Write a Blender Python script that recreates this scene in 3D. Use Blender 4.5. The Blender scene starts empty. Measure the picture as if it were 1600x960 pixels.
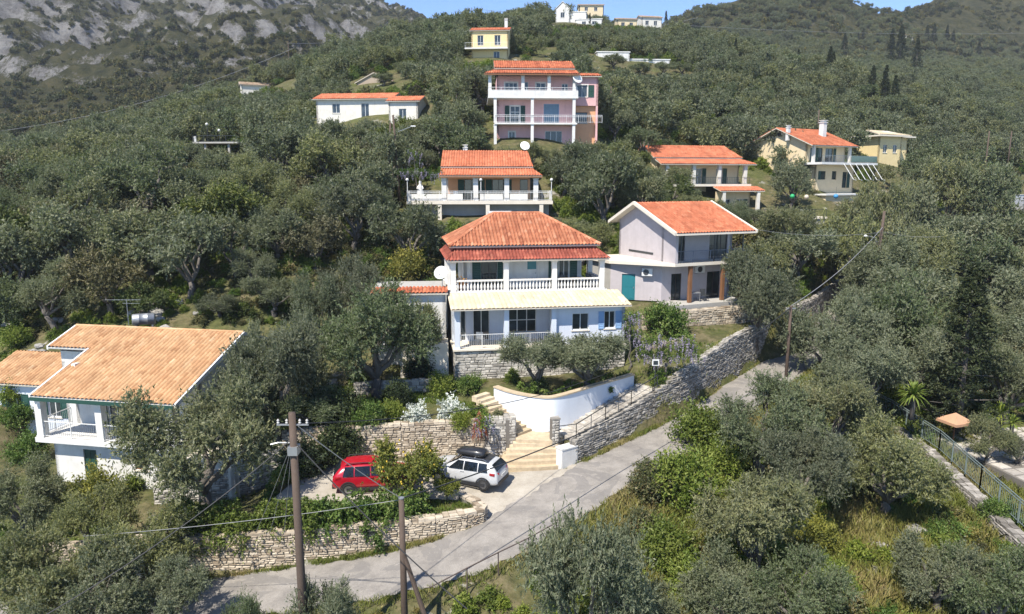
import bpy, bmesh, math, random
import numpy as np
from mathutils import Vector, Matrix
S = bpy.context.scene
COL = S.collection
random.seed(7)
rng = np.random.default_rng(7)
R = math.radians

# ---------------------------------------------------------------- camera, sky, sun, exposure
PITCH = 10.0
FPX = 1110.0
cam = bpy.data.cameras.new('camera')
cam.sensor_width = 36.0
cam.lens = 36.0 * FPX / 1600.0
cam.clip_start = 0.5
cam.clip_end = 6000
camo = bpy.data.objects.new('camera', cam)
COL.objects.link(camo)
camo.rotation_euler = (R(90 - PITCH), 0, 0)
S.camera = camo

SUN_AZ = 33.0      # degrees to the left of straight behind the camera
SUN_EL = 54.0
sd = Vector((-math.sin(R(SUN_AZ)) * math.cos(R(SUN_EL)), -math.cos(R(SUN_AZ)) * math.cos(R(SUN_EL)), math.sin(R(SUN_EL))))
W = bpy.data.worlds.new('World')
S.world = W
W.use_nodes = True
wn = W.node_tree.nodes
bg = wn['Background']
sky = wn.new('ShaderNodeTexSky')
sky.sky_type = 'NISHITA'
sky.sun_disc = False
sky.sun_elevation = R(SUN_EL)
sky.sun_rotation = math.atan2(sd.x, sd.y)
sky.altitude = 50
sky.air_density = .62
sky.dust_density = 0.05
sky.ozone_density = 5.0
W.node_tree.links.new(sky.outputs[0], bg.inputs[0])
bg.inputs[1].default_value = 0.15
sl = bpy.data.lights.new('sun', 'SUN')
sl.energy = 4.7
sl.angle = R(0.53)
sl.color = (1.0, 0.935, 0.83)
so = bpy.data.objects.new('sun', sl)
COL.objects.link(so)
so.rotation_euler = (-sd).to_track_quat('-Z', 'Y').to_euler()
vs = S.view_settings
vs.view_transform = 'Standard'
vs.look = 'None'
vs.exposure = 0.85
vs.gamma = 1.0
vs.use_curve_mapping = False
S.cycles.max_bounces = 4
S.cycles.diffuse_bounces = 2
S.cycles.transmission_bounces = 3
S.cycles.use_denoising = True
S.cycles.volume_bounces = 0

# ---------------------------------------------------------------- places: photograph pixel + distance or height -> point
CP, SP = math.cos(R(PITCH)), math.sin(R(PITCH))
def U(x, y, d):
    u, v = (x - 800) / FPX, (480 - y) / FPX
    return Vector((u * d, d * (CP + v * SP), d * (v * CP - SP)))
def G(x, y, z):
    return U(x, y, z / ((480 - y) / FPX * CP - SP))
def proj(P):
    d = P[1] * CP - P[2] * SP
    return 800 + FPX * P[0] / d, 480 - FPX * (P[1] * SP + P[2] * CP) / d, d

# ---------------------------------------------------------------- tagging and mesh helpers
def tag(o, label=None, cat=None, group=None, kind=None):
    if label: o['label'] = label
    if cat: o['category'] = cat
    if group: o['group'] = group
    if kind: o['kind'] = kind
    return o
def empty(name, loc=(0, 0, 0), yaw=0, label=None, cat=None, group=None):
    o = bpy.data.objects.new(name, None)
    o.empty_display_size = 0.3
    COL.objects.link(o)
    o.location = loc
    o.rotation_euler = (0, 0, yaw)
    return tag(o, label, cat, group)
def link(name, me, parent=None):
    o = bpy.data.objects.new(name, me)
    COL.objects.link(o)
    if parent: o.parent = parent
    return o
def copy_tree(o, parent=None):
    c = o.copy()
    COL.objects.link(c)
    if parent: c.parent = parent
    for ch in list(o.children):
        copy_tree(ch, c)
    return c

class MB:
    def __init__(s):
        s.v, s.f, s.t = [], [], []
        s.tone = 0.5
    def add(s, vs_, fs):
        b = len(s.v)
        s.v += [tuple(q) for q in vs_]
        s.f += [tuple(i + b for i in f) for f in fs]
        s.t += [s.tone] * len(fs)
        return s
    def quad(s, a, b, c, d): return s.add([a, b, c, d], [(0, 1, 2, 3)])
    def hexa(s, p):   # 8 points: bottom ring 0-3, top ring 4-7
        return s.add(p, [(3, 2, 1, 0), (4, 5, 6, 7), (0, 1, 5, 4), (1, 2, 6, 5), (2, 3, 7, 6), (3, 0, 4, 7)])
    def box(s, x0, x1, y0, y1, z0, z1):
        return s.hexa([(x0, y0, z0), (x1, y0, z0), (x1, y1, z0), (x0, y1, z0), (x0, y0, z1), (x1, y0, z1), (x1, y1, z1), (x0, y1, z1)])
    def bar(s, a, b, w, h=None):
        return s.tube([a, b], [w / 2 * 1.15] * 2, 4)
    def tube(s, pts, rad, n=6, caps=True):
        pts = [Vector(p) for p in pts]
        if not hasattr(rad, '__len__'): rad = [rad] * len(pts)
        base = len(s.v)
        up = None
        for i, p in enumerate(pts):
            t = (pts[min(i + 1, len(pts) - 1)] - pts[max(i - 1, 0)])
            if t.length < 1e-9: t = Vector((0, 0, 1))
            t.normalize()
            if up is None or abs(up.dot(t)) > 0.98:
                up = Vector((0, 0, 1)) if abs(t.z) < 0.9 else Vector((1, 0, 0))
            a = t.cross(up).normalized()
            b = a.cross(t).normalized()
            up = b
            for k in range(n):
                an = 2 * math.pi * (k + .5) / n
                q = p + (a * math.cos(an) + b * math.sin(an)) * rad[i]
                s.v.append(tuple(q))
        nf = 0
        for i in range(len(pts) - 1):
            for k in range(n):
                k2 = (k + 1) % n
                s.f.append((base + i * n + k, base + i * n + k2, base + (i + 1) * n + k2, base + (i + 1) * n + k)); nf += 1
        if caps:
            s.f.append(tuple(base + k for k in reversed(range(n)))); nf += 1
            s.f.append(tuple(base + (len(pts) - 1) * n + k for k in range(n))); nf += 1
        s.t += [s.tone] * nf
        return s
    def lathe(s, prof, n=10, c=(0, 0, 0), caps=True):
        base = len(s.v)
        for r, z in prof:
            for k in range(n):
                an = 2 * math.pi * k / n
                s.v.append((c[0] + r * math.cos(an), c[1] + r * math.sin(an), c[2] + z))
        nf = 0
        for i in range(len(prof) - 1):
            for k in range(n):
                k2 = (k + 1) % n
                s.f.append((base + i * n + k, base + i * n + k2, base + (i + 1) * n + k2, base + (i + 1) * n + k)); nf += 1
        if caps:
            s.f.append(tuple(base + k for k in reversed(range(n)))); nf += 1
            s.f.append(tuple(base + (len(prof) - 1) * n + k for k in range(n))); nf += 1
        s.t += [s.tone] * nf
        return s
    def prism(s, poly, z0, z1):
        n = len(poly)
        vs_ = [(p[0], p[1], z0 if len(p) < 3 else p[2] + z0) for p in poly] + [(p[0], p[1], z1 if len(p) < 3 else p[2] + z1) for p in poly]
        return s.add(vs_, [tuple(reversed(range(n))), tuple(range(n, 2 * n))] + [(i, (i + 1) % n, n + (i + 1) % n, n + i) for i in range(n)])
    def mesh(s, name, mat, smooth=False):
        me = bpy.data.meshes.new(name)
        me.from_pydata(s.v, [], s.f)
        if mat:
            me.materials.append(mat)
        a = me.attributes.new('tone', 'FLOAT', 'FACE')
        a.data.foreach_set('value', np.array(s.t, dtype=np.float32))
        if smooth:
            me.polygons.foreach_set('use_smooth', [True] * len(me.polygons))
        me.update()
        return me
    def build(s, name, mat, parent=None, smooth=False, fix=False):
        me = s.mesh(name, mat, smooth)
        if fix:
            bm = bmesh.new(); bm.from_mesh(me)
            bmesh.ops.recalc_face_normals(bm, faces=bm.faces)
            bm.to_mesh(me); bm.free()
        return link(name, me, parent)

def np_mesh(name, V, Q, mat, tone=None, dom='POINT', smooth=False):
    """V (n,3), Q (m,k) faces of one size"""
    me = bpy.data.meshes.new(name)
    m, k = Q.shape
    me.vertices.add(len(V)); me.vertices.foreach_set('co', np.ascontiguousarray(V, dtype=np.float32).ravel())
    me.loops.add(m * k); me.loops.foreach_set('vertex_index', np.ascontiguousarray(Q, dtype=np.int32).ravel())
    me.polygons.add(m)
    me.polygons.foreach_set('loop_start', np.arange(0, m * k, k, dtype=np.int32))
    me.polygons.foreach_set('loop_total', np.full(m, k, dtype=np.int32))
    if smooth: me.polygons.foreach_set('use_smooth', np.ones(m, dtype=bool))
    if mat: me.materials.append(mat)
    if tone is not None:
        a = me.attributes.new('tone', 'FLOAT', dom)
        a.data.foreach_set('value', np.ascontiguousarray(tone, dtype=np.float32))
    me.update(calc_edges=True)
    me.validate()
    return me

# ---------------------------------------------------------------- materials
MATS = {}
def newmat(name):
    m = bpy.data.materials.new(name); m.use_nodes = True
    nt = m.node_tree
    return m, nt, nt.nodes['Principled BSDF']
def ramp(nt, fac, stops):
    r = nt.nodes.new('ShaderNodeValToRGB')
    el = r.color_ramp.elements
    while len(el) < len(stops): el.new(0.5)
    for e, (p, c) in zip(el, stops):
        e.position = p; e.color = (*c, 1)
    nt.links.new(fac, r.inputs[0])
    return r.outputs[0]
def noise(nt, scale, detail=4, rough=.6, coord='Object', dist=0.0, vec=None):
    n = nt.nodes.new('ShaderNodeTexNoise')
    n.inputs['Scale'].default_value = scale; n.inputs['Detail'].default_value = detail
    n.inputs['Roughness'].default_value = rough; n.inputs['Distortion'].default_value = dist
    if vec is None:
        tc = nt.nodes.new('ShaderNodeTexCoord'); vec = tc.outputs[coord]
    nt.links.new(vec, n.inputs['Vector'])
    return n.outputs['Fac']
def mixc(nt, fac, a, b, mode='MIX'):
    m = nt.nodes.new('ShaderNodeMix'); m.data_type = 'RGBA'; m.blend_type = mode
    for s_, v in ((m.inputs[0], fac), (m.inputs[6], a), (m.inputs[7], b)):
        if hasattr(v, 'is_linked') or hasattr(v, 'links'): nt.links.new(v, s_)
        elif isinstance(v, tuple): s_.default_value = (*v, 1) if len(v) == 3 else v
        else: s_.default_value = v
    return m.outputs[2]
def bump(nt, h, bs, strength=.4, dist=.05):
    b = nt.nodes.new('ShaderNodeBump'); b.inputs['Strength'].default_value = strength; b.inputs['Distance'].default_value = dist
    nt.links.new(h, b.inputs['Height']); nt.links.new(b.outputs[0], bs.inputs['Normal'])
def attr(nt, name):
    a = nt.nodes.new('ShaderNodeAttribute'); a.attribute_name = name
    return a.outputs['Fac']
def mul(c, k): return tuple(min(1, x * k) for x in c)

def paint(name, col, rough=.75, dirt=.25, scale=1.3, metal=0.0, spec=.35, bumpk=.15, dirtcol=None):
    """painted or plastered surface with blotches and rain streaks"""
    if name in MATS: return MATS[name]
    m, nt, bs = newmat(name)
    n1 = noise(nt, scale, 6, .65)
    tc = nt.nodes.new('ShaderNodeTexCoord')
    mp = nt.nodes.new('ShaderNodeMapping'); mp.inputs['Scale'].default_value = (5, 5, .35)
    nt.links.new(tc.outputs['Object'], mp.inputs[0])
    n2 = noise(nt, 1.0, 5, .6, vec=mp.outputs[0])
    dc = dirtcol or tuple(x * .55 for x in col)
    c1 = ramp(nt, n1, [(.3, tuple(x * (1 - dirt * .5) for x in col)), (.65, col)])
    f2 = ramp(nt, n2, [(.5, (0, 0, 0)), (.85, (dirt,) * 3)])
    c2 = mixc(nt, f2, c1, dc)
    nt.links.new(c2, bs.inputs['Base Color'])
    bs.inputs['Roughness'].default_value = rough; bs.inputs['Metallic'].default_value = metal
    bs.inputs['Specular IOR Level'].default_value = spec
    if bumpk: bump(nt, noise(nt, 25, 3), bs, bumpk, .01)
    MATS[name] = m
    return m
def plain(name, col, rough=.5, metal=0.0, spec=.5, coat=0.0):
    if name in MATS: return MATS[name]
    m, nt, bs = newmat(name)
    c = mixc(nt, ramp(nt, noise(nt, 4, 3), [(.35, (0, 0, 0)), (.7, (1, 1, 1))]), mul(col, .86), col)
    nt.links.new(c, bs.inputs['Base Color'])
    bs.inputs['Roughness'].default_value = rough; bs.inputs['Metallic'].default_value = metal
    bs.inputs['Specular IOR Level'].default_value = spec; bs.inputs['Coat Weight'].default_value = coat
    bs.inputs['Coat Roughness'].default_value = .05
    MATS[name] = m
    return m
def toned(name, stops, rough=.85, nscale=6.0, nk=.35, bumpk=.4, bscale=30, spec=.25):
    """pieces coloured one by one by their 'tone' attribute, with grain and stains"""
    if name in MATS: return MATS[name]
    m, nt, bs = newmat(name)
    c = ramp(nt, attr(nt, 'tone'), stops)
    st = ramp(nt, noise(nt, nscale, 6, .7), [(.3, (1 - nk,) * 3), (.7, (1 + nk * .25,) * 3)])
    nt.links.new(mixc(nt, 1.0, c, st, 'MULTIPLY'), bs.inputs['Base Color'])
    bs.inputs['Roughness'].default_value = rough; bs.inputs['Specular IOR Level'].default_value = spec
    if bumpk: bump(nt, noise(nt, bscale, 4), bs, bumpk, .02)
    MATS[name] = m
    return m
def glass_dark(name='window_glass', col=(.035, .045, .05)):
    if name in MATS: return MATS[name]
    m, nt, bs = newmat(name)
    c = ramp(nt, noise(nt, .9, 3), [(.35, mul(col, .5)), (.7, mul(col, 1.6))])
    nt.links.new(c, bs.inputs['Base Color'])
    bs.inputs['Roughness'].default_value = .06; bs.inputs['Specular IOR Level'].default_value = .6
    MATS[name] = m
    return m
def leafmat(name, stops, trans=.22, back=None, rough=.55, spec=.3, var=.25):
    """leaf faces: tone attribute = hue of the single leaf; per-plant variation; paler underside"""
    if name in MATS: return MATS[name]
    m, nt, bs = newmat(name)
    c = ramp(nt, attr(nt, 'tone'), stops)
    oi = nt.nodes.new('ShaderNodeObjectInfo')
    v = ramp(nt, oi.outputs['Random'], [(0, (1 - var, 1 - var, 1 - var * .8)), (.2, (1 - var * .9, 1 - var * .5, 1 - var)), (.35, (1, 1, 1)), (.6, (1.0, 1 + var * .12, 1 + var * .3)), (.8, (1 + var * .3, 1 + var * .15, 1 - var * .3)), (1, (1 + var * .6, 1 + var * .5, 1 - var * .6))])
    c = mixc(nt, 1.0, c, v, 'MULTIPLY')
    if back:
        g = nt.nodes.new('ShaderNodeNewGeometry')
        c = mixc(nt, g.outputs['Backfacing'], c, mixc(nt, .65, c, back))
    nt.links.new(c, bs.inputs['Base Color'])
    bs.inputs['Roughness'].default_value = rough; bs.inputs['Specular IOR Level'].default_value = spec
    tr = nt.nodes.new('ShaderNodeBsdfTranslucent')
    nt.links.new(mixc(nt, 1.0, c, (1.0, 1.15, .55), 'MULTIPLY'), tr.inputs[0])
    ms = nt.nodes.new('ShaderNodeMixShader'); ms.inputs[0].default_value = trans
    nt.links.new(bs.outputs[0], ms.inputs[1]); nt.links.new(tr.outputs[0], ms.inputs[2])
    nt.links.new(ms.outputs[0], nt.nodes['Material Output'].inputs[0])
    MATS[name] = m
    return m
# ---------------------------------------------------------------- ground heights
def tps_fit(P, z, lam=0.02):
    P = np.array(P, float); z = np.array(z, float); n = len(P)
    sc = 50.0
    Q = P / sc
    r2 = ((Q[:, None, :] - Q[None, :, :]) ** 2).sum(-1)
    K = np.where(r2 > 0, r2 * np.log(np.maximum(r2, 1e-12)), 0) + np.eye(n) * lam
    A = np.zeros((n + 3, n + 3)); A[:n, :n] = K; A[:n, n] = 1; A[:n, n + 1:] = Q; A[n, :n] = 1; A[n + 1:, :n] = Q.T
    w = np.linalg.solve(A, np.concatenate([z, np.zeros(3)]))
    def f(X, Y):
        X = np.asarray(X, float) / sc; Y = np.asarray(Y, float) / sc
        out = w[n] + w[n + 1] * X + w[n + 2] * Y
        for i in range(n):
            r = (X - Q[i, 0]) ** 2 + (Y - Q[i, 1]) ** 2
            out = out + w[i] * np.where(r > 0, r * np.log(np.maximum(r, 1e-12)), 0)
        return out
    return f
def vnoise(X, Y, scale, seed=0, octs=4, gain=.5):
    """value noise on arrays"""
    X = np.asarray(X, float) / scale; Y = np.asarray(Y, float) / scale
    out = np.zeros(np.broadcast(X, Y).shape); amp = 1.0
    for o in range(octs):
        xi = np.floor(X).astype(np.int64); yi = np.floor(Y).astype(np.int64)
        fx = X - xi; fy = Y - yi
        fx = fx * fx * (3 - 2 * fx); fy = fy * fy * (3 - 2 * fy)
        def h(a, b):
            k = (a * 374761393 + b * 668265263 + (seed + o * 17) * 974634777) & 0x7fffffff
            k = ((k ^ (k >> 13)) * 1274126177) & 0x7fffffff
            return ((k ^ (k >> 16)) & 0xffff) / 65535.0 * 2 - 1
        out += amp * ((h(xi, yi) * (1 - fx) + h(xi + 1, yi) * fx) * (1 - fy) + (h(xi, yi + 1) * (1 - fx) + h(xi + 1, yi + 1) * fx) * fy)
        X = X * 2.03 + 5.1; Y = Y * 2.03 + 1.7; amp *= gain
    return out

ROAD = [(-60, 22, -20.6), (-40, 25.5, -19.9), (-24, 28, -19.1), (-15.2, 28.9, -18.5), (-11.9, 29.1, -18.2), (-5.9, 29.5, -17.45), (-2.0, 30.7, -16.95), (1.6, 33.6, -16.45), (5.4, 37.4, -15.9),
        (11.9, 43.3, -15.3), (17.3, 49.6, -14.7), (24.2, 57.6, -14.0), (31, 66, -13.0), (40, 78.3, -11.9), (60, 101, -9.4), (97, 137, -5.4), (140, 170, -1)]
def smooth_poly(P, n=8):
    P = [np.array(p, float) for p in P]; out = []
    for i in range(len(P) - 1):
        a, b, c, d = P[max(i - 1, 0)], P[i], P[i + 1], P[min(i + 2, len(P) - 1)]
        for k in range(n):
            t = k / n
            out.append(.5 * ((2 * b) + (c - a) * t + (2 * a - 5 * b + 4 * c - d) * t * t + (-a + 3 * b - 3 * c + d) * t ** 3))
    out.append(P[-1])
    return np.array(out)
ROADS = smooth_poly(ROAD, 8)
def seg_dist(X, Y, line):
    """distance to a polyline, and the interpolated z there"""
    best = np.full(np.shape(X), 1e9); bz = np.zeros(np.shape(X))
    for a, b in zip(line[:-1], line[1:]):
        dx, dy = b[0] - a[0], b[1] - a[1]
        L2 = dx * dx + dy * dy + 1e-12
        t = np.clip(((X - a[0]) * dx + (Y - a[1]) * dy) / L2, 0, 1)
        d = np.hypot(X - a[0] - t * dx, Y - a[1] - t * dy)
        m = d < best
        best = np.where(m, d, best)
        bz = np.where(m, a[2] + t * (b[2] - a[2]) if len(a) > 2 else 0, bz)
    return best, bz
def inside(X, Y, poly):
    r = np.zeros(np.shape(X), bool); n = len(poly)
    for i in range(n):
        x0, y0 = poly[i][:2]; x1, y1 = poly[(i + 1) % n][:2]
        c = ((y0 > Y) != (y1 > Y)) & (X < (x1 - x0) * (Y - y0) / ((y1 - y0) or 1e-9) + x0)
        r ^= c
    return r
def polydist(X, Y, poly):
    d, _ = seg_dist(X, Y, [tuple(p[:2]) for p in poly] + [tuple(poly[0][:2])])
    return np.where(inside(X, Y, poly), 0, d)

C = [(p[0], p[1], p[2]) for p in ROAD]
C += [(0, 8, -20.5), (-40, 8, -23), (40, 8, -21), (-80, 20, -24), (-7.6, 23, -18.9), (80, 20, -20), (-120, 60, -14),
      (-30, 33, -18.7), (-45, 38, -18.3), (-28, 40, -17.3), (-18, 40, -17.0), (-14, 36, -16.5), (-8, 36, -16.3), (-2, 37, -16.2),
      (-40, 52, -13.5), (-30, 53, -10.8), (-20, 52, -11.2), (-12, 50, -12.4), (-9, 44, -13.9), (0, 54, -12.2), (8, 54, -11),
      (12, 50, -12.0), (16, 57, -9.8), (12, 66, -8.5), (20, 64, -8.8), (-8, 60, -8.6), (0, 64, -8.2), (4, 72, -5.2), (-10, 74, -4.0), (-4, 80, -1.8),
      (3, 88, 2.6), (6, 98, 6.8), (-20, 92, 1.5), (-46, 108, 2.5), (-40, 70, -5.0), (-80, 90, -3.5), (-108, 147, 1), (-150, 160, 1), (-70, 130, 5),
      (-27, 108, 7.5), (0, 120, 15), (-2, 142, 22), (-30, 150, 22), (-63, 195, 25), (-100, 200, 14), (-160, 210, 4), (-40, 215, 37), (10, 215, 45), (20, 245, 49), (45, 250, 46), (70, 250, 42), (0, 270, 46), (-60, 260, 30), (-120, 260, 12), (60, 300, 44), (-30, 310, 40),
      (30, 75, -5.8), (26, 92, -4.2), (43, 103, -1.0), (33, 120, 6), (55, 125, 5), (76, 128, -.5), (70, 105, -8.5), (40, 150, 17), (72, 195, 29), (126, 195, 17), (110, 160, 8), (170, 190, 10), (180, 260, 32), (120, 260, 36), (90, 300, 46), (250, 330, 46), (173, 340, 52), (230, 230, 12),
      (30, 55, -14.8), (30, 42, -16.8), (26, 35, -17.1), (20, 30, -17.6), (12, 30, -17.6), (16, 38, -17.0), (8, 32, -17.2), (40, 45, -16.4), (50, 60, -14), (60, 80, -11.5), (90, 100, -7.5), (5, 24, -18.6), (25, 22, -18.8), (-20, 20, -20.4)]
T0 = tps_fit([c[:2] for c in C], [c[2] for c in C])

# house frames (origin of each in plan, yaw, floor height)
MH_O, MH_Y = (-3.87, 46.9), R(9)
def loc2(o, yaw, x, y): return (o[0] + x * math.cos(yaw) - y * math.sin(yaw), o[1] + x * math.sin(yaw) + y * math.cos(yaw))
PARK = [(-12.6, 34.2), (-8, 33.9), (-2.3, 34.5), (-1.2, 32.7), (0.6, 34.5), (3.0, 37.3), (4.1, 38.4), (2.7, 38.9), (0.2, 39.2), (0.2, 40.4), (-11.6, 39.4)]
BED = [(-17, 31.25), (-12, 31.45), (-7.4, 31.95), (-3.7, 32.45), (-1.5, 33.2), (-2.3, 34.5), (-8, 33.9), (-12.6, 34.2), (-17, 34.6)]
GARD = [(-13.5, 39.4), (-11.6, 39.55), (-1.4, 40.5), (0.1, 40.5), (-0.5, 41.0), (-2.5, 43.0), (-2.2, 44.5), (-1.2, 46.6), (-4.4, 46.9), (-9, 47.2), (-13.5, 46)]
SCUT = [(.9, 41.7), (-1.25, 43.7), (-2.5, 43.1), (-.1, 40.7)]
LAND = [(0.1, 39.4), (2.6, 39.3), (3.3, 40.6), (2.3, 41.2), (.9, 41.6), (.0, 40.9)]
PLAN = [(-1.0, 43.9), (.0, 42.8), (1.0, 42.05), (2.1, 41.65), (3.0, 41.95), (5.1, 43.7), (7.8, 45.95), (8.2, 48.6), (-3.8, 46.9), (-2.4, 45.2)]
RAMP = [(2.9, 39.9), (3.6, 39.3), (9.2, 43.9), (8.1, 45.7), (5.3, 43.4), (2.5, 41.1)]
STEPP = [(-.8, 38.1), (2.9, 38.4), (2.95, 39.9), (3.0, 40.7), (2.3, 41.15), (.9, 41.6), (.3, 41.2), (.2, 39.9), (-.8, 39.5)]
WTOP = [(9.3, 43.9), (11.0, 45.6), (16.1, 51.6), (22.7, 59.3), (28.5, 66.5), (25, 68), (19, 62), (12, 56), (8.4, 49), (8.1, 45.8)]
WTOPL = [(9.2, 43.9, -13.3), (11, 45.6, -12.6), (16.1, 51.6, -11.5), (22.7, 59.3, -11.0), (28.5, 66.5, -10.6)]
LYARD = [(-34, 38.5), (-17.0, 35.5), (-14.5, 36.6), (-14.2, 43), (-18, 48), (-32, 52)]
PH_O, PH_Y = (12.9, 55.9), R(24)
PPAD = [loc2(PH_O, PH_Y, *q) for q in ((-1.5, -1.5), (10, -1.5), (10, 9), (-1.5, 9))]
def H(X, Y):
    X = np.asarray(X, float); Y = np.asarray(Y, float)
    z = T0(X, Y)
    z = z + vnoise(X, Y, 9, 3, 3) * .25 * np.clip((Y - 45) / 40, .25, 1.6)
    d, rz = seg_dist(X, Y, ROADS)
    near = np.clip((3.6 - d) / 1.4, 0, 1); near = near * near * (3 - 2 * near)
    z = z * (1 - near) + (rz - .06) * near
    def pad(poly, zz, feather):
        nonlocal z
        dd = polydist(X, Y, poly)
        k = np.clip(1 - dd / feather, 0, 1)
        z = z * (1 - k) + zz * k
    pad(LYARD, -17.3, 1.5)
    pad(PPAD, -9.75, 1.5)
    wd, wz = seg_dist(X, Y, WTOPL)
    pad(WTOP, np.minimum(wz + np.clip(wd - 1.2, 0, 9) * .16, -9.8), .3)
    pad(GARD, -14.25 + np.clip((Y - 40.5) / 6, 0, 1) * .55, .3)
    kr = np.clip(((X - 2.7) * .78 + (Y - 40.0) * .62) / 7.5, 0, 1)
    pad(RAMP, -15.22 + kr * 1.75, .2)
    pad(PLAN, -13.3, .25)
    pad(SCUT, -15.25 + np.clip((-(X - .62) * .745 + (Y - 41.05) * .667) / 3.45, 0, 1) * 1.55, .12)
    rd = np.clip(1 - (d - 1.9) / 2.5, 0, 1)
    pad(PARK, (-16.24 * (1 - rd) + (rz - .06) * rd), .3)
    pad(STEPP, -16.4, .12)
    pad(BED, np.where(X < -12, -16.45, -16.3), .25)
    return z
def ray_ground(px, py, f=None, d0=40, d1=600):
    ds = np.linspace(d0, d1, 700); u, v = (px - 800) / FPX, (480 - py) / FPX
    X, Y, Z = u * ds, ds * (CP + v * SP), ds * (v * CP - SP)
    g = Z - (f or H)(X, Y)
    i = np.where(g <= 0)[0]
    k = i[0] if len(i) else int(np.argmin(g))
    return float(X[k]), float(Y[k]), float(Z[k] - g[k]), float(ds[k])
def Hs(x, y): return float(H(np.array([x]), np.array([y]))[0])

def spread(segs):
    out = []
    for a, b, st in segs:
        n = max(1, int(round((b - a) / st)))
        out += [a + (b - a) * i / n for i in range(n)]
    return np.array(out + [segs[-1][1]])
XS = spread([(-330, -140, 12), (-140, -60, 4), (-60, -34, 1.6), (-34, -18, .8), (-18, 32, .4), (32, 60, 1.4), (60, 150, 4), (150, 330, 12)])
YS = spread([(-12, 18, 3), (18, 30, 1), (30, 62, .4), (62, 100, 1.3), (100, 200, 4), (200, 400, 8)])
def grid_mesh(name, XS, YS, f, mat):
    XX, YY = np.meshgrid(XS, YS)
    ZZ = f(XX, YY)
    nx, ny = len(XS), len(YS)
    V = np.stack([XX.ravel(), YY.ravel(), ZZ.ravel()], 1)
    i = np.arange(nx * ny).reshape(ny, nx)
    Q = np.stack([i[:-1, :-1].ravel(), i[:-1, 1:].ravel(), i[1:, 1:].ravel(), i[1:, :-1].ravel()], 1)
    return np_mesh(name, V, Q, mat, smooth=True)

def ground_material():
    m, nt, bs = newmat('hillside_soil')
    n1 = noise(nt, .23, 6, .65); n2 = noise(nt, 1.7, 5, .7); n3 = noise(nt, .06, 4)
    a = ramp(nt, n2, [(.3, (.05, .05, .024)), (.5, (.10, .09, .045)), (.7, (.17, .14, .085))])
    b = ramp(nt, n2, [(.3, (.045, .055, .02)), (.7, (.11, .115, .042))])
    c = mixc(nt, ramp(nt, n1, [(.42, (0, 0, 0)), (.6, (1, 1, 1))]), a, b)
    rock = ramp(nt, noise(nt, 2.6, 6, .75), [(.3, (.16, .15, .13)), (.7, (.42, .40, .36))])
    f = ramp(nt, noise(nt, .35, 7, .75), [(.60, (0, 0, 0)), (.66, (1, 1, 1))])
    c = mixc(nt, f, c, rock)
    nt.links.new(c, bs.inputs['Base Color'])
    bs.inputs['Roughness'].default_value = .95; bs.inputs['Specular IOR Level'].default_value = .1
    bump(nt, n2, bs, .8, .15)
    return m
ground = link('ground', grid_mesh('ground', XS, YS, H, ground_material()))
tag(ground, 'steep hillside ground of soil, dry grass and stones under the olive groves', 'ground', kind='structure')

# far slopes
def far_material(name, rocky):
    m, nt, bs = newmat(name)
    n1 = noise(nt, .02, 8, .7); n2 = noise(nt, .16, 6, .7); n3 = noise(nt, .11, 9, .8)
    scrub = ramp(nt, n2, [(.3, (.03, .036, .018)), (.5, (.065, .066, .03)), (.68, (.11, .10, .048)), (.8, (.14, .11, .07))])
    rock = ramp(nt, n3, [(.34, (.07, .07, .065)), (.45, (.19, .18, .172)), (.55, (.29, .28, .268)), (.7, (.38, .365, .35))])
    g = nt.nodes.new('ShaderNodeNewGeometry')
    sx = nt.nodes.new('ShaderNodeSeparateXYZ'); nt.links.new(g.outputs['Normal'], sx.inputs[0])
    mth = nt.nodes.new('ShaderNodeMath'); mth.operation = 'MULTIPLY_ADD'
    nt.links.new(sx.outputs[2], mth.inputs[0]); mth.inputs[1].default_value = -.55; mth.inputs[2].default_value = .42
    ad = nt.nodes.new('ShaderNodeMath'); ad.operation = 'ADD'
    nt.links.new(mth.outputs[0], ad.inputs[0]); nt.links.new(noise(nt, .06, 14, .86), ad.inputs[1])
    f = ramp(nt, ad.outputs[0], [(.50 - rocky, (0, 0, 0)), (.56 - rocky, (1, 1, 1))])
    nt.links.new(mixc(nt, f, scrub, rock), bs.inputs['Base Color'])
    bs.inputs['Roughness'].default_value = .95; bs.inputs['Specular IOR Level'].default_value = .1
    bump(nt, n3, bs, 1.0, 6.0)
    return m
def upts(L): return [tuple(U(*q)) for q in L]
MC = upts([(0, 215, 190), (0, 160, 300), (-300, 200, 250), (200, 165, 260), (400, 110, 300), (560, 85, 420), (640, 60, 560), (100, 60, 430), (300, 30, 480), (480, 30, 560), (620, 38, 660), (0, -60, 480), (200, -140, 620), (-300, -100, 500),
           (400, -190, 720), (520, -60, 720), (565, -8, 720), (610, 10, 725), (652, 36, 730), (690, 75, 740), (760, 110, 760), (900, 150, 800)]) + [(-700, 900, 300), (-300, 950, 330), (-100, 950, 60), (60, 900, 40), (-900, 400, 200), (-30, 420, 20), (-500, 250, 60)]
TM = tps_fit([c[:2] for c in MC], [c[2] for c in MC], .01)
def HM(X, Y):
    z = TM(X, Y)
    rg = 1 - np.abs(vnoise(X, Y, 90, 21, 5, .55))
    k = np.clip((Y - 240) / 120, 0, 1)
    b = np.clip((Y - 165) / 40, 0, 1); z = z * b - 60 * (1 - b)
    return z + (rg - .75) * 30 * k + (1 - np.abs(vnoise(X, Y, 30, 5, 4, .6))) * 9 * k
mountain = link('mountain', grid_mesh('mountain', np.arange(-760, 61, 4.0), np.arange(164, 900, 4.0), HM, far_material('mountain_rock', -.02)))
tag(mountain, 'rocky grey limestone mountain with patches of scrub at upper left', 'mountain', kind='structure')
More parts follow.
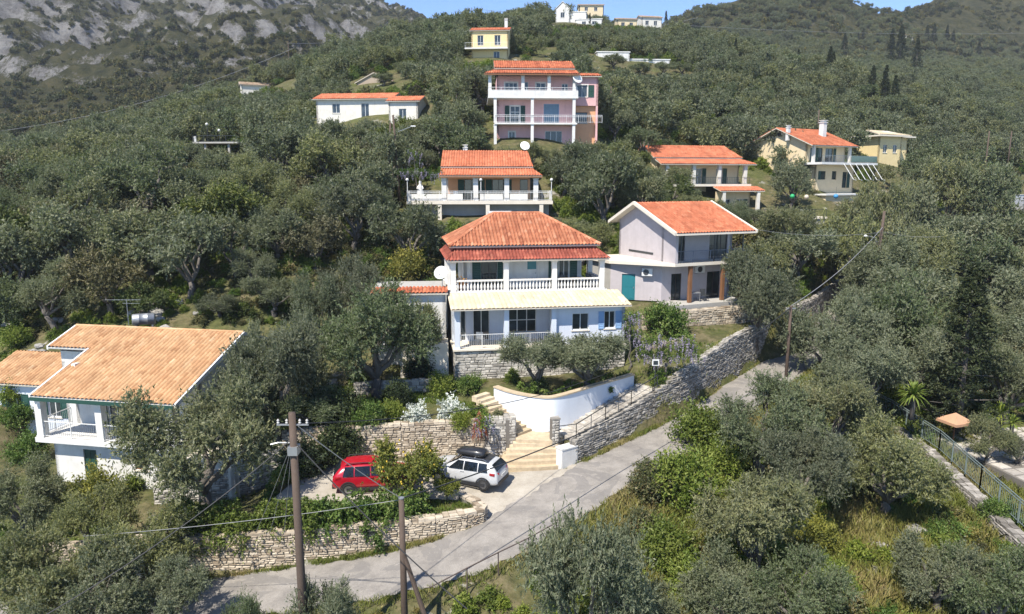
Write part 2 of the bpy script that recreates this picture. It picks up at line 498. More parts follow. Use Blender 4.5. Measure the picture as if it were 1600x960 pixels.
HC = upts([(1040, 60, 300), (1100, 45, 320), (1200, 60, 330), (1350, 90, 360), (1500, 110, 340), (1650, 130, 330), (1080, 18, 440), (1130, 2, 450), (1200, -16, 470), (1290, -8, 480), (1340, 14, 470), (1375, 24, 480), (1410, 20, 520), (1470, -2, 590), (1560, -40, 640), (1700, -90, 660), (1450, 60, 430), (1600, 50, 480), (1250, 30, 400)]) \
    + [(60, 330, 40), (40, 420, 40), (80, 560, 60), (200, 650, 60), (330, 700, 130), (140, 520, 98), (250, 560, 90), (300, 280, 30), (420, 330, 60), (600, 700, 260), (20, 480, 30)]
THh = tps_fit([c[:2] for c in HC], [c[2] for c in HC], .01)
def HH(X, Y):
    k = np.clip((Y - 300) / 120, 0, 1)
    b = np.clip((Y - 300) / 70, 0, 1); b = b * b * (3 - 2 * b)
    b = np.maximum(b, np.clip((X - 240) / 60, 0, 1))
    return (T0(X, Y) - 9) * (1 - b) + THh(X, Y) * b + (1 - np.abs(vnoise(X, Y, 70, 31, 4))) * 7 * k - 5 * k + vnoise(X, Y, 15, 8, 4, .6) * 1.6 * k
hill = link('hill', grid_mesh('hill', np.arange(10, 700, 7.0), np.arange(285, 760, 7.0), HH, far_material('hill_scrub', -.075)))
tag(hill, 'scrub covered rounded hills closing the valley at upper right', 'hill', kind='structure')

# ---------------------------------------------------------------- road, parking
def asphalt():
    m, nt, bs = newmat('worn_asphalt')
    n = noise(nt, .9, 7, .7); n2 = noise(nt, 22, 4, .8); n3 = noise(nt, .25, 5, .6, dist=1.5)
    c = ramp(nt, n, [(.3, (.19, .175, .16)), (.5, (.26, .24, .215)), (.72, (.33, .305, .275))])
    c = mixc(nt, 1.0, c, ramp(nt, n2, [(.3, (.72,) * 3), (.7, (1.12,) * 3)]), 'MULTIPLY')
    c = mixc(nt, ramp(nt, n3, [(.55, (0, 0, 0)), (.565, (.6, .6, .6))]), c, (.17, .16, .15))
    cr = nt.nodes.new('ShaderNodeTexVoronoi'); cr.feature = 'DISTANCE_TO_EDGE'; cr.inputs['Scale'].default_value = .4
    tc = nt.nodes.new('ShaderNodeTexCoord'); wob = nt.nodes.new('ShaderNodeTexNoise'); wob.inputs['Scale'].default_value = .9; wob.inputs['Detail'].default_value = 6
    nt.links.new(tc.outputs['Object'], wob.inputs['Vector']); av = nt.nodes.new('ShaderNodeVectorMath'); av.operation = 'MULTIPLY_ADD'; av.inputs[1].default_value = (2.2, 2.2, 0)
    nt.links.new(wob.outputs['Color'], av.inputs[0]); nt.links.new(tc.outputs['Object'], av.inputs[2]); nt.links.new(av.outputs[0], cr.inputs['Vector'])
    c = mixc(nt, ramp(nt, cr.outputs['Distance'], [(.0, (.3, .3, .3)), (.01, (0, 0, 0))]), c, (.11, .105, .1))
    c = mixc(nt, ramp(nt, noise(nt, 1.6, 8, .8), [(.58, (0, 0, 0)), (.68, (.7, .7, .7))]), c, (.36, .33, .29))
    nt.links.new(c, bs.inputs['Base Color']); bs.inputs['Roughness'].default_value = .92; bs.inputs['Specular IOR Level'].default_value = .2
    bump(nt, n2, bs, .35, .02)
    return m
def strip(line, hw, z_off, nx=7, jit=.0, seed=0):
    V, Q = [], []
    n = len(line)
    for i in range(n):
        t = line[min(i + 1, n - 1)][:2] - line[max(i - 1, 0)][:2]; t = t / np.hypot(*t)
        nrm = np.array([t[1], -t[0]])
        for k in range(nx):
            e = (k / (nx - 1) * 2 - 1)
            w = hw + (jit * math.sin(i * 1.7 + seed + (2 if e > 0 else 0)) + jit * math.sin(i * .63 + 2 * seed) if abs(e) == 1 else 0)
            p = line[i][:2] + nrm * e * w
            V.append((p[0], p[1], line[i][2] + z_off + .04 * (1 - e * e)))
    for i in range(n - 1):
        for k in range(nx - 1):
            Q.append((i * nx + k, i * nx + k + 1, (i + 1) * nx + k + 1, (i + 1) * nx + k))
    return np.array(V), np.array(Q)
fine = smooth_poly(ROAD, 20)
V, Q = strip(fine, 1.85, .0, 7, .10, 1)
road = link('road', np_mesh('road', V, Q, asphalt(), smooth=True))
tag(road, 'narrow worn grey asphalt road climbing along the stone wall', 'road', kind='structure')
def concrete():
    m, nt, bs = newmat('parking_concrete')
    n = noise(nt, .8, 6, .7); n2 = noise(nt, 18, 4, .8)
    c = ramp(nt, n, [(.3, (.28, .25, .205)), (.5, (.37, .335, .28)), (.7, (.44, .405, .345))])
    c = mixc(nt, 1.0, c, ramp(nt, n2, [(.3, (.82,) * 3), (.7, (1.08,) * 3)]), 'MULTIPLY')
    cr = nt.nodes.new('ShaderNodeTexVoronoi'); cr.feature = 'DISTANCE_TO_EDGE'; cr.inputs['Scale'].default_value = .8
    tc = nt.nodes.new('ShaderNodeTexCoord'); nt.links.new(tc.outputs['Object'], cr.inputs['Vector'])
    c = mixc(nt, ramp(nt, cr.outputs['Distance'], [(.0, (.35,) * 3), (.02, (0, 0, 0))]), c, (.25, .22, .18))
    nt.links.new(c, bs.inputs['Base Color']); bs.inputs['Roughness'].default_value = .9; bs.inputs['Specular IOR Level'].default_value = .2
    bump(nt, n2, bs, .25, .02)
    return m
def drape(name, poly, off, mat, step=.35):
    """a sheet following the ground inside a polygon"""
    bm = bmesh.new()
    vs_ = [bm.verts.new((p[0], p[1], 0)) for p in poly]
    f = bm.faces.new(vs_)
    x0, x1 = min(p[0] for p in poly), max(p[0] for p in poly); y0, y1 = min(p[1] for p in poly), max(p[1] for p in poly)
    for k in np.arange(x0 + step, x1, step):
        bmesh.ops.bisect_plane(bm, geom=bm.verts[:] + bm.edges[:] + bm.faces[:], plane_co=(k, 0, 0), plane_no=(1, 0, 0))
    for k in np.arange(y0 + step, y1, step):
        bmesh.ops.bisect_plane(bm, geom=bm.verts[:] + bm.edges[:] + bm.faces[:], plane_co=(0, k, 0), plane_no=(0, 1, 0))
    co = np.array([v.co[:] for v in bm.verts])
    z = H(co[:, 0], co[:, 1])
    for v, q in zip(bm.verts, z): v.co.z = q + off
    bmesh.ops.recalc_face_normals(bm, faces=bm.faces)
    me = bpy.data.meshes.new(name); bm.to_mesh(me); bm.free()
    if me.polygons[0].normal.z < 0: me.flip_normals()
    me.materials.append(mat)
    return link(name, me)
apron = drape('parking_apron', [(-12.4, 34.5), (-8, 34.2), (-2.4, 34.7), (-1.25, 33.3), (.3, 34.75), (1.9, 36.2), (3.2, 37.75), (4.0, 38.5), (2.7, 38.75), (0.25, 39.1), (0.2, 40.2), (-11.5, 39.2)], .05, concrete(), .3)
tag(apron, 'pale concrete parking apron under the two cars', 'parking', kind='structure')
# ---------------------------------------------------------------- building kit
TILE_RED = toned('red_clay_tile', [(0, (.23, .062, .032)), (.35, (.37, .105, .052)), (.7, (.49, .155, .078)), (1, (.58, .235, .12))], .8, 1.2, .4)
TILE_MAIN = toned('aged_red_clay_tile', [(0, (.29, .095, .05)), (.35, (.43, .155, .08)), (.7, (.53, .215, .115)), (1, (.60, .31, .19))], .8, 1.0, .3)
TILE_SKIRT = toned('dark_red_tile', [(0, (.21, .052, .036)), (.5, (.34, .09, .058)), (1, (.45, .15, .095))], .8, 1.2, .4)
TILE_ORANGE = toned('bright_orange_tile', [(0, (.40, .115, .055)), (.5, (.53, .17, .085)), (1, (.62, .24, .13))], .75, .6, .4)
TILE_TAN = toned('tan_clay_tile', [(0, (.33, .17, .08)), (.4, (.45, .255, .13)), (.75, (.52, .32, .17)), (1, (.58, .39, .23))], .8, 1.0, .3)
TILE_CREAM = toned('cream_sheet_tile', [(0, (.50, .405, .27)), (.5, (.58, .475, .325)), (1, (.63, .54, .40))], .7, .8, .2)
TILE_OLD = toned('old_brown_tile', [(0, (.25, .17, .12)), (.5, (.36, .26, .18)), (1, (.45, .36, .27))], .85, 1.0, .4)
WHITE = paint('white_plaster', (.67, .66, .63), .8, .34, dirtcol=(.36, .33, .28))
OFFW = paint('off_white_plaster', (.68, .65, .58), .8, .4)
BLUEW = paint('pale_blue_plaster', (.60, .64, .71), .8, .2)
BLUES = paint('blue_shutter_paint', (.23, .37, .58), .6, .15)
LAV = paint('lavender_grey_plaster', (.46, .42, .43), .85, .26)
PINK = paint('pink_plaster', (.68, .41, .40), .85, .28)
PEACH = paint('peach_plaster', (.66, .36, .20), .85, .18)
CREAM = paint('cream_plaster', (.66, .54, .35), .85, .2)
YELL = paint('yellow_plaster', (.70, .56, .30), .85, .2)
CONC = paint('grey_concrete', (.40, .385, .355), .9, .35)
TRIM = paint('cream_trim', (.66, .60, .50), .75, .2)
GREENS = paint('dark_green_shutter_paint', (.018, .062, .048), .5, .15, bumpk=.05)
TEAL = paint('teal_door_paint', (.02, .16, .19), .5, .1, bumpk=.05)
MTLW = plain('white_painted_metal', (.68, .68, .66), .45)
MTLD = plain('dark_metal', (.06, .065, .07), .45, .3)
MTLG = plain('grey_galvanised_metal', (.36, .37, .38), .45, .6)
WOODB = paint('brown_timber', (.20, .095, .045), .7, .3)
GLASS = glass_dark()
CURT = paint('pale_curtain', (.45, .44, .42), .8, .15)
BLACKF = plain('dark_window_frame', (.035, .03, .03), .5)

def tiles(T, name, e0, e1, r0, r1, mat, tw=.26, course=.38, amp=.055, ns=8, under=None, slab=.1, kids=True):
    """one roof slope: slab (the roof) with barrel tiles laid on it"""
    e0, e1, r0, r1 = map(Vector, (e0, e1, r0, r1))
    s = (e1 - e0).normalized()
    n = s.cross(r0 - e0).normalized()
    if n.z < 0: n = -n
    t = n.cross(s).normalized()
    if t.dot(r0 - e0) < 0: t = -t
    Ls, Lt = (e1 - e0).length, (r0 - e0).dot(t)
    a0 = (r0 - e0).dot(s); a1 = (r1 - e0).dot(s)
    nc = max(2, int(round(Ls / tw))); nr = max(2, int(round(Lt / course)))
    # samples along the eave also cover slopes that widen upwards
    lo, hi = min(0, a0), max(Ls, a1)
    k0, k1 = math.floor(lo / tw) * ns, math.ceil(hi / tw) * ns
    sm = np.arange(k0, k1 + 1) * (tw / ns)
    fr_ = (sm / tw) % 1.0
    h = amp * 1.7 * np.sqrt(np.clip(1 - (2.5 * (fr_ - .5)) ** 2, 0, 1))
    rows, toff = [], []
    for k in range(nr):
        rows += [k / nr * Lt, (k + 1) / nr * Lt]; toff += [.04, .004]
    rows = np.array(rows); toff = np.array(toff)
    L = a0 * rows / Lt; Rr = Ls + (a1 - Ls) * rows / Lt
    SS = np.clip(sm[None, :], L[:, None], Rr[:, None])
    jit = rng.normal(0, .006, (len(rows), len(sm)))
    HH_ = h[None, :] + toff[:, None] + jit
    P = np.array(e0)[None, None, :] + SS[..., None] * np.array(s) + rows[:, None, None] * np.array(t) + HH_[..., None] * np.array(n)
    i = np.arange(P.shape[0] * P.shape[1]).reshape(P.shape[:2])
    Q = np.stack([i[:-1, :-1], i[:-1, 1:], i[1:, 1:], i[1:, :-1]], -1)
    wid = (SS[:-1, 1:] - SS[:-1, :-1]) + (SS[1:, 1:] - SS[1:, :-1])
    ok = wid > 1e-5
    base = .5 + rng.normal(0, .16, (nr, (k1 - k0) // ns + 1)) + rng.normal(0, .08, (1, (k1 - k0) // ns + 1)); base = np.clip(base, 0, 1)
    col = (np.arange(len(sm) - 1)[None, :] // ns).repeat(P.shape[0] - 1, 0)
    row = (np.arange(P.shape[0] - 1)[:, None] // 2).repeat(len(sm) - 1, 1)
    tone = base[row, col]
    roof = None
    if slab:
        mb = MB()
        up, dn = n * -.012, n * -slab
        mb.hexa([e0 + dn, e1 + dn, r1 + dn, r0 + dn, e0 + up, e1 + up, r1 + up, r0 + up])
        roof = mb.build('roof', under or TRIM, T, fix=True)
    o = link('roof_tiles', np_mesh(name, P.reshape(-1, 3), Q[ok], mat, tone[ok], 'FACE'), roof or T)
    o['kind'] = 'stuff'
    return roof or o
def ridge(T, a, b, mat, r=.13, n=None):
    a, b = Vector(a), Vector(b)
    L = (b - a).length; n = n or max(3, int(L / .45))
    mb = MB()
    for k in range(n):
        mb.tone = random.uniform(.3, .95)
        p, q = a.lerp(b, k / n), a.lerp(b, (k + 1.08) / n)
        mb.tube([p, q], [r * 1.06, r * .94], 7)
    o = mb.build('ridge_tiles', mat, T); o['kind'] = 'stuff'
    return o
class Wall:
    """a wall from a to b (plan, local); its outer side is on the right hand of a->b"""
    def __init__(s, T, a, b, z0, z1, mat, th=.25, ops=(), top=None, name='wall'):
        s.T = T; s.a = Vector((a[0], a[1], 0)); s.b = Vector((b[0], b[1], 0)); s.d = (s.b - s.a).normalized(); s.n = Vector((s.d.y, -s.d.x, 0))
        s.L = (s.b - s.a).length
        xs = sorted(set([0, s.L] + [v for o in ops for v in o[:2]])); zs = sorted(set([z0, z1] + [v for o in ops for v in o[2:4]]))
        xs = [x for x in xs if -1e-6 <= x <= s.L + 1e-6]; zs = [z for z in zs if z0 - 1e-6 <= z <= z1 + 1e-6]
        mb = MB()
        nx, nz = len(xs) - 1, len(zs) - 1
        def opn(i, k):
            if i < 0 or k < 0 or i >= nx or k >= nz: return True
            cx, cz = (xs[i] + xs[i + 1]) / 2, (zs[k] + zs[k + 1]) / 2
            return any(o[0] < cx < o[1] and o[2] < cz < o[3] for o in ops)
        P = s.P
        for i in range(nx):
            for k in range(nz):
                if opn(i, k): continue
                x0, x1, q0, q1 = xs[i], xs[i + 1], zs[k], zs[k + 1]
                mb.quad(P(x0, 0, q0), P(x1, 0, q0), P(x1, 0, q1), P(x0, 0, q1))
                mb.quad(P(x1, -th, q0), P(x0, -th, q0), P(x0, -th, q1), P(x1, -th, q1))
                if opn(i - 1, k): mb.quad(P(x0, -th, q0), P(x0, 0, q0), P(x0, 0, q1), P(x0, -th, q1))
                if opn(i + 1, k): mb.quad(P(x1, 0, q0), P(x1, -th, q0), P(x1, -th, q1), P(x1, 0, q1))
                if opn(i, k - 1): mb.quad(P(x0, -th, q0), P(x1, -th, q0), P(x1, 0, q0), P(x0, 0, q0))
                if opn(i, k + 1): mb.quad(P(x0, 0, q1), P(x1, 0, q1), P(x1, -th, q1), P(x0, -th, q1))
        if top:   # gable: extra points (s,z) from left to right above z1
            n_ = len(top)
            f = [P(x, 0, z) for x, z in top]; bk = [P(x, -th, z) for x, z in top]
            mb.add([P(0, 0, z1 + .001)] + [P(s.L, 0, z1 + .001)] + f[::-1], [tuple(range(n_ + 2))])
            mb.add([P(s.L, -th, z1 + .001)] + [P(0, -th, z1 + .001)] + bk, [tuple(range(n_ + 2))])
        s.o = mb.build(name, mat, T)
    def P(s, x, off, z): return s.a + s.d * x + s.n * off + Vector((0, 0, z))
    def bx(s, mb, x0, x1, o0, o1, z0, z1):
        P = s.P
        mb.hexa([P(x0, o1, z0), P(x1, o1, z0), P(x1, o0, z0), P(x0, o0, z0), P(x0, o1, z1), P(x1, o1, z1), P(x1, o0, z1), P(x0, o0, z1)])
    def window(s, x0, x1, z0, z1, frame=None, nx=2, nz=1, sill=True, inset=.1, pane=None, surround=None, name='window'):
        frame = frame or MTLW
        fr = MB(); w = .06
        s.bx(fr, x0, x1, -inset - .05, -inset, z0, z0 + w); s.bx(fr, x0, x1, -inset - .05, -inset, z1 - w, z1)
        for i in range(nx + 1):
            xc = x0 + (x1 - x0) * i / nx
            xa = min(max(xc - w / 2, x0), x1 - w)
            s.bx(fr, xa, xa + w, -inset - .052, -inset + .002, z0 + w, z1 - w)
        for i in range(1, nz):
            zc = z0 + (z1 - z0) * i / nz
            s.bx(fr, x0 + w, x1 - w, -inset - .045, -inset - .006, zc - w / 2, zc + w / 2)
        o = fr.build(name, frame, s.T)
        for i in range(nx):
            g = MB()
            xa, xb = x0 + (x1 - x0) * i / nx + .02, x0 + (x1 - x0) * (i + 1) / nx - .02
            s.bx(g, xa, xb, -inset - .034, -inset - .022, z0 + .02, z1 - .02)
            g.build('pane', pane or GLASS, o)
        if sill:
            sb = MB(); s.bx(sb, x0 - .06, x1 + .06, .0, .07, z0 - .07, z0 - .003); sb.build('sill', TRIM, o)
        if surround:
            sb = MB(); q = .12
            s.bx(sb, x0 - q, x0, 0, .03, z0, z1); s.bx(sb, x1, x1 + q, 0, .03, z0, z1); s.bx(sb, x0 - q, x1 + q, 0, .031, z1, z1 + q)
            if not sill: s.bx(sb, x0 - q, x1 + q, 0, .031, z0 - q, z0)
            sb.build('surround', surround, o)
        return o
    def shutter(s, x0, x1, z0, z1, mat=None, off=.02, name='shutter'):
        mb = MB(); w = .07
        s.bx(mb, x0, x0 + w, off, off + .045, z0, z1); s.bx(mb, x1 - w, x1, off, off + .045, z0, z1)
        zm = (z0 + z1) / 2
        for za in (z0, zm - w / 2, z1 - w): s.bx(mb, x0 + w, x1 - w, off, off + .044, za, za + w)
        n = max(4, int((z1 - z0) / .13))
        for k in range(n):
            za = z0 + w + (z1 - z0 - 2 * w) * k / n
            P = s.P; zb = za + (z1 - z0 - 2 * w) / n * .95
            mb.quad(P(x0 + w, off + .036, za), P(x1 - w, off + .036, za), P(x1 - w, off + .012, zb), P(x0 + w, off + .012, zb))
        return mb.build(name, mat or GREENS, s.T)
    def door(s, x0, x1, z0, z1, mat=None, inset=.08, panes=False):
        mb = MB()
        s.bx(mb, x0, x1, -inset - .06, -inset, z0, z1)
        for (u0, u1) in ((.12, .46), (.54, .88)):
            for (v0, v1) in ((.06, .42), (.5, .94)):
                s.bx(mb, x0 + (x1 - x0) * u0, x0 + (x1 - x0) * u1, -inset, -inset + .018, z0 + (z1 - z0) * v0, z0 + (z1 - z0) * v1)
        o = mb.build('door', mat or GREENS, s.T)
        h = MB(); s.bx(h, x1 - .16, x1 - .12, -inset + .019, -inset + .06, z0 + .95, z0 + 1.1); h.build('handle', MTLG, o)
        return o
def slab(T, name, poly, z0, z1, mat): return MB().prism(poly, z0, z1).build(name, mat, T, fix=True)
def rect(x0, x1, y0, y1): return [(x0, y0), (x1, y0), (x1, y1), (x0, y1)]
def railing(T, pts, h=.95, mat=None, gap=.13, bars=True, name='railing', rails=(1.0,), post=.05, mid=0):
    """metal railing along points (local x,y,z)"""
    mb = MB(); pts = [Vector(p) for p in pts]
    Z = Vector((0, 0, 1))
    for a, b in zip(pts[:-1], pts[1:]):
        L = (b - a).length
        for r in rails: mb.tube([a + Z * h * r, b + Z * h * r], .03, 4)
        mb.tube([a + Z * .1, b + Z * .1], .02, 4)
        n = max(1, int(round(L / 1.6)))
        for k in range(n + 1):
            p = a.lerp(b, k / n); mb.tube([p, p + Z * h], post / 2 * 1.2, 4)
        for m_ in range(mid):
            q = h * (m_ + 1) / (mid + 1); mb.tube([a + Z * q, b + Z * q], .014, 4)
        if bars:
            n = int(L / gap)
            for k in range(1, n):
                p = a.lerp(b, k / n); mb.tube([p + Z * .1, p + Z * h], .011, 3, False)
    return mb.build(name, mat or MTLW, T)
def column(T, x, y, z0, z1, w=.32, mat=None, name='column'):
    mb = MB(); h = w / 2
    mb.box(x - h, x + h, y - h, y + h, z0, z1 - .12); mb.box(x - h * 1.2, x + h * 1.2, y - h * 1.2, y + h * 1.2, z1 - .12, z1 - .002)
    mb.box(x - h * 1.15, x + h * 1.15, y - h * 1.15, y + h * 1.15, z0 + .003, z0 + .12)
    return mb.build(name, mat or WHITE, T)
BAL = MB().lathe([(.075, 0), (.075, .05), (.045, .07), (.05, .1), (.085, .2), (.09, .28), (.07, .4), (.045, .5), (.04, .55), (.055, .58), (.04, .61), (.07, .64), (.07, .68)], 8).mesh('baluster', WHITE, True)
def balustrade(T, a, b, z, n):
    a, b = Vector((a[0], a[1], z)), Vector((b[0], b[1], z))
    rail = MB(); d = (b - a).normalized(); q = Vector((-d.y, d.x, 0)) * .1
    for z0, z1, k in ((0, .07, 1), (.75, .85, 1.15)):
        Z0, Z1 = Vector((0, 0, z0)), Vector((0, 0, z1))
        rail.hexa([a - q * k + Z0, b - q * k + Z0, b + q * k + Z0, a + q * k + Z0, a - q * k + Z1, b - q * k + Z1, b + q * k + Z1, a + q * k + Z1])
    r = rail.build('balustrade', WHITE, T)
    for i in range(n):
        o = link('baluster', BAL, r); o.location = a.lerp(b, (i + .5) / n) + Vector((0, 0, .07))
    return r
def dish(T, loc, yaw, r=.45, mat=None, name='satellite_dish'):
    e = empty(name, loc, yaw)
    if T: e.parent = T
    mb = MB().lathe([(.02, 0), (r * .4, .03), (r * .75, .1), (r, .19), (r * 1.0, .2), (r * .74, .125), (r * .4, .05), (.02, .02)], 16)
    o = mb.build('reflector', mat or MTLW, e, True); o.rotation_euler = (R(62), 0, 0)
    m2 = MB().tube([(0, .12, -.9), (0, .12, -.05), (0, 0, 0)], .03, 5).tube([(0, -.05, -.25), (0, -.45, .0)], .015, 4).box(-.05, .05, -.5, -.42, -.04, .06)
    m2.build('mount', MTLG, e)
    return e
def chimney(T, x, y, z0, z1, w=.5, mat=None):
    o = MB().box(x - w / 2, x + w / 2, y - w / 2, y + w / 2, z0, z1).build('chimney', mat or WHITE, T)
    MB().box(x - w * .62, x + w * .62, y - w * .62, y + w * .62, z1 + .002, z1 + .1).box(x - w * .4, x + w * .4, y - w * .4, y + w * .4, z1 + .1, z1 + .3).box(x - w * .6, x + w * .6, y - w * .6, y + w * .6, z1 + .3, z1 + .38).build('chimney_cap', mat or WHITE, o)
    return o
def ac_unit(W_, x, z, name='air_conditioner'):
    mb = MB(); W_.bx(mb, x, x + .85, .08, .38, z, z + .6); o = mb.build(name, MTLW, W_.T)
    m2 = MB(); c = W_.P(x + .34, .382, z + .3)
    ring = [c + W_.d * .24 * math.cos(a) + Vector((0, 0, .24 * math.sin(a))) for a in np.linspace(0, 2 * math.pi, 17)[:-1]]
    m2.add(ring + [q + W_.n * .02 for q in ring], [tuple(range(16, 32))] + [(i, (i + 1) % 16, 16 + (i + 1) % 16, 16 + i) for i in range(16)])
    m2.build('fan_grille', MTLD, o, fix=True)
    m3 = MB(); W_.bx(m3, x + .1, x + .14, 0, .35, z - .06, z - .003); W_.bx(m3, x + .7, x + .74, 0, .35, z - .06, z - .003); m3.build('bracket', MTLG, o)
    return o

# ---------------------------------------------------------------- main house: red hip roof above, pale blue ground floor
T = empty('house', (MH_O[0], MH_O[1], -11.2), MH_Y, 'two storey house with red hipped tile roof, white balustrade and cream awning', 'house')
UF = 3.42   # upper floor above the lower one
# stone plinth
STONE = toned('pale_dry_stone', [(0, (.27, .25, .22)), (.3, (.43, .405, .36)), (.7, (.55, .52, .465)), (1, (.63, .59, .52))], .92, 1.6, .5, .6, 22)
STONEW = toned('warm_dry_stone', [(0, (.27, .21, .15)), (.3, (.43, .36, .27)), (.7, (.53, .45, .345)), (1, (.60, .52, .41))], .92, 1.6, .45, .6, 22)
MORTAR = paint('stone_core_mortar', (.17, .155, .135), .95, .3)
def stone_face(mb, P, L, z0f, z1f, hmin=.11, hmax=.2, lmin=.18, lmax=.5, prot=.05, seed=0):
    """courses of rough stones on a plane; P(s,off,z) gives points; z0f/z1f(s) bottom and top"""
    rd = random.Random(seed)
    zlo = min(z0f(0), z0f(L), z0f(L / 2)); zhi = max(z1f(0), z1f(L), z1f(L / 2))
    z = zlo
    out = []
    while z < zhi:
        h = rd.uniform(hmin, hmax); s = -rd.uniform(0, lmax * .5)
        while s < L:
            l = rd.uniform(lmin, lmax) * (1.25 if rd.random() < .12 else 1)
            a, b = max(s, 0), min(s + l, L)
            mid = (a + b) / 2
            if b - a > .06 and z + h * .5 > z0f(mid) and z + h * .6 < z1f(mid):
                g = .014; j = lambda k=.026: rd.uniform(-k, k)
                o = rd.uniform(.015, prot); top = min(z + h, z1f(mid) + .01)
                f = [(a + g + j(), z + g + j()), (b - g + j(), z + g + j()), (b - g + j(), top - g + j()), (a + g + j(), top - g + j())]
                c = .028
                back = [P(q[0], -.06, q[1]) for q in f]
                fr = [P(q[0], o + j(.008), q[1]) for q in f]
                cx, cz = sum(q[0] for q in f) / 4, sum(q[1] for q in f) / 4
                fr2 = [P(q[0] + (c if q[0] < cx else -c), o + .022 + j(.006), q[1] + (c if q[1] < cz else -c) * .8) for q in f]
                out.append((back, fr, fr2, rd.random(), (b - a) * h))
            s += l
        z += h
    for back, fr, fr2, t, _ in out:
        if mb is None: break
        mb.tone = t
        mb.add(back + fr + fr2, [(0, 1, 5, 4), (1, 2, 6, 5), (2, 3, 7, 6), (3, 0, 4, 7), (4, 5, 9, 8), (5, 6, 10, 9), (6, 7, 11, 10), (7, 4, 8, 11), (8, 9, 10, 11)])
    return out
pl = slab(T, 'plinth', rect(0.02, 12.0, .06, 10.5), -3.6, -.12, MORTAR)
mbs = MB()
stone_face(mbs, lambda s, o, z: Vector((s, .06 - o, z)), 12.0, lambda s: -3.3, lambda s: -.16, .13, .22, .25, .6, .035, 5)
stone_face(mbs, lambda s, o, z: Vector((.02 - o, 10 - s, z)), 10.0, lambda s: -3.3, lambda s: -.16, .13, .22, .25, .6, .035, 6)
q = mbs.build('plinth_stones', STONE, pl); q['kind'] = 'stuff'
slab(T, 'terrace_floor', rect(-.12, 12.05, -.12, 10.4), -.12, 0, TRIM)
# ground floor walls
Wf = Wall(T, (0, 2.5), (7.0, 2.5), 0, UF - .3, BLUEW, ops=[(.6, 1.0, .0, 2.3), (1.5, 2.7, 0, 2.3), (4.0, 6.1, .5, 2.3)])
Wf.window(1.5, 2.7, 0, 2.3, MTLW, 2, 1, False); Wf.window(.6, 1.0, 0, 2.3, MTLW, 1, 1, False); Wf.window(4.0, 6.1, .5, 2.3, MTLW, 3, 2)
Wall(T, (7.0, 2.5), (7.0, .32), 0, 2.75, BLUEW)
Wfr = Wall(T, (7.0, .3), (12.0, .3), 0, 2.72, BLUEW, ops=[(1.2, 2.4, 1.0, 2.2), (3.5, 4.3, 1.05, 2.3)])
Wfr.window(1.2, 2.4, 1.0, 2.2)
Wfr.window(3.5, 4.3, 1.05, 2.3, MTLW, 2, 1); Wfr.shutter(3.08, 3.48, 1.05, 2.3, BLUES); Wfr.shutter(4.32, 4.75, 1.05, 2.3, BLUES)
Wall(T, (12.0, .3), (12.0, 10.3), 0, UF - .3, BLUEW); Wall(T, (0, 10.3), (0, 2.5), 0, UF - .3, WHITE); Wall(T, (12, 10.3), (0, 10.3), 0, UF - .3, WHITE)
for x in (.18, 3.55, 6.85): column(T, x, .18, 0, 2.74, .34, BLUEW)
railing(T, [(.36, .15, 0), (3.38, .15, 0)], .95, MTLW)
railing(T, [(3.72, .15, 0), (6.68, .15, 0)], .95, MTLW)
MB().box(0, 12.0, .06, .30, 2.745, 2.86).build('beam', WHITE, T)
aw = tiles(T, 'awning_tiles', (-.25, -.45, 2.78), (12.25, -.45, 2.78), (-.25, 3.05, 3.36), (12.25, 3.05, 3.36), TILE_CREAM, .30, .9, .028, 6, TRIM, .07)
aw.name = 'awning'
# upper floor
slab(T, 'upper_floor', rect(-.1, 11.5, 3.06, 10.5), UF - .3, UF, WHITE)
U1 = Wall(T, (1.1, 5.1), (9.7, 5.1), UF, UF + 2.5, WHITE, ops=[(1.3, 2.5, UF, UF + 2.1), (4.75, 5.55, UF, UF + 2.15), (7.2, 8.0, UF, UF + 2.1)])
U1.window(1.3, 2.5, UF, UF + 2.1, BLACKF, 2, 1, False); U1.shutter(.65, 1.28, UF + .03, UF + 2.1); U1.shutter(2.52, 3.1, UF + .03, UF + 2.1)
U1.door(4.75, 5.55, UF, UF + 1.25, MTLW); 
U1.window(4.75, 5.55, UF + 1.25, UF + 2.15, MTLW, 1, 1, False, pane=plain('teal_glass', (.03, .2, .25), .15))
U1.window(7.2, 8.0, UF, UF + 2.1, MTLW, 2, 1, False); U1.shutter(6.4, 7.15, UF + .03, UF + 2.1); U1.shutter(8.05, 8.6, UF + .03, UF + 2.1)
Wall(T, (9.7, 5.1), (9.7, 10.3), UF, UF + 2.5, WHITE); Wall(T, (1.1, 10.3), (1.1, 5.1), UF, UF + 2.5, OFFW); Wall(T, (9.7, 10.3), (1.1, 10.3), UF, UF + 2.5, WHITE)
for x in (.2, 4.0, 7.55, 11.1): column(T, x, 3.3, UF, UF + 2.16, .36)
column(T, 11.1, 6.6, UF, UF + 2.16, .36); column(T, 11.1, 10.0, UF, UF + 2.16, .36); column(T, .2, 6.6, UF, UF + 2.16, .36); column(T, .2, 10.0, UF, UF + 2.16, .36)
balustrade(T, (.4, 3.3), (3.8, 3.3), UF, 14); balustrade(T, (4.2, 3.3), (7.35, 3.3), UF, 13); balustrade(T, (7.75, 3.3), (10.9, 3.3), UF, 13)
balustrade(T, (11.1, 3.5), (11.1, 6.4), UF, 12)
MB().box(-.0, 11.3, 3.14, 3.46, UF + 2.165, UF + 2.36).box(-.0, .36, 3.47, 10.2, UF + 2.165, UF + 2.36).box(10.94, 11.3, 3.47, 10.2, UF + 2.165, UF + 2.36).build('beam', WHITE, T)
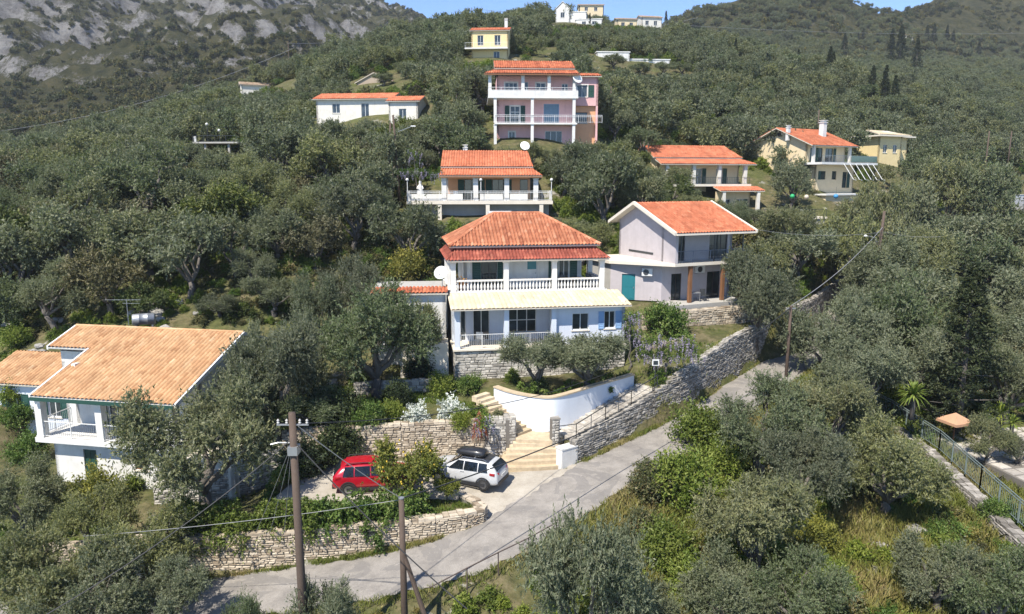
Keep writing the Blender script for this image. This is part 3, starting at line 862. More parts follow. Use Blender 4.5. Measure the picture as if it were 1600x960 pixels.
# skirt roof all round, then hip roof
z_e, z_s = UF + 2.28, UF + 3.05
ex0, ex1, ey0, ey1 = -.25, 11.55, 2.75, 10.75
ix0, ix1, iy0, iy1 = .55, 10.75, 4.5, 10.2
tiles(T, 'skirt_front', (ex0, ey0, z_e), (ex1, ey0, z_e), (ix0, iy0, z_s), (ix1, iy0, z_s), TILE_SKIRT, .24, .4)
tiles(T, 'skirt_right', (ex1, ey0, z_e), (ex1, ey1, z_e), (ix1, iy0, z_s), (ix1, iy1, z_s), TILE_SKIRT, .24, .4)
tiles(T, 'skirt_left', (ex0, ey1, z_e), (ex0, ey0, z_e), (ix0, iy1, z_s), (ix0, iy0, z_s), TILE_SKIRT, .24, .4)
slab(T, 'upper_band', rect(.35, 10.9, 4.25, 10.3), z_s - .3, z_s + .13, paint('dark_red_band', (.20, .05, .045), .8, .3))
hx0, hx1, hy0, hy1, hz = .0, 11.15, 3.85, 11.6, z_s + .14
ra, rb = (3.7, 7.75, hz + 2.15), (7.3, 7.75, hz + 2.15)
tiles(T, 'hip_front', (hx0, hy0, hz), (hx1, hy0, hz), ra, rb, TILE_MAIN, .26, .42, .065)
tiles(T, 'hip_right', (hx1, hy0, hz), (hx1, hy1, hz), rb, rb, TILE_MAIN, .26, .42, .065)
tiles(T, 'hip_left', (hx0, hy1, hz), (hx0, hy0, hz), ra, ra, TILE_MAIN, .26, .42, .065)
tiles(T, 'hip_back', (hx1, hy1, hz), (hx0, hy1, hz), rb, ra, TILE_MAIN, .26, .42, .065)
up = Vector((0, 0, .05))
for a, b in ((ra, rb), ((hx0, hy0, hz), ra), ((hx1, hy0, hz), rb), ((hx0, hy1, hz), ra), ((hx1, hy1, hz), rb)): ridge(T, Vector(a) + up, Vector(b) + up, TILE_MAIN)
MB().box(3.4, 5.2, 8.3, 9.0, hz + 1.7, hz + 2.32).build('solar_tank', MTLW, T)

# ---------------------------------------------------------------- low white annex left of the main house
T = empty('annex', tuple(G(586, 530, -10.9)), R(6), 'low white annex with red tile edge behind the garden olive', 'annex')
Wl = Wall(T, (0, 0), (5.0, 0), -3, 3.3, WHITE, ops=[(2.9, 3.8, 1.2, 2.3), (.7, 1.6, .0, 2.1)])
Wl.window(2.9, 3.8, 1.2, 2.3); Wl.door(.7, 1.6, 0, 2.1, MTLW)
Wall(T, (5.0, 0), (5.0, 4.6), -3, 3.3, WHITE); Wall(T, (0, 4.6), (0, 0), -3, 3.3, WHITE); Wall(T, (5, 4.6), (0, 4.6), -.9, 3.3, WHITE)
tiles(T, 'annex_tiles', (-.2, -.35, 3.22), (5.15, -.35, 3.22), (-.2, .9, 3.5), (5.15, .9, 3.5), TILE_RED, .26, .42)
slab(T, 'flat_roof', rect(-.1, 5.05, .92, 4.7), 3.3, 3.42, CONC)
slab(T, 'porch_floor', rect(1.8, 5.1, -1.6, -.02), -3, -.05, TRIM)
railing(T, [(1.9, -1.5, -.05), (4.0, -1.5, -.05)], .9, MTLD, bars=False, mid=2)

# ---------------------------------------------------------------- white house with the tan roof
LH = Vector((-28.75, 46.0, 0)); LHY = R(-10.5)
T = empty('house', (LH.x, LH.y, -17.3), LHY, 'white two storey house with wide tan tile roof and corner balcony', 'house')
# local: x along ridge to the right, y back; ridge at y=0
zr, ze, run = 7.9, 5.4, 7.1
WD = 12.0; n1 = 3.0; fy = -2.45
f1 = .345
tiles(T, 'upper_left_slope', (0, -run * f1, zr + (ze - zr) * f1), (n1, -run * f1, zr + (ze - zr) * f1), (0, 0, zr), (n1, 0, zr), TILE_TAN, .27, .42, .06, under=WHITE)
tiles(T, 'front_slope', (n1 + .004, -run, ze), (WD, -run, ze), (n1 + .004, 0, zr), (WD, 0, zr), TILE_TAN, .27, .42, .06, under=WHITE)
tiles(T, 'back_slope', (WD, 5.5, zr - 1.9), (0, 5.5, zr - 1.9), (WD, 0, zr), (0, 0, zr), TILE_TAN, .27, .42, .06, under=WHITE)
ridge(T, (0, 0, zr + .05), (WD, 0, zr + .05), TILE_TAN, .12)
dn = Vector((0, 0, -.1))
def board(name, a, b, w=.12, h=.24, mat=WHITE):
    a, b = Vector(a), Vector(b); d = (b - a); s_ = Vector((d.y, -d.x, 0)).normalized() * w / 2
    Z0, Z1 = Vector((0, 0, -h * .6)), Vector((0, 0, h * .4))
    return MB().hexa([a - s_ + Z0, b - s_ + Z0, b + s_ + Z0, a + s_ + Z0, a - s_ + Z1, b - s_ + Z1, b + s_ + Z1, a + s_ + Z1]).build(name, mat, T, fix=True)
board('verge', (WD + .06, 0, zr), (WD + .06, -run, ze)); board('verge', (WD + .06, 0, zr), (WD + .06, 5.5, zr - 1.9))
board('verge', (n1 - .06, -run * f1 - .06, zr + (ze - zr) * f1), (n1 - .06, -run, ze)); board('verge', (-.06, 0, zr), (-.06, -run * f1, zr + (ze - zr) * f1)); board('verge', (-.06, 0, zr), (-.06, 5.5, zr - 1.9))
MB().box(n1, WD, -run - .14, -run - .02, ze - .2, ze - .02).build('gutter', GREENS, T)
BF = 2.9
by = -run + .35   # balcony front
w_y = -4.35      # wall behind the balcony
Wl = Wall(T, (n1 + .3, w_y), (WD - .35, w_y), BF, 6.3, WHITE, ops=[(2.2, 3.3, BF, BF + 2.1), (5.2, 6.3, BF, BF + 2.1)])
Wl.window(2.2, 3.3, BF, BF + 2.1, MTLW, 2, 1, False); Wl.shutter(1.55, 2.18, BF + .03, BF + 2.1); Wl.shutter(3.32, 3.95, BF + .03, BF + 2.1)
Wl.window(5.2, 6.3, BF, BF + 2.1, MTLW, 2, 1, False); Wl.shutter(4.55, 5.18, BF + .03, BF + 2.1); Wl.shutter(6.32, 6.95, BF + .03, BF + 2.1)
Wall(T, (n1 + .3, -1.9), (n1 + .3, w_y), -.5, 6.6, WHITE)
Wl = Wall(T, (.35, -1.9), (n1 + .3, -1.9), -.5, 6.7, WHITE, ops=[(1.0, 1.9, BF + .8, BF + 1.9)])
Wl.window(1.0, 1.9, BF + .8, BF + 1.9); Wl.shutter(.45, .98, BF + .8, BF + 1.9); Wl.shutter(1.92, 2.45, BF + .8, BF + 1.9)
Wall(T, (.35, 5.0), (.35, -1.9), -.5, 6.0, WHITE, top=[(0.0, 6.05), (5.0, 7.7), (6.9, 7.1)])
Wall(T, (WD - .35, w_y), (WD - .35, 5.0), -.5, 6.0, WHITE, top=[(0, 6.2), (4.35, 7.75), (9.3, 6.05)])
Wall(T, (WD - .35, 5), (.35, 5), -.5, 6.0, WHITE)
slab(T, 'balcony_slab', rect(n1 - .25, WD - .1, by - .12, w_y + .1), BF - .28, BF, WHITE)
for x in (n1 + .1, n1 + 4.0, WD - .55): column(T, x, by + .12, BF, ze - .12, .42)
railing(T, [(n1 - .15, w_y + .1, BF), (n1 - .15, by, BF), (n1 - .12, by - .02, BF)], .95, MTLW)
railing(T, [(n1 + .32, by + .02, BF), (n1 + 3.78, by + .02, BF)], .95, MTLW); railing(T, [(n1 + 4.22, by + .02, BF), (WD - .78, by + .02, BF)], .95, MTLW)
Wg = Wall(T, (n1 + .3, -6.2), (WD - .35, -6.2), -.6, BF - .285, WHITE, ops=[(1.9, 2.75, 0, 2.1), (5.2, 6.1, 1.1, 1.9)])
Wg.door(1.9, 2.75, 0, 2.1); Wg.window(5.2, 6.1, 1.1, 1.9, WOODB)
Wall(T, (n1 + .3, -4.3), (n1 + .3, -6.2), -.6, BF - .285, WHITE); Wall(T, (WD - .35, -6.2), (WD - .35, -4.4), -.6, BF - .285, WHITE)
# small lean-to room at its right foot
Wr = Wall(T, (WD - .3, -6.6), (WD + 3.0, -6.6), -.6, 2.2, OFFW, ops=[(.6, 1.4, 0, 2.0), (2.0, 2.8, 0, 2.0)]); Wr.door(.6, 1.4, 0, 2.0); Wr.door(2.0, 2.8, 0, 2.0, OFFW)
Wall(T, (WD + 3.0, -6.6), (WD + 3.0, -3.5), -.6, 2.2, OFFW); slab(T, 'flat_roof', rect(WD - .28, WD + 3.2, -6.8, -3.4), 2.2, 2.36, TRIM)
# water barrel and aerial on the slope behind
# ---------------------------------------------------------------- small annex at the left edge
T = empty('outbuilding', (-36.2, 47.0, -17.3), R(-10), 'small pale outbuilding with tan roof at the left edge of the photo', 'outbuilding')
Wl = Wall(T, (0, 0), (7.2, 0), -.5, 3.9, BLUEW, ops=[(1.9, 2.9, 1.6, 3.1), (4.9, 5.9, 1.6, 3.1)])
for a in (1.9, 4.9):
    Wl.window(a, a + 1.0, 1.6, 3.1, MTLW, 2); Wl.shutter(a - .58, a - .02, 1.6, 3.1); Wl.shutter(a + 1.02, a + 1.58, 1.6, 3.1)
Wall(T, (7.2, 0), (7.2, 5), -.5, 3.9, BLUEW); Wall(T, (0, 5), (0, 0), -.5, 3.9, BLUEW)
tiles(T, 'outbuilding_front', (-.3, -.4, 3.85), (7.6, -.4, 3.85), (-.3, 3.2, 5.2), (7.6, 3.2, 5.2), TILE_TAN, .27, .42)
tiles(T, 'outbuilding_back', (7.6, 6.4, 3.9), (-.3, 6.4, 3.9), (7.6, 3.2, 5.2), (-.3, 3.2, 5.2), TILE_TAN, .27, .42)

# ---------------------------------------------------------------- lavender house
T = empty('house', (PH_O[0], PH_O[1], -9.65), PH_Y, 'lavender grey house with orange gabled roof and long balcony rail', 'house')
WL, DP, F2 = 7.0, 8.2, 3.25
Wl = Wall(T, (0, 1.7), (WL, 1.7), 0, F2 - .25, LAV, ops=[(.1, .1, 0, 0)] and [(.95, 2.0, 0, 2.2), (4.6, 6.0, 0, 2.2)])
Wl.window(.95, 2.0, 0, 2.2, BLACKF, 2, 1, False); Wl.window(4.6, 6.0, 0, 2.2, BLACKF, 2, 1, False); ac_unit(Wl, 3.2, 2.2)
Wa = Wall(T, (-3.2, 4.4), (0, 1.7), 0, F2 - .25, LAV, ops=[(.95, 2.05, 0, 2.15)]); Wa.door(.95, 2.05, 0, 2.15, TEAL); ac_unit(Wa, 2.6, 2.1)
Wall(T, (-3.2, 8.4), (-3.2, 4.4), 0, F2 - .25, CONC); Wall(T, (WL, 1.7), (WL, DP), 0, F2 - .25, LAV)
slab(T, 'balcony_slab', [(-3.5, 4.2), (0, 0), (WL + .1, 0), (WL + .1, DP), (-3.5, DP + .4)], F2 - .24, F2, TRIM)
slab(T, 'porch_floor', [(-.4, -.6), (WL, -.6), (WL, 1.7), (-.4, 1.7)], -.4, -.01, CONC)
for x in (1.7, 5.0, 6.8): MB().box(x - .13, x + .13, .1, .36, 0, F2 - .245).build('column', WOODB, T)
Wu = Wall(T, (0, 1.6), (WL, 1.6), F2, F2 + 3.0, LAV, ops=[(.1, 2.1, F2, F2 + 2.2), (4.6, 6.5, F2, F2 + 2.2)])
Wu.window(.1, 2.1, F2, F2 + 2.2, BLACKF, 2, 1, False, pane=GLASS); Wu.window(4.6, 6.5, F2, F2 + 2.2, BLACKF, 3, 1, False)
zr2 = F2 + 4.65
Wall(T, (0, DP), (0, .0), F2, F2 + 2.45, LAV, top=[(0, F2 + 3.15), (3.1, zr2 - .1), (DP, F2 + 2.65)])
Wall(T, (WL, 1.6), (WL, DP), F2, F2 + 2.6, LAV, top=[(0, F2 + 3.1), (3.5, zr2 - .1), (DP - 1.6, F2 + 2.9)]); Wall(T, (WL, DP), (0, DP), F2, F2 + 2.8, LAV)
tiles(T, 'front_slope', (-.5, -.7, F2 + 2.42), (WL + .4, -.7, F2 + 2.42), (-.5, 5.1, zr2), (WL + .4, 5.1, zr2), TILE_ORANGE, .28, .4, .055)
tiles(T, 'back_slope', (WL + .4, 9.0, F2 + 2.9), (-.5, 9.0, F2 + 2.9), (WL + .4, 5.1, zr2), (-.5, 5.1, zr2), TILE_ORANGE, .28, .4, .055)
board('verge', (-.62, -.75, F2 + 2.45), (-.62, 5.1, zr2 + .03), .22, .26, TRIM); board('verge', (-.62, 5.1, zr2 + .03), (-.62, 9.0, F2 + 2.93), .22, .26, TRIM)
board('verge', (WL + .47, -.75, F2 + 2.45), (WL + .47, 5.1, zr2 + .03), .18, .24, TRIM)
MB().box(-.5, WL + .4, -.82, -.71, F2 + 2.28, F2 + 2.4).build('gutter', TRIM, T)
railing(T, [(0.05, .1, F2), (WL, .1, F2)], .95, plain('blue_grey_metal', (.16, .18, .22), .5), .12)
for x in (.6, 3.9, 6.85): MB().tube([(x, .12, F2), (x, .12, F2 + 2.6)], .06, 6).build('post', MTLD, T)
MB().box(-.03, .0, 3.0, 6.6, F2 + .45, F2 + .62).build('wall_vent', MTLD, T)

# ---------------------------------------------------------------- orange villa in the middle of the slope
VO = G(688, 316, -2.1); VO = U(690, 314, 74.0)
T = empty('villa', (VO.x, VO.y, VO.z), R(2), 'small peach walled villa with bright tile roof and white terrace railing', 'villa')
slab(T, 'terrace_slab', rect(-3.6, 11.6, -.3, 9.5), -.35, 0, TRIM)
Wl = Wall(T, (-3.2, 1.0), (11.3, 1.0), -3.2, -.352, CONC); 
for x in (-.2, 4.8, 10.4): MB().box(x - .2, x + .2, -.25, .1, -3.2, -.353).build('pier', TRIM, T)
Wl = Wall(T, (.3, 3.0), (9.4, 3.0), 0, 2.7, PEACH, ops=[(2.0, 3.5, 0, 2.2), (5.0, 6.4, 0, 2.2), (8.0, 9.2, 0, 2.2)])
for a, b in ((2.0, 3.5), (5.0, 6.4)):
    Wl.window(a, b, 0, 2.2, BLACKF, 2, 1, False); Wl.shutter(a - .7, a - .02, .03, 2.2); Wl.shutter(b + .02, b + .7, .03, 2.2)
Wl.window(8.0, 9.2, 0, 2.2, BLACKF, 1, 1, False)
Wall(T, (.3, 9), (.3, 3.0), 0, 2.7, WHITE, top=[(0, 2.8), (2.2, 4.6), (6, 3.0)]); Wall(T, (9.4, 3.0), (9.4, 9), 0, 2.7, PEACH, top=[(0, 3.1), (3.8, 4.6), (6, 2.8)]); Wall(T, (9.4, 9), (.3, 9), 0, 2.7, PEACH)
for x in (.25, 3.55, 6.8, 9.85): column(T, x, .5, 0, 2.35, .5)
for x0, x1 in ((.6, 2.2), (4.0, 6.4), (7.1, 9.0)): MB().box(x0, x1, .35, .5, 0, .72).build('parapet', WHITE, T)
MB().box(-3.5, 0, .3, .45, 0, .7).build('parapet', WHITE, T)
tiles(T, 'porch_roof', (-.2, -.1, 2.55), (10.5, -.1, 2.55), (-.2, 2.6, 3.3), (9.6, 2.6, 3.3), TILE_ORANGE, .28, .42)
tiles(T, 'main_roof', (-.2, 2.45, 3.5), (9.7, 2.45, 3.5), (-.2, 6.6, 5.35), (9.3, 6.6, 5.35), TILE_ORANGE, .28, .42)
tiles(T, 'rear_roof', (9.7, 10, 3.6), (-.2, 10, 3.6), (9.3, 6.6, 5.35), (-.2, 6.6, 5.35), TILE_ORANGE, .28, .42)
MB().box(-.2, 10.5, -.22, -.12, 2.36, 2.52).build('fascia', WOODB, T)
railing(T, [(-3.55, 2.5, 0), (-3.55, -.2, 0), (11.5, -.2, 0), (11.5, 3, 0)], 1.0, MTLW, .16, rails=(1.0, .85))
chimney(T, 2.3, 7.6, 4.6, 5.7, .5)
dish(T, (9.0, 6.7, 5.85), R(10), .55)
for x in (-3.5, 4.1, 11.45):
    MB().tube([(x, -.12, 0), (x, -.12, 2.0)], .04, 6).build('lamp_post', MTLW, T)
    MB().lathe([(.03, -.17), (.13, -.1), (.17, 0), (.13, .1), (.03, .17)], 10, (x, -.12, 2.16)).build('globe_lamp', WHITE, T, True)

# ---------------------------------------------------------------- pink house, three storeys
PO = U(775, 192, 90.0)
T = empty('house', (PO.x, PO.y, PO.z), R(3), 'pink three storey house with white balcony bands up the slope', 'house')
h2 = 3.2
slab(T, 'balcony_slab', rect(-.2, 10.3, -.3, 9), -.2, 0, WHITE); slab(T, 'balcony_slab', rect(-1.0, 10.4, -.3, 9), h2 - .2, h2, WHITE)
Wl = Wall(T, (.2, 1.5), (10.1, 1.5), -5.5, -.2, PINK, ops=[(1.5, 2.3, -2.0, -1.0), (6.2, 8.4, -2.6, -.9)]); Wl.window(1.5, 2.3, -2.0, -1.0, surround=WHITE); Wl.window(6.2, 8.4, -2.6, -.9, MTLW, 3)
Wl = Wall(T, (.2, 1.5), (10.1, 1.5), 0, h2 - .2, PINK, ops=[(1.7, 2.9, 0, 2.2), (6.0, 8.0, 0, 2.5)])
Wl.window(1.7, 2.9, 0, 2.2, MTLW, 2, 3, False, surround=WHITE); Wl.shutter(1.0, 1.57, .03, 2.25); Wl.shutter(3.03, 3.6, .03, 2.25)
Wl.window(6.0, 8.0, 0, 2.5, BLUES, 1, 1, False, pane=plain('blue_roller_blind', (.11, .19, .28), .4))
Wl = Wall(T, (.2, 1.5), (10.1, 1.5), h2, h2 + 2.7, PINK, ops=[(1.0, 2.6, h2 + .6, h2 + 1.9), (3.3, 4.0, h2, h2 + 2.0), (5.0, 6.2, h2 + .6, h2 + 1.9), (8.3, 9.1, h2 + .9, h2 + 1.8)])
Wl.window(1.0, 2.6, h2 + .6, h2 + 1.9, MTLW, 3, 2, surround=WHITE); Wl.window(3.3, 4.0, h2, h2 + 2.0, MTLW, 1, 2, False); Wl.window(5.0, 6.2, h2 + .6, h2 + 1.9, MTLW, 2, 2, surround=WHITE); Wl.window(8.3, 9.1, h2 + .9, h2 + 1.8)
for z0, z1 in ((-5.5, -.2), (0, h2 - .2), (h2, h2 + 2.7)):
    Wall(T, (.2, 9), (.2, 1.5), z0, z1, PINK); Wall(T, (10.1, 1.5), (10.1, 9), z0, z1, PINK)
Wall(T, (10.1, 9), (.2, 9), -5.5, h2 + 2.7, PINK)
MB().box(-.98, 10.38, -.28, -.13, h2, h2 + .75).build('parapet', WHITE, T)
railing(T, [(-.95, -.2, h2 + .75), (10.3, -.2, h2 + .75)], .35, MTLW, bars=False)
railing(T, [(-.15, -.2, 0), (13.5, -.2, 0)], .95, MTLW, .25, rails=(1, .8))
for x in (-.75, 3.4, 6.7, 9.9): column(T, x, .0, h2 + .76 if x < 9 else h2 + .76, h2 + 2.6, .4)
for x in (-.1, 4.6, 9.9): column(T, x, .0, 0, h2 - .205, .36); column(T, x, .0, -4.8, -.205, .36)
tiles(T, 'porch_roof', (-1.5, -.6, h2 + 2.7), (10.5, -.6, h2 + 2.7), (-.2, 2.2, h2 + 3.5), (10.5, 2.2, h2 + 3.5), TILE_RED, .3, .45)
tiles(T, 'main_roof', (-.1, 2.1, h2 + 3.75), (10.3, 2.1, h2 + 3.75), (-.1, 6.4, h2 + 5.3), (10.3, 6.4, h2 + 5.3), TILE_RED, .3, .45)
tiles(T, 'rear_roof', (10.3, 9.8, h2 + 3.9), (-.1, 9.8, h2 + 3.9), (10.3, 6.4, h2 + 5.3), (-.1, 6.4, h2 + 5.3), TILE_RED, .3, .45)
MB().box(-1.5, 10.5, -.72, -.62, h2 + 2.52, h2 + 2.68).build('fascia', WOODB, T)
Wl = Wall(T, (10.1, 2.6), (13.4, 2.6), h2 - .8, h2 + 2.9, PINK, ops=[(.5, 1.9, h2 + .3, h2 + 1.8)]); Wl.window(.5, 1.9, h2 + .3, h2 + 1.8, surround=WHITE); Wl.shutter(2.0, 2.75, h2 + .3, h2 + 1.8)
Wl = Wall(T, (10.1, 3.0), (13.2, 3.0), -2.5, h2 - .81, PEACH, ops=[(.4, 2.0, .2, 1.6)]); Wl.window(.4, 2.0, .2, 1.6, BLACKF)
Wall(T, (13.4, 2.6), (13.4, 8.5), -2.5, h2 + 2.9, PINK)
tiles(T, 'wing_roof', (10.0, 2.1, h2 + 2.85), (13.8, 2.1, h2 + 2.85), (10.0, 6, h2 + 3.7), (13.8, 6, h2 + 3.7), TILE_RED, .3, .45)
dish(T, (10.2, -.35, h2 + 2.1), R(20), .65)

# ---------------------------------------------------------------- cream houses on the right
AO = U(1036, 288, 94.0)
T = empty('house', (AO.x, AO.y, AO.z), R(12), 'cream house with red two step roof above the stone terrace', 'house')
slab(T, 'porch_slab', rect(-1, 12.6, -.4, 8), -.3, 0, TRIM)
Wl = Wall(T, (0, 2), (12, 2), 0, 2.8, CREAM, ops=[(2.0, 3.2, 0, 2.1), (5.4, 6.5, 0, 2.1), (8.6, 9.6, 0, 2.1)])
for a, b in ((2.0, 3.2), (5.4, 6.5), (8.6, 9.6)):
    Wl.window(a, b, 0, 2.1, MTLW, 2, 1, False); Wl.shutter(b + .03, b + .6, .03, 2.1)
Wall(T, (0, 9), (0, 2), -4.5, 2.8, CREAM, top=[(0, 2.9), (2.6, 4.6), (7, 3.0)]); Wall(T, (12, 2), (12, 9), -4.5, 2.8, CREAM, top=[(0, 3.0), (4.4, 4.6), (7, 2.9)])
Wall(T, (12, 9), (0, 9), -4.5, 2.8, CREAM)
for x in (.5, 4.3, 8.0, 11.8): column(T, x, .0, 0, 2.5, .45, OFFW)
railing(T, [(-.9, -.3, 0), (12.4, -.3, 0)], .9, MTLD, .25)
tiles(T, 'porch_roof', (-.6, -.6, 2.6), (13.2, -.6, 2.6), (-.4, 2.0, 3.3), (12.2, 2.0, 3.3), TILE_ORANGE, .3, .45)
tiles(T, 'main_roof', (-.6, 1.9, 3.5), (12.4, 1.9, 3.5), (-.6, 6.3, 5.3), (11.8, 6.3, 5.3), TILE_ORANGE, .3, .45)
tiles(T, 'rear_roof', (12.4, 10, 3.5), (-.6, 10, 3.5), (11.8, 6.3, 5.3), (-.6, 6.3, 5.3), TILE_ORANGE, .3, .45)
Wl = Wall(T, (7.2, -1.0), (12.2, -1.0), -4.4, -.95, CREAM, ops=[(1.2, 2.1, -3.2, -2.0), (3.0, 4.0, -4.0, -2.0)]); Wl.window(1.2, 2.1, -3.2, -2.0); Wl.window(3.0, 4.0, -4.0, -2.0, MTLW, 2, 1, False); Wl.shutter(4.05, 4.6, -4.0, -2.0)
Wall(T, (12.2, -1.0), (12.2, 2), -4.4, -.95, CREAM); Wall(T, (0, 2), (7.2, 2), -4.5, -.3, CREAM)
tiles(T, 'lower_roof', (7.0, -2.6, -.9), (13.4, -2.6, -.9), (7.0, -.45, -.35), (13.4, -.45, -.35), TILE_ORANGE, .3, .45)
for x in (7.6, 12.6): column(T, x, -2.3, -4.4, -.92, .4, OFFW)
BO = U(1175, 340, 92.0)
T = empty('terrace', (BO.x, BO.y, BO.z), R(8), 'walled patio terrace with iron railing above the lavender house', 'terrace')
slab(T, 'floor', rect(0, 10.5, 0, 7), -.25, 0, TRIM); slab(T, 'wall', rect(.2, 10.3, .2, 6.8), -4.2, -.252, CONC)
railing(T, [(0.05, .1, 0), (10.4, .1, 0)], 1.0, MTLD, .2)
for k, x in enumerate((2.4, 3.6, 6.5)):
    pt = MB().lathe([(.22, 0), (.32, .5), (.36, .52), (.3, .5), (.02, .45)], 10, (x, 1.2, 0)).build('flower_pot', plain('terracotta', (.42, .16, .08), .8), T)
CO = U(1268, 254, 101.0)
T = empty('house', (CO.x, CO.y, CO.z), R(29), 'cream gabled house with red roof, tall white chimney and glass balcony', 'house')
Wl = Wall(T, (0, 1), (8.5, 1), 0, 2.7, CREAM, ops=[(.8, 1.5, 0, 2.1), (2.6, 3.5, 0, 2.1), (4.1, 5.8, 0, 2.1)])
for a, b in ((.8, 1.5), (2.6, 3.5), (4.1, 5.8)):
    Wl.window(a, b, 0, 2.1, GREENS, 2, 1, False)
Wl.shutter(2.0, 2.58, .03, 2.1); Wl.shutter(5.85, 6.4, .03, 2.1)
Wall(T, (0, 11), (0, 1), -4, 2.6, CREAM, top=[(0, 2.7), (5.0, 4.95), (10, 2.75)]); Wall(T, (8.5, 1), (8.5, 11), -4, 2.6, CREAM, top=[(0, 2.8), (5, 4.95), (10, 2.8)]); Wall(T, (8.5, 11), (0, 11), -4, 2.7, CREAM)
tiles(T, 'front_slope', (-.8, -.6, 2.35), (9.2, -.6, 2.35), (-.8, 6, 5.1), (9.2, 6, 5.1), TILE_ORANGE, .3, .45)
tiles(T, 'rear_slope', (9.2, 12.2, 2.6), (-.8, 12.2, 2.6), (9.2, 6, 5.1), (-.8, 6, 5.1), TILE_ORANGE, .3, .45)
chimney(T, 6.0, 3.2, 3.4, 5.9, .75); chimney(T, -.5, 4.0, 3.2, 5.0, .45)
MB().lathe([(.3, 0), (.3, .04), (.02, .06)], 12).build('vent_window', BLACKF, T).matrix_local = Matrix.Translation((-.02, 6, 4.2)) @ Matrix.Rotation(R(-90), 4, 'Y')
slab(T, 'balcony_slab', rect(-.3, 12.0, -2.0, 1.0), -.3, 0, WHITE)
railing(T, [(-.2, -1.9, 0), (11.9, -1.9, 0), (11.9, 1, 0)], .95, MTLG, .25)
MB().box(6.0, 11.9, -1.96, -1.93, .12, .9).build('glass_screen', plain('greenish_glass', (.10, .16, .13), .15), T)
column(T, 8.2, .0, 0, 2.4, .35, OFFW); column(T, .3, .0, 0, 2.4, .35, OFFW)
Wl = Wall(T, (1.0, 0), (9.5, 0), -4.4, -.31, CREAM, ops=[(1.2, 2.2, -2.4, -1.2), (3.6, 4.6, -2.4, -1.2), (6.0, 7.0, -3.6, -1.3)])
for a, b, c, d in ((1.2, 2.2, -2.4, -1.2), (3.6, 4.6, -2.4, -1.2), (6.0, 7.0, -3.6, -1.3)): Wl.window(a, b, c, d, GREENS, 2, 1, False)
Wl.shutter(.6, 1.18, -2.4, -1.2); Wl.shutter(7.02, 7.6, -3.6, -1.3)
Wall(T, (1.0, 1.0), (1.0, 0), -4.4, -.31, CREAM); Wall(T, (9.5, 0), (9.5, 1), -4.4, -.31, CREAM)
slab(T, 'lower_terrace', rect(-.5, 10.5, -3.2, 0), -4.6, -4.4, WHITE)
slab(T, 'lower_wall', rect(-.2, 10.2, -2.9, 0), -8.0, -4.602, CREAM)
for k in range(6):
    x = 4.2 + k * 1.3
    MB().tube([(x, -2.1, -.15), (x + .35, -3.6, -2.4), (x + 1.0, -3.6, -2.5)], .045, 5).build('awning_frame', MTLW, T)
DO = U(1372, 246, 126.0)
T = empty('house', (DO.x, DO.y, DO.z), R(22), 'pale yellow house with flat overhanging tan roof, farthest on the right', 'house')
Wl = Wall(T, (0, 0), (5.4, 0), -3, 3.6, YELL, ops=[(1.0, 2.0, .8, 2.2), (3.4, 4.4, .8, 2.2)]); Wl.window(1.0, 2.0, .8, 2.2); Wl.window(3.4, 4.4, .8, 2.2)
Wall(T, (5.4, 0), (5.4, 1.8), -3, 3.6, YELL); Wl = Wall(T, (5.4, 1.8), (9.0, 1.8), -3, 3.6, YELL, ops=[(1.2, 2.2, .6, 2.4)]); Wl.window(1.2, 2.2, .6, 2.4)
Wall(T, (9, 1.8), (9, 8), -3, 3.6, YELL); Wall(T, (0, 8), (0, 0), -3, 3.6, YELL)
slab(T, 'roof', [(-.9, -.9), (6.2, -.9), (6.2, .9), (10, .9), (10, 9), (-.9, 9)], 3.6, 3.85, TRIM)
tiles(T, 'upper_roof', (-.4, -.3, 3.95), (9.4, 1.2, 3.95), (1.5, 4.5, 5.0), (7, 4.5, 5.0), TILE_CREAM, .3, .5, slab=.08)
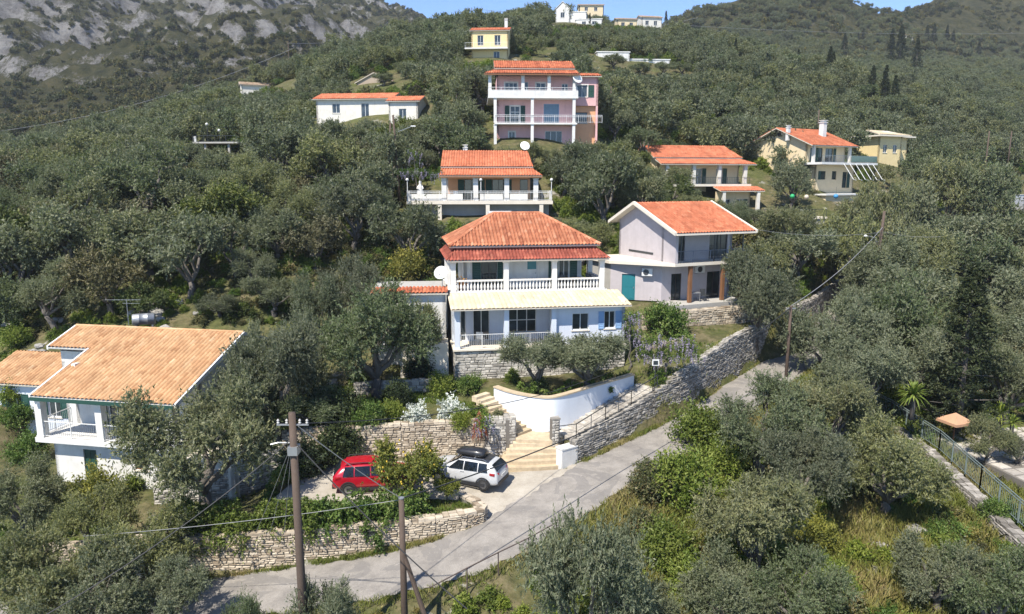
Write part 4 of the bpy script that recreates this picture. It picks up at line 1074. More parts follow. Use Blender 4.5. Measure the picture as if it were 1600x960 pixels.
# ---------------------------------------------------------------- far houses up the slope
def simple_house(px, py, d, yaw, w, dp, h, mat, tmat, label, pitch=.42, eave=.35, ops=(), base=4, name='house', shut=None, cat='house', ridge_side=False):
    o = U(px, py, d)
    T = empty(name, (o.x, o.y, o.z), yaw, label, cat)
    W1 = Wall(T, (0, 0), (w, 0), -base, h, mat, ops=[q[:4] for q in ops], top=[(0, h + .01), (w / 2, h + w / 2 * pitch), (w, h + .01)] if ridge_side else None)
    for q in ops:
        W1.window(q[0], q[1], q[2], q[3], MTLW, 2, 1, q[2] > .1)
        if shut:
            W1.shutter(q[0] - .5, q[0] - .02, q[2], q[3], shut); W1.shutter(q[1] + .02, q[1] + .5, q[2], q[3], shut)
    g = [(0, h + .01), (dp / 2, h + dp / 2 * pitch), (dp, h + .01)]
    Wall(T, (w, 0), (w, dp), -base, h, mat, top=None if ridge_side else g); Wall(T, (0, dp), (0, 0), -base, h, mat, top=None if ridge_side else g); Wall(T, (w, dp), (0, dp), -base, h, mat)
    e = eave
    if ridge_side:
        zt = h + (w / 2 + e) * pitch - e * pitch
        tiles(T, 'left_slope', (-e, dp + e, h - e * pitch), (-e, -e, h - e * pitch), (w / 2, dp + e, zt), (w / 2, -e, zt), tmat, .32, .5, ns=4)
        tiles(T, 'right_slope', (w + e, -e, h - e * pitch), (w + e, dp + e, h - e * pitch), (w / 2, -e, zt), (w / 2, dp + e, zt), tmat, .32, .5, ns=4)
    else:
        zt = h + dp / 2 * pitch + .05
        tiles(T, 'front_slope', (-e, -e, h - e * pitch + .05), (w + e, -e, h - e * pitch + .05), (-e, dp / 2, zt), (w + e, dp / 2, zt), tmat, .32, .5, ns=4)
        tiles(T, 'back_slope', (w + e, dp + e, h - e * pitch + .05), (-e, dp + e, h - e * pitch + .05), (w + e, dp / 2, zt), (-e, dp / 2, zt), tmat, .32, .5, ns=4)
    return T, W1
T, W1 = simple_house(737, 100, 142, R(-4), 7.3, 8.5, 6.3, YELL, TILE_RED, 'tall pale yellow house with white chimney high on the slope', .3, .4,
                     [(1.2, 2.4, 3.5, 5.4), (4.6, 5.8, 3.5, 5.4), (4.4, 5.6, .4, 2.3)], 4)
chimney(T, 6.6, 4.2, 6.8, 9.0, .6); slab(T, 'balcony_slab', rect(-1.2, 7.3, -1.4, -.02), 2.6, 2.85, WHITE); railing(T, [(-1.1, -1.3, 2.85), (7.2, -1.3, 2.85)], .95, MTLW, .3)
T, W1 = simple_house(495, 186, 108, R(-6), 11.5, 7.5, 2.9, OFFW, TILE_ORANGE, 'white bungalow with long low red roof among the olives', .30, .5, [(2.5, 3.7, .8, 2.2), (7.0, 8.2, 0, 2.2)], 4)
T, W1 = simple_house(608, 196, 103, R(-6), 4.3, 6.0, 3.4, OFFW, TILE_ORANGE, 'white wing with small red roof right of the long bungalow', .30, .4, [(1.5, 2.6, .6, 2.3)], 4)
T, W1 = simple_house(378, 146, 168, R(24), 10.5, 6.0, 2.0, OFFW, TILE_OLD, 'old stone cottage with sloping brown tile roof in the upper left grove', .30, .4, [(6, 7, .4, 1.5)], 4)
T, W1 = simple_house(558, 152, 132, R(-20), 7.5, 6.0, 2.6, paint('brown_stone_plaster', (.36, .29, .22), .9, .4), TILE_OLD, 'brown stone cottage with plain gable below the yellow house', .42, .3, [], 4, ridge_side=True)
def flat_block(T, x0, x1, y0, y1, z0, z1, mat, wins=()):
    W1 = Wall(T, (x0, y0), (x1, y0), z0, z1, mat, ops=[w for w in wins])
    for w in wins: W1.window(*w, MTLW, 2, 1, False)
    Wall(T, (x1, y0), (x1, y1), z0, z1, mat); Wall(T, (x0, y1), (x0, y0), z0, z1, mat); Wall(T, (x1, y1), (x0, y1), z0, z1, mat)
    slab(T, 'flat_roof', rect(x0 - .12, x1 + .12, y0 - .12, y1 + .12), z1 + .002, z1 + .22, mat)
o = U(932, 108, 160)
T = empty('building', tuple(o), R(4), 'long low white flat roofed building above the pink house', 'building')
flat_block(T, 0, 7.5, 0, 6, -4, 3.6, WHITE, [(1.2, 2.2, 1.2, 2.2), (4.6, 5.4, 1.2, 2.2)]); flat_block(T, 7.55, 17, .8, 6, -4, 2.2, WHITE, [(2.5, 3.4, .6, 1.4), (6.0, 7.0, .6, 1.4)])
o = U(838, 98, 165)
T = empty('shed', tuple(o), R(4), 'small white flat roofed shed left of the long white building', 'shed')
flat_block(T, 0, 3.4, 0, 4, -3, 1.8, WHITE, [(1.0, 1.8, .6, 1.3)])
o = U(868, 44, 215)
T = empty('villa', tuple(o), R(-8), 'white villa with chapel like gable on the ridge', 'villa')
flat_block(T, 2.6, 9.2, .5, 7, -3, 4.4, WHITE, [(1.0, 2.0, 2.4, 3.6), (4.2, 5.4, .6, 2.6)]); flat_block(T, 6.0, 14.0, -1.0, .45, -4, 1.9, WHITE, [(2.0, 3.2, .4, 1.4), (5.0, 6.4, .4, 1.4)])
W1 = Wall(T, (0, 0), (4.2, 0), -3, 5.2, WHITE, ops=[(1.5, 2.7, 2.9, 4.4)], top=[(0, 5.3), (2.1, 7.3), (4.2, 5.3)]); W1.window(1.5, 2.7, 2.9, 4.4)
Wall(T, (4.2, 0), (4.2, 5), -3, 5.2, WHITE); Wall(T, (0, 5), (0, 0), -3, 5.2, WHITE)
slab(T, 'roof', [(-.2, -.2, 5.3), (2.1, -.2, 7.4), (2.1, 5, 7.4), (-.2, 5, 5.3)], 0, .15, OFFW); slab(T, 'roof', [(2.105, -.2, 7.4), (4.4, -.2, 5.3), (4.4, 5, 5.3), (2.105, 5, 7.4)], 0, .15, OFFW)
T, W1 = simple_house(965, 46, 235, R(6), 6.5, 6, 3.2, CREAM, TILE_OLD, 'beige house with brown roof right of the white ridge villa', .3, .4, [(1.2, 2.4, .8, 2.2), (4, 5.2, .8, 2.2)], 4)
T, W1 = simple_house(1003, 43, 240, R(10), 7.0, 6, 3.3, OFFW, TILE_OLD, 'pale house with brown gable at the right end of the ridge', .35, .4, [(1.2, 2.4, .8, 2.2), (4.2, 5.4, .8, 2.2)], 4)
T, W1 = simple_house(905, 20, 262, R(0), 9, 6, 2.6, CREAM, TILE_OLD, 'tan house just behind the white villa on the crest', .3, .4, [(2, 3.2, .6, 1.9), (5.5, 6.7, .6, 1.9)], 5)
q_ = ray_ground(1412, 66, lambda X, Y: np.maximum(HH(X, Y), np.where(Y < 395, T0(X, Y), -99)), 200)
T, W1 = simple_house(1412, 62, q_[3], R(0), 6, 5, 2.4, OFFW, TILE_OLD, 'lone pale cottage among cypresses on the right hill', .3, .4, [(1.5, 3.0, .6, 1.9)], 1.5)
# small lookout platform in the left grove
o = U(300, 222, 105)
T = empty('viewing_platform', tuple(o), R(-4), 'concrete platform with thin railing and globe lamps in the left grove', 'platform')
slab(T, 'deck', rect(0, 6.9, 0, 3.5), -.22, 0, CONC); railing(T, [(.1, .1, 0), (6.8, .1, 0)], .9, MTLD, .4)
for x in (1.6, 5.2): MB().box(x, x + .3, .4, .7, -3.4, -.281).build('pier', CONC, T)
for x, h_ in ((2.2, 2.4), (4.0, 1.5)):
    MB().tube([(x, .5, 0), (x, .5, h_)], .035, 5).build('lamp_post', MTLD, T); MB().lathe([(.03, -.2), (.17, -.12), (.2, 0), (.17, .12), (.03, .2)], 10, (x, .5, h_ + .18)).build('globe_lamp', WHITE, T, True)
MB().box(.15, .5, .3, .38, 0, .8).build('notice_board', WHITE, T)

# ---------------------------------------------------------------- dry stone walls
STONE_MESH = []
def stone_wall(name, label, pts, th=.5, mat=None, hmin=.11, hmax=.2, lmin=.18, lmax=.48, prot=.05, cap=None, single=0, seed=1, group=None, backside=False):
    """pts: (x,y,zbase,ztop); the visible face is on the right hand of the direction of travel"""
    T = empty(name, (pts[0][0], pts[0][1], pts[0][2]), 0, label, 'wall', group)
    O = Vector((pts[0][0], pts[0][1], pts[0][2]))
    core = MB(); stones = MB(); allst = []
    for k, (a, b) in enumerate(zip(pts[:-1], pts[1:])):
        A, B = Vector((a[0], a[1], 0)), Vector((b[0], b[1], 0))
        L = (B - A).length; d = (B - A) / L; n = Vector((d.y, -d.x, 0))
        P = lambda s, o, z, A=A, d=d, n=n: A + d * s + n * o + Vector((0, 0, z)) - O
        z0 = lambda s, a=a, b=b, L=L: a[2] + (b[2] - a[2]) * s / L
        z1 = lambda s, a=a, b=b, L=L: a[3] + (b[3] - a[3]) * s / L
        core.hexa([P(0, 0, a[2] - .5), P(L, 0, b[2] - .5), P(L, -th, b[2] - .5), P(0, -th, a[2] - .5), P(0, 0, a[3] - .03), P(L, 0, b[3] - .03), P(L, -th, b[3] - .03), P(0, -th, a[3] - .03)])
        allst += stone_face(None, P, L, lambda s: z0(s) - .15, z1, hmin, hmax, lmin, lmax, prot, seed * 31 + k)
        if backside:
            Pb = lambda s, o, z, B=B, d=d, n=n: B - d * s - n * (th + o) + Vector((0, 0, z)) - O
            allst += stone_face(None, Pb, L, lambda s: z0(L - s) - .1, lambda s: z1(L - s), hmin, hmax, lmin, lmax, prot, seed * 37 + k)
        # cap stones lying along the top
        s = 0; rd = random.Random(seed * 7 + k)
        while s < L:
            l = min(rd.uniform(.25, .6), L - s + .05); zt = z1(s + l / 2)
            for o0, o1 in ((.03, -th * .5 + .01), (-th * .5 - .01, -th)):
                j = lambda q=.02: rd.uniform(-q, q)
                hh = rd.uniform(.05, .12) if not cap else .06
                base = [P(s + .012, o0 + j(), zt - .05), P(s + l - .012, o0 + j(), zt - .05), P(s + l - .012, o1 + j(), zt - .05), P(s + .012, o1 + j(), zt - .05)]
                topv = [q + Vector((j(), j(), .05 + hh + j(.015))) for q in base]
                stones.tone = rd.random()
                stones.hexa(base + topv)
            s += l
    core.build('core', MORTAR, T, fix=True)
    allst.sort(key=lambda q: -q[4])
    F = [(0, 1, 5, 4), (1, 2, 6, 5), (2, 3, 7, 6), (3, 0, 4, 7), (4, 5, 9, 8), (5, 6, 10, 9), (6, 7, 11, 10), (7, 4, 8, 11), (8, 9, 10, 11)]
    for i, (bk, fr, fr2, t, _) in enumerate(allst):
        if i < single:
            m = MB(); m.tone = t
            c = sum((q for q in fr), Vector()) / 4
            m.add([q - c for q in bk + fr + fr2], F)
            o = m.build('stone', mat or STONE, T); o.location = c
        else:
            stones.tone = t; stones.add(bk + fr + fr2, F)
    o = stones.build('stones', mat or STONE, T); o['kind'] = 'stuff'
    return T
# roadside garden wall, lower left
stone_wall('stone_wall', 'long pale dry stone wall under the hedge beside the road', [(-22, 30.6, -19.3, -16.9), (-17, 30.95, -18.75, -16.55), (-12, 31.1, -18.3, -16.4), (-7.4, 31.6, -17.75, -16.25), (-3.7, 32.15, -17.15, -16.15), (-2.2, 32.6, -16.9, -16.1), (-1.4, 33.0, -16.7, -16.1), (-1.25, 33.4, -16.5, -16.08), (-1.7, 34.2, -16.4, -16.06), (-2.4, 34.9, -16.4, -16.05)], .5, STONEW, .085, .16, .17, .44, .05, single=300, seed=3)
# wall behind the cars
stone_wall('stone_wall', 'dry stone retaining wall behind the two parked cars', [(-13.2, 38.8, -16.5, -14.3), (-11.6, 39.2, -16.4, -14.15), (-6.5, 39.75, -16.3, -14.05), (-1.55, 40.3, -16.3, -13.95)], .5, STONEW, .1, .19, .18, .45, .05, seed=4)
stone_wall('stone_pier', 'squared block wall pier beside the entrance steps', [(-1.6, 40.1, -16.3, -13.9), (.22, 40.25, -16.3, -13.85), (.05, 41.1, -15.2, -13.8)], .6, STONE, .16, .2, .3, .55, .02, seed=5)
stone_wall('stone_wall', 'low stone wall left of the red car under the olive', [(-19.5, 36.3, -17.4, -16.3), (-15.6, 36.9, -17.2, -15.6), (-13.1, 38.4, -16.6, -15.0)], .5, STONE, .11, .18, .2, .45, .05, seed=6)
# long wall up the road on the house side
stone_wall('stone_wall', 'tall dry stone wall climbing along the road past the wisteria', [(3.6, 38.75, -16.2, -14.7), (5.6, 40.6, -15.95, -14.2), (9.0, 43.6, -15.6, -13.35), (11.1, 45.4, -15.4, -12.55), (16.3, 51.4, -14.8, -11.45), (19.5, 55.2, -14.5, -11.2), (22.8, 59.2, -14.1, -10.95), (28.6, 66.3, -13.4, -10.9), (36, 76.5, -12.4, -10.4), (45, 88, -11.2, -9.5)], .42, toned('grey_road_stone', [(0, (.17, .155, .13)), (.3, (.33, .305, .265)), (.7, (.45, .42, .37)), (1, (.55, .515, .455))], .92, 1.4, .55, .6, 22), .1, .18, .18, .45, .05, seed=7)
stone_wall('stone_wall', 'rubble terrace wall under the lavender house porch', [(9.9, 53.2, -11.6, -10.0), (14.5, 54.6, -11.5, -9.95), (20.5, 57.2, -11.3, -9.9)], .5, STONEW, .12, .24, .2, .5, .06, seed=8)
stone_wall('stone_wall', 'short stone ledge in the yard below the lavender house', [(9.6, 49.6, -12.8, -11.9), (13.2, 51.6, -12.2, -11.4)], .4, STONEW, .1, .18, .2, .4, .05, seed=9)
stone_wall('stone_wall', 'low rubble wall under the green fence at lower right', [(25.2, 52.5, -16.9, -15.9), (25.9, 47, -17.0, -16.1), (26.0, 41.5, -17.2, -16.3), (25.3, 36.5, -17.3, -16.5), (24.6, 31, -17.5, -16.8), (23.8, 26, -17.9, -17.2)][::-1], .6, toned('weathered_grey_stone', [(0, (.17, .155, .135)), (.4, (.28, .26, .23)), (1, (.42, .39, .35))], .92, 2, .5, .6, 22), .1, .18, .2, .45, .06, seed=10, backside=True)
stone_wall('garden_wall', 'smooth grey terrace wall behind the white flowers', [(-10.4, 45.0, -14.2, -13.1), (-4.0, 45.6, -14.0, -12.9)], .3, STONE, .2, .3, .4, .8, .012, seed=11)
stone_wall('stone_wall', 'broken stone wall on the slope behind the tan roof', [(-17.5, 56.5, -10.6, -9.2), (-12.5, 57, -10.2, -8.8), (-9.5, 57.5, -9.6, -8.4)], .5, STONE, .12, .22, .2, .5, .06, seed=12)

# ---------------------------------------------------------------- white curved planter wall
def curved_wall(name, label, line, z0f, z1f, th, mat, cap):
    L = smooth_poly([(p[0], p[1], 0) for p in line], 8)[:, :2]
    T = empty(name, (L[0][0], L[0][1], z0f(0)), 0, label, 'wall'); O = Vector(T.location)
    mb, cp = MB(), MB(); n = len(L)
    ring = []
    for i in range(n):
        t = L[min(i + 1, n - 1)] - L[max(i - 1, 0)]; t /= np.hypot(*t); nr = np.array([t[1], -t[0]])
        f = i / (n - 1)
        a = L[i] + nr * 0; b = L[i] - nr * th
        ring.append((Vector((a[0], a[1], z0f(f))) - O, Vector((b[0], b[1], z0f(f))) - O, Vector((b[0], b[1], z1f(f))) - O, Vector((a[0], a[1], z1f(f))) - O, nr))
    for r0, r1 in zip(ring[:-1], ring[1:]):
        mb.hexa([r0[0], r1[0], r1[1], r0[1], r0[3], r1[3], r1[2], r0[2]])
        e0, e1 = Vector((*r0[4], 0)) * .06, Vector((*r1[4], 0)) * .06; u = Vector((0, 0, .002)); v = Vector((0, 0, .09))
        cp.hexa([r0[3] + e0 + u, r1[3] + e1 + u, r1[2] - e1 + u, r0[2] - e0 + u, r0[3] + e0 + v, r1[3] + e1 + v, r1[2] - e1 + v, r0[2] - e0 + v])
    w = mb.build('wall', mat, T, fix=True); cp.build('coping', cap, T, fix=True)
    return T
SAND = toned('sandy_flagstone', [(0, (.42, .33, .21)), (.5, (.52, .42, .29)), (1, (.60, .51, .37))], .85, 3, .3, .3)
curved_wall('planter_wall', 'white plastered curved planter wall between the two stairways', [(-1.15, 43.5), (-.2, 42.4), (.9, 41.6), (2.1, 41.15), (3.15, 41.45), (5.3, 43.25), (8.1, 45.6)],
            lambda f: -15.4 + f * .9 if f > .3 else -15.4, lambda f: -12.85 + .45 * max(0, f - .5), .28, paint('bluish_white_plaster', (.70, .73, .77), .75, .15), SAND)
T = empty('gate_pillar', (3.15, 38.75, -16.3), R(35), 'plain white plastered pillar block at the foot of the steps', 'pillar')
MB().box(-.55, .55, -.3, .3, 0, 1.3).build('block', WHITE, T); MB().box(-.58, .58, -.33, .33, 1.302, 1.38).build('cap', WHITE, T)
T = stone_wall('stone_post', 'slim stone gate post beside the entrance landing', [(2.35, 39.7, -15.2, -13.7), (2.8, 39.85, -15.2, -13.7)], .4, STONE, .14, .18, .2, .3, .015, seed=20)

# ---------------------------------------------------------------- stairs
def step(T, c, d, w, dep, z, h=.2, mat=None, name='step', tone=None):
    d = Vector((d[0], d[1], 0)).normalized(); n = Vector((-d.y, d.x, 0))
    c = Vector((c[0], c[1], 0)) - Vector((T.location.x, T.location.y, 0)); z -= T.location.z
    p = [c - d * dep / 2 - n * w / 2, c - d * dep / 2 + n * w / 2, c + d * dep / 2 + n * w / 2, c + d * dep / 2 - n * w / 2]
    mb = MB(); mb.tone = random.random() if tone is None else tone
    Z0, Z1 = Vector((0, 0, z - h)), Vector((0, 0, z))
    mb.hexa([q + Z0 for q in p] + [q + Z1 for q in p])
    return mb.build(name, mat or SAND, T, fix=True)
T = empty('entrance_steps', (1.4, 38.9, -16.2), 0, 'wide sandy stone steps rising from the parking to the landing', 'steps')
for k in range(5):
    z = -16.02 + k * .21; y = 38.55 + k * .3
    mb = MB(); mb.tone = .3 + .1 * k
    bow = .45 - k * .11; N = 8; x0 = -.75 + k * .2 - T.location.x; x1 = 2.85 - k * .04 - T.location.x
    f = [(x0 + (x1 - x0) * i / N, y - T.location.y - bow * math.sin(math.pi * min(1, .25 + .75 * i / N)) * .8) for i in range(N + 1)]
    mb.prism(f + [(x1, y + 1.6 - k * .25 - T.location.y), (x0, y + 1.6 - k * .25 - T.location.y)], z - .45 - T.location.z, z - T.location.z)
    mb.build('step', SAND, T, fix=True)
mb = MB(); mb.tone = .45
mb.prism([(.25 - 1.4, 39.95 - 38.9), (2.4 - 1.4, 39.7 - 38.9), (3.2 - 1.4, 40.6 - 38.9), (2.2 - 1.4, 41.25 - 38.9), (.7 - 1.4, 41.7 - 38.9), (.1 - 1.4, 41.0 - 38.9)], -16.5 + 16.2, -14.98 + 16.2).build('landing', SAND, T, fix=True)
T = empty('garden_stairs', (.5, 40.9, -15), 0, 'narrow sandy stairs climbing left of the white planter wall', 'stairs')
for k in range(10):
    f = k / 9
    c = Vector((.62, 41.05)).lerp(Vector((-1.95, 43.35)), f)
    step(T, c, (-.74, .67), 1.25, .42, -14.82 + k * .172, .34)
T = empty('paved_stairs', (3.2, 40.4, -15.0), 0, 'long crazy paved stone stairs with iron handrail above the road', 'stairs')
PAVE = toned('crazy_paving', [(0, (.33, .30, .26)), (.5, (.45, .42, .37)), (1, (.55, .51, .45))], .9, 4, .35, .4)
for k in range(15):
    f = k / 14
    c = Vector((3.35, 40.55)).lerp(Vector((8.9, 44.95)), f)
    step(T, c, (.78, .62), 1.75, .56, -14.9 + k * .122, .3, PAVE)
    # flags laid on each tread
    for j in range(4):
        d = Vector((.78, .62)).normalized(); n = Vector((-d.y, d.x))
        q = c + n * (-.63 + j * .42 + random.uniform(-.04, .04)) + d * random.uniform(-.03, .02)
        ang = random.uniform(-.3, .3)
        dd = (d.x * math.cos(ang) - d.y * math.sin(ang), d.x * math.sin(ang) + d.y * math.cos(ang))
        step(T, q, dd, random.uniform(.3, .38), random.uniform(.3, .4), -14.9 + k * .122 + .018, .03, PAVE, 'flagstone')
T = empty('handrail', (3.6, 38.95, -14.8), 0, 'dark iron handrail along the paved stairs above the road', 'railing')
hp = [(2.75, 39.5, -14.95), (3.7, 39.05, -14.66), (5.6, 40.8, -14.14), (7.4, 42.4, -13.7), (9.0, 43.8, -13.28), (9.35, 44.15, -13.15)]
railing(T, [tuple(Vector(p) - Vector(T.location)) for p in hp], .95, MTLD, bars=False, mid=1)
T = empty('house_steps', tuple(G(685, 572, -13.4)), R(4), 'weathered stone steps between annex and main house', 'steps')
for k in range(8): MB().box(-.8, .8, k * .3, k * .3 + .5, k * .26 - .8, k * .26 + .0 - (.0)).build('step', PAVE, T)

# ---------------------------------------------------------------- roadside rail, fence
T = empty('roadside_rail', tuple(G(716, 945, -17.0)), 0, 'rusty pipe guard rail at the near edge of the road', 'railing')
gp = [(-3.4, 26.6, -17.3), (-1.9, 27.6, -17.0), (-.6, 28.7, -16.9), (.75, 29.8, -16.8), (2.1, 31.1, -16.7)]
RUST = paint('brown_painted_pipe', (.10, .075, .065), .7, .3)
O = Vector(T.location)
mb = MB().tube([Vector(p) + Vector((0, 0, .95)) - O for p in gp], .03, 5)
for p in gp[1:]: mb.tube([Vector(p) + Vector((0, 0, -.6)) - O, Vector(p) + Vector((0, 0, .97)) - O], .03, 5)
mb.build('rail', RUST, T)
T = empty('metal_fence', (25.6, 46.5, -16.1), 0, 'grey green metal bar fence on the low wall at lower right', 'fence')
fp = [(25.5, 51.5, -15.9), (26.15, 47, -16.05), (26.25, 41.5, -16.25), (25.55, 36.5, -16.45), (24.85, 31, -16.75), (24.0, 26, -17.15)]
FEN = paint('grey_green_fence_paint', (.17, .21, .20), .55, .3)
for a, b in zip(fp[:-1], fp[1:]):
    A, B = Vector(a) - Vector(T.location), Vector(b) - Vector(T.location)
    railing(T, [A, B], 1.25, FEN, .16, rails=(1.0, .88), name='fence_panel', post=.07)

# ---------------------------------------------------------------- cars
def car(name, label, loc, yaw, paintc, roofc, L=4.2, Wd=1.8, Hh=1.58, red=False):
    T = empty(name, loc, yaw, label, 'car')
    body_m = plain(name + '_paint_' + ('red' if red else 'white'), paintc, .28, .1 if red else 0, .5, .8)
    roof_m = plain(name + '_roof_' + ('red' if red else 'black'), roofc, .3, 0, .5, .6)
    black = plain('black_plastic_trim', (.022, .022, .024), .6); tyre = plain('tyre_rubber', (.018, .018, .018), .85); rim = plain('alloy_rim', (.45, .46, .48), .3, .9)
    chrome = plain('bright_trim', (.6, .6, .62), .2, .9)
    gl = glass_dark('car_glass', (.012, .016, .02))
    # stations: x (front +), sill z, belt half width, belt z, roof half width, roof z
    h = Hh
    st = [(L * .5, .42, .62, .70, .40, .74), (L * .485, .27, .76, .80, .52, .86), (L * .43, .22, .86, .88, .62, .98), (L * .33, .2, .89, .95, .66, 1.05), (L * .215, .2, .9, 1.0, .68, 1.10),
          (L * .10, .2, .9, 1.02, .65, h - .20), (L * .03, .2, .9, 1.03, .63, h - .06), (-L * .1, .2, .9, 1.05, .63, h), (-L * .24, .2, .9, 1.07, .62, h - .02), (-L * .36, .2, .9, 1.10, .60, h - .08), (-L * .42, .21, .88, 1.12, .57, h - .20), (-L * .47, .26, .84, 1.06, .62, 1.12), (-L * .495, .34, .78, .86, .6, .92), (-L * .5, .46, .7, .7, .5, .74)]
    k = Wd / 1.8
    secs = []
    for x, zs, bw, bz, rw, rz in st:
        half = [(bw * .9, zs), (bw * .99, zs + (bz - zs) * .35), (bw * 1.0, zs + (bz - zs) * .72), (bw * .965, bz), ((bw * .965 + rw) / 2 + .015, (bz + rz) / 2 + .01), (rw, rz - .035), (rw * .6, rz - .002), (0, rz)]
        secs.append([(x, y * k, z) for y, z in half])
    nH = len(secs[0])
    def grid(ids, cols, mat, nm, off=0.0, par=T, both=True, smooth=True):
        mb = MB()
        for sgn in ((1, -1) if both else (1,)):
            rows = [[Vector((p[0], p[1] * sgn, p[2])) for p in secs[i][cols[0]:cols[1] + 1]] for i in range(ids[0], ids[1] + 1)]
            nr, ncl = len(rows), len(rows[0])
            if off:
                for r_ in rows:
                    for p in r_: p += Vector((0, sgn * off, off * .7)) if cols[1] < nH - 1 else Vector((off if p.x > 0 else -off, 0, off))
            fs = []
            for i in range(nr - 1):
                for j in range(ncl - 1):
                    q = (i * ncl + j, i * ncl + j + 1, (i + 1) * ncl + j + 1, (i + 1) * ncl + j)
                    fs.append(q if sgn < 0 else q[::-1])
            mb.add([p for r_ in rows for p in r_], fs)
        o = mb.build(nm, mat, par, smooth, fix=True)
        return o
    body = MB()
    full = []
    for s_ in secs:
        full.append([Vector((p[0], p[1], p[2])) for p in s_] + [Vector((p[0], -p[1], p[2])) for p in s_[-2::-1]])
    m_ = len(full[0]); n_ = len(full)
    vs_ = [p for r_ in full for p in r_]
    fs = [(i * m_ + j, i * m_ + j + 1, (i + 1) * m_ + j + 1, (i + 1) * m_ + j) for i in range(n_ - 1) for j in range(m_ - 1)]
    fs += [(i * m_ + m_ - 1, i * m_, (i + 1) * m_, (i + 1) * m_ + m_ - 1) for i in range(n_ - 1)]
    fs += [tuple(range(m_)), tuple((n_ - 1) * m_ + j for j in reversed(range(m_)))]
    body.add(vs_, fs)
    bo = body.build('body', body_m, T, True, fix=True)
    md = bo.modifiers.new('sub', 'SUBSURF'); md.levels = md.render_levels = 2
    # glass: side windows, windscreen, rear window; roof skin
    def panel(nm, pts, mat, th=.012, par=T):
        pts = [Vector(p) for p in pts]
        nn = (pts[1] - pts[0]).cross(pts[-1] - pts[0]).normalized()
        c = sum(pts, Vector()) / len(pts)
        if nn.dot(c - Vector((0, 0, .9))) < 0: nn = -nn
        q = len(pts)
        mb = MB().add([p - nn * .10 for p in pts] + [p + nn * th for p in pts], [tuple(range(q, 2 * q))] + [(i, (i + 1) % q, q + (i + 1) % q, q + i) for i in range(q)])
        return mb.build(nm, mat, par, False, fix=True)
    for sg in (1, -1):
        yb, yt = .90 * k * sg, .69 * k * sg
        for xa, xb, xc, xd in ((L * .16, -.035 * L, -.035 * L, L * .045), (-.05 * L, -.23 * L, -.225 * L, -.05 * L), (-.245 * L, -.37 * L, -.345 * L, -.24 * L)):
            panel('side_window', [(xa, yb, 1.04), (xb, yb, 1.06), (xc, yt, h - .12), (xd, yt, h - .12)], gl)
        MB().box(.19 * L, .22 * L + .05, sg * .9 * k - .01 if sg > 0 else -.9 * k - .2, sg * .9 * k + .2 if sg > 0 else -.9 * k + .01, 1.02, 1.17).build('mirror', body_m if not red else black, T)
        MB().box(-L * .33, L * .27, min(sg * .885 * k, sg * .915 * k), max(sg * .885 * k, sg * .915 * k), .24, .42).build('side_cladding', black, T)
        MB().box(-.05 * L, .0 * L + .0, min(sg * .9 * k, sg * .925 * k), max(sg * .9 * k, sg * .925 * k), .93, .965).build('door_handle', body_m, T)
        MB().hexa([(L * .40, sg * .60 * k, .76), (L * .485, sg * .52 * k, .72), (L * .47, sg * .76 * k, .72), (L * .36, sg * .86 * k, .8), (L * .40, sg * .6 * k, .9), (L * .488, sg * .52 * k, .82), (L * .472, sg * .77 * k, .84), (L * .36, sg * .885 * k, .93)]).build('headlight', plain('headlight_glass', (.5, .52, .55), .1), T, fix=True)
        MB().hexa([(-L * .46, sg * .88 * k, .92), (-L * .40, sg * .895 * k, .93), (-L * .40, sg * .8 * k, .93), (-L * .497, sg * .52 * k, .88), (-L * .455, sg * .87 * k, 1.04), (-L * .40, sg * .905 * k, 1.06), (-L * .40, sg * .8 * k, 1.05), (-L * .495, sg * .52 * k, 1.0)]).build('tail_light', plain('tail_light_red', (.35, .015, .02), .2), T, fix=True)
        if not red or True:
            MB().tube([(L * .02, sg * .60 * k, h - .03), (L * .0, sg * .61 * k, h + .05), (-L * .3, sg * .6 * k, h + .045), (-L * .33, sg * .59 * k, h - .04)], .022, 6).build('roof_rail', chrome if not red else black, T)
    panel('windscreen', [(L * .215, -.62 * k, 1.115), (L * .215, .62 * k, 1.115), (L * .065, .57 * k, h - .10), (L * .065, -.57 * k, h - .10)], gl, .02)
    panel('rear_window', [(-L * .478, -.62 * k, 1.12), (-L * .478, .62 * k, 1.12), (-L * .405, .54 * k, h - .16), (-L * .405, -.54 * k, h - .16)], gl, .03)
    rp = MB(); xs = [L * .05, -.02 * L, -.1 * L, -.24 * L, -.35 * L]; zs = [h - .07, h - .012, h + .012, h - .002, h - .055]
    for i in range(len(xs) - 1):
        for y0, y1, d0, d1 in ((-.56, -.3, -.03, -.004), (-.3, 0, -.004, 0), (0, .3, 0, -.004), (.3, .56, -.004, -.03)):
            rp.quad((xs[i], y0 * k, zs[i] + d0 + .008), (xs[i + 1], y0 * k, zs[i + 1] + d0 + .008), (xs[i + 1], y1 * k, zs[i + 1] + d1 + .008), (xs[i], y1 * k, zs[i] + d1 + .008))
    rp.build('roof_panel', roof_m, T, True, fix=True)
    MB().box(-L * .5 - .02, -L * .46, -.7 * k, .7 * k, .34, .56).build('rear_bumper', black, T); MB().box(L * .47, L * .5 + .015, -.6 * k, .6 * k, .34, .6).build('grille', black, T)
    MB().box(-L * .5 - .03, -L * .5 + .0, -.26, .26, .74, .85).build('number_plate', WHITE, T)
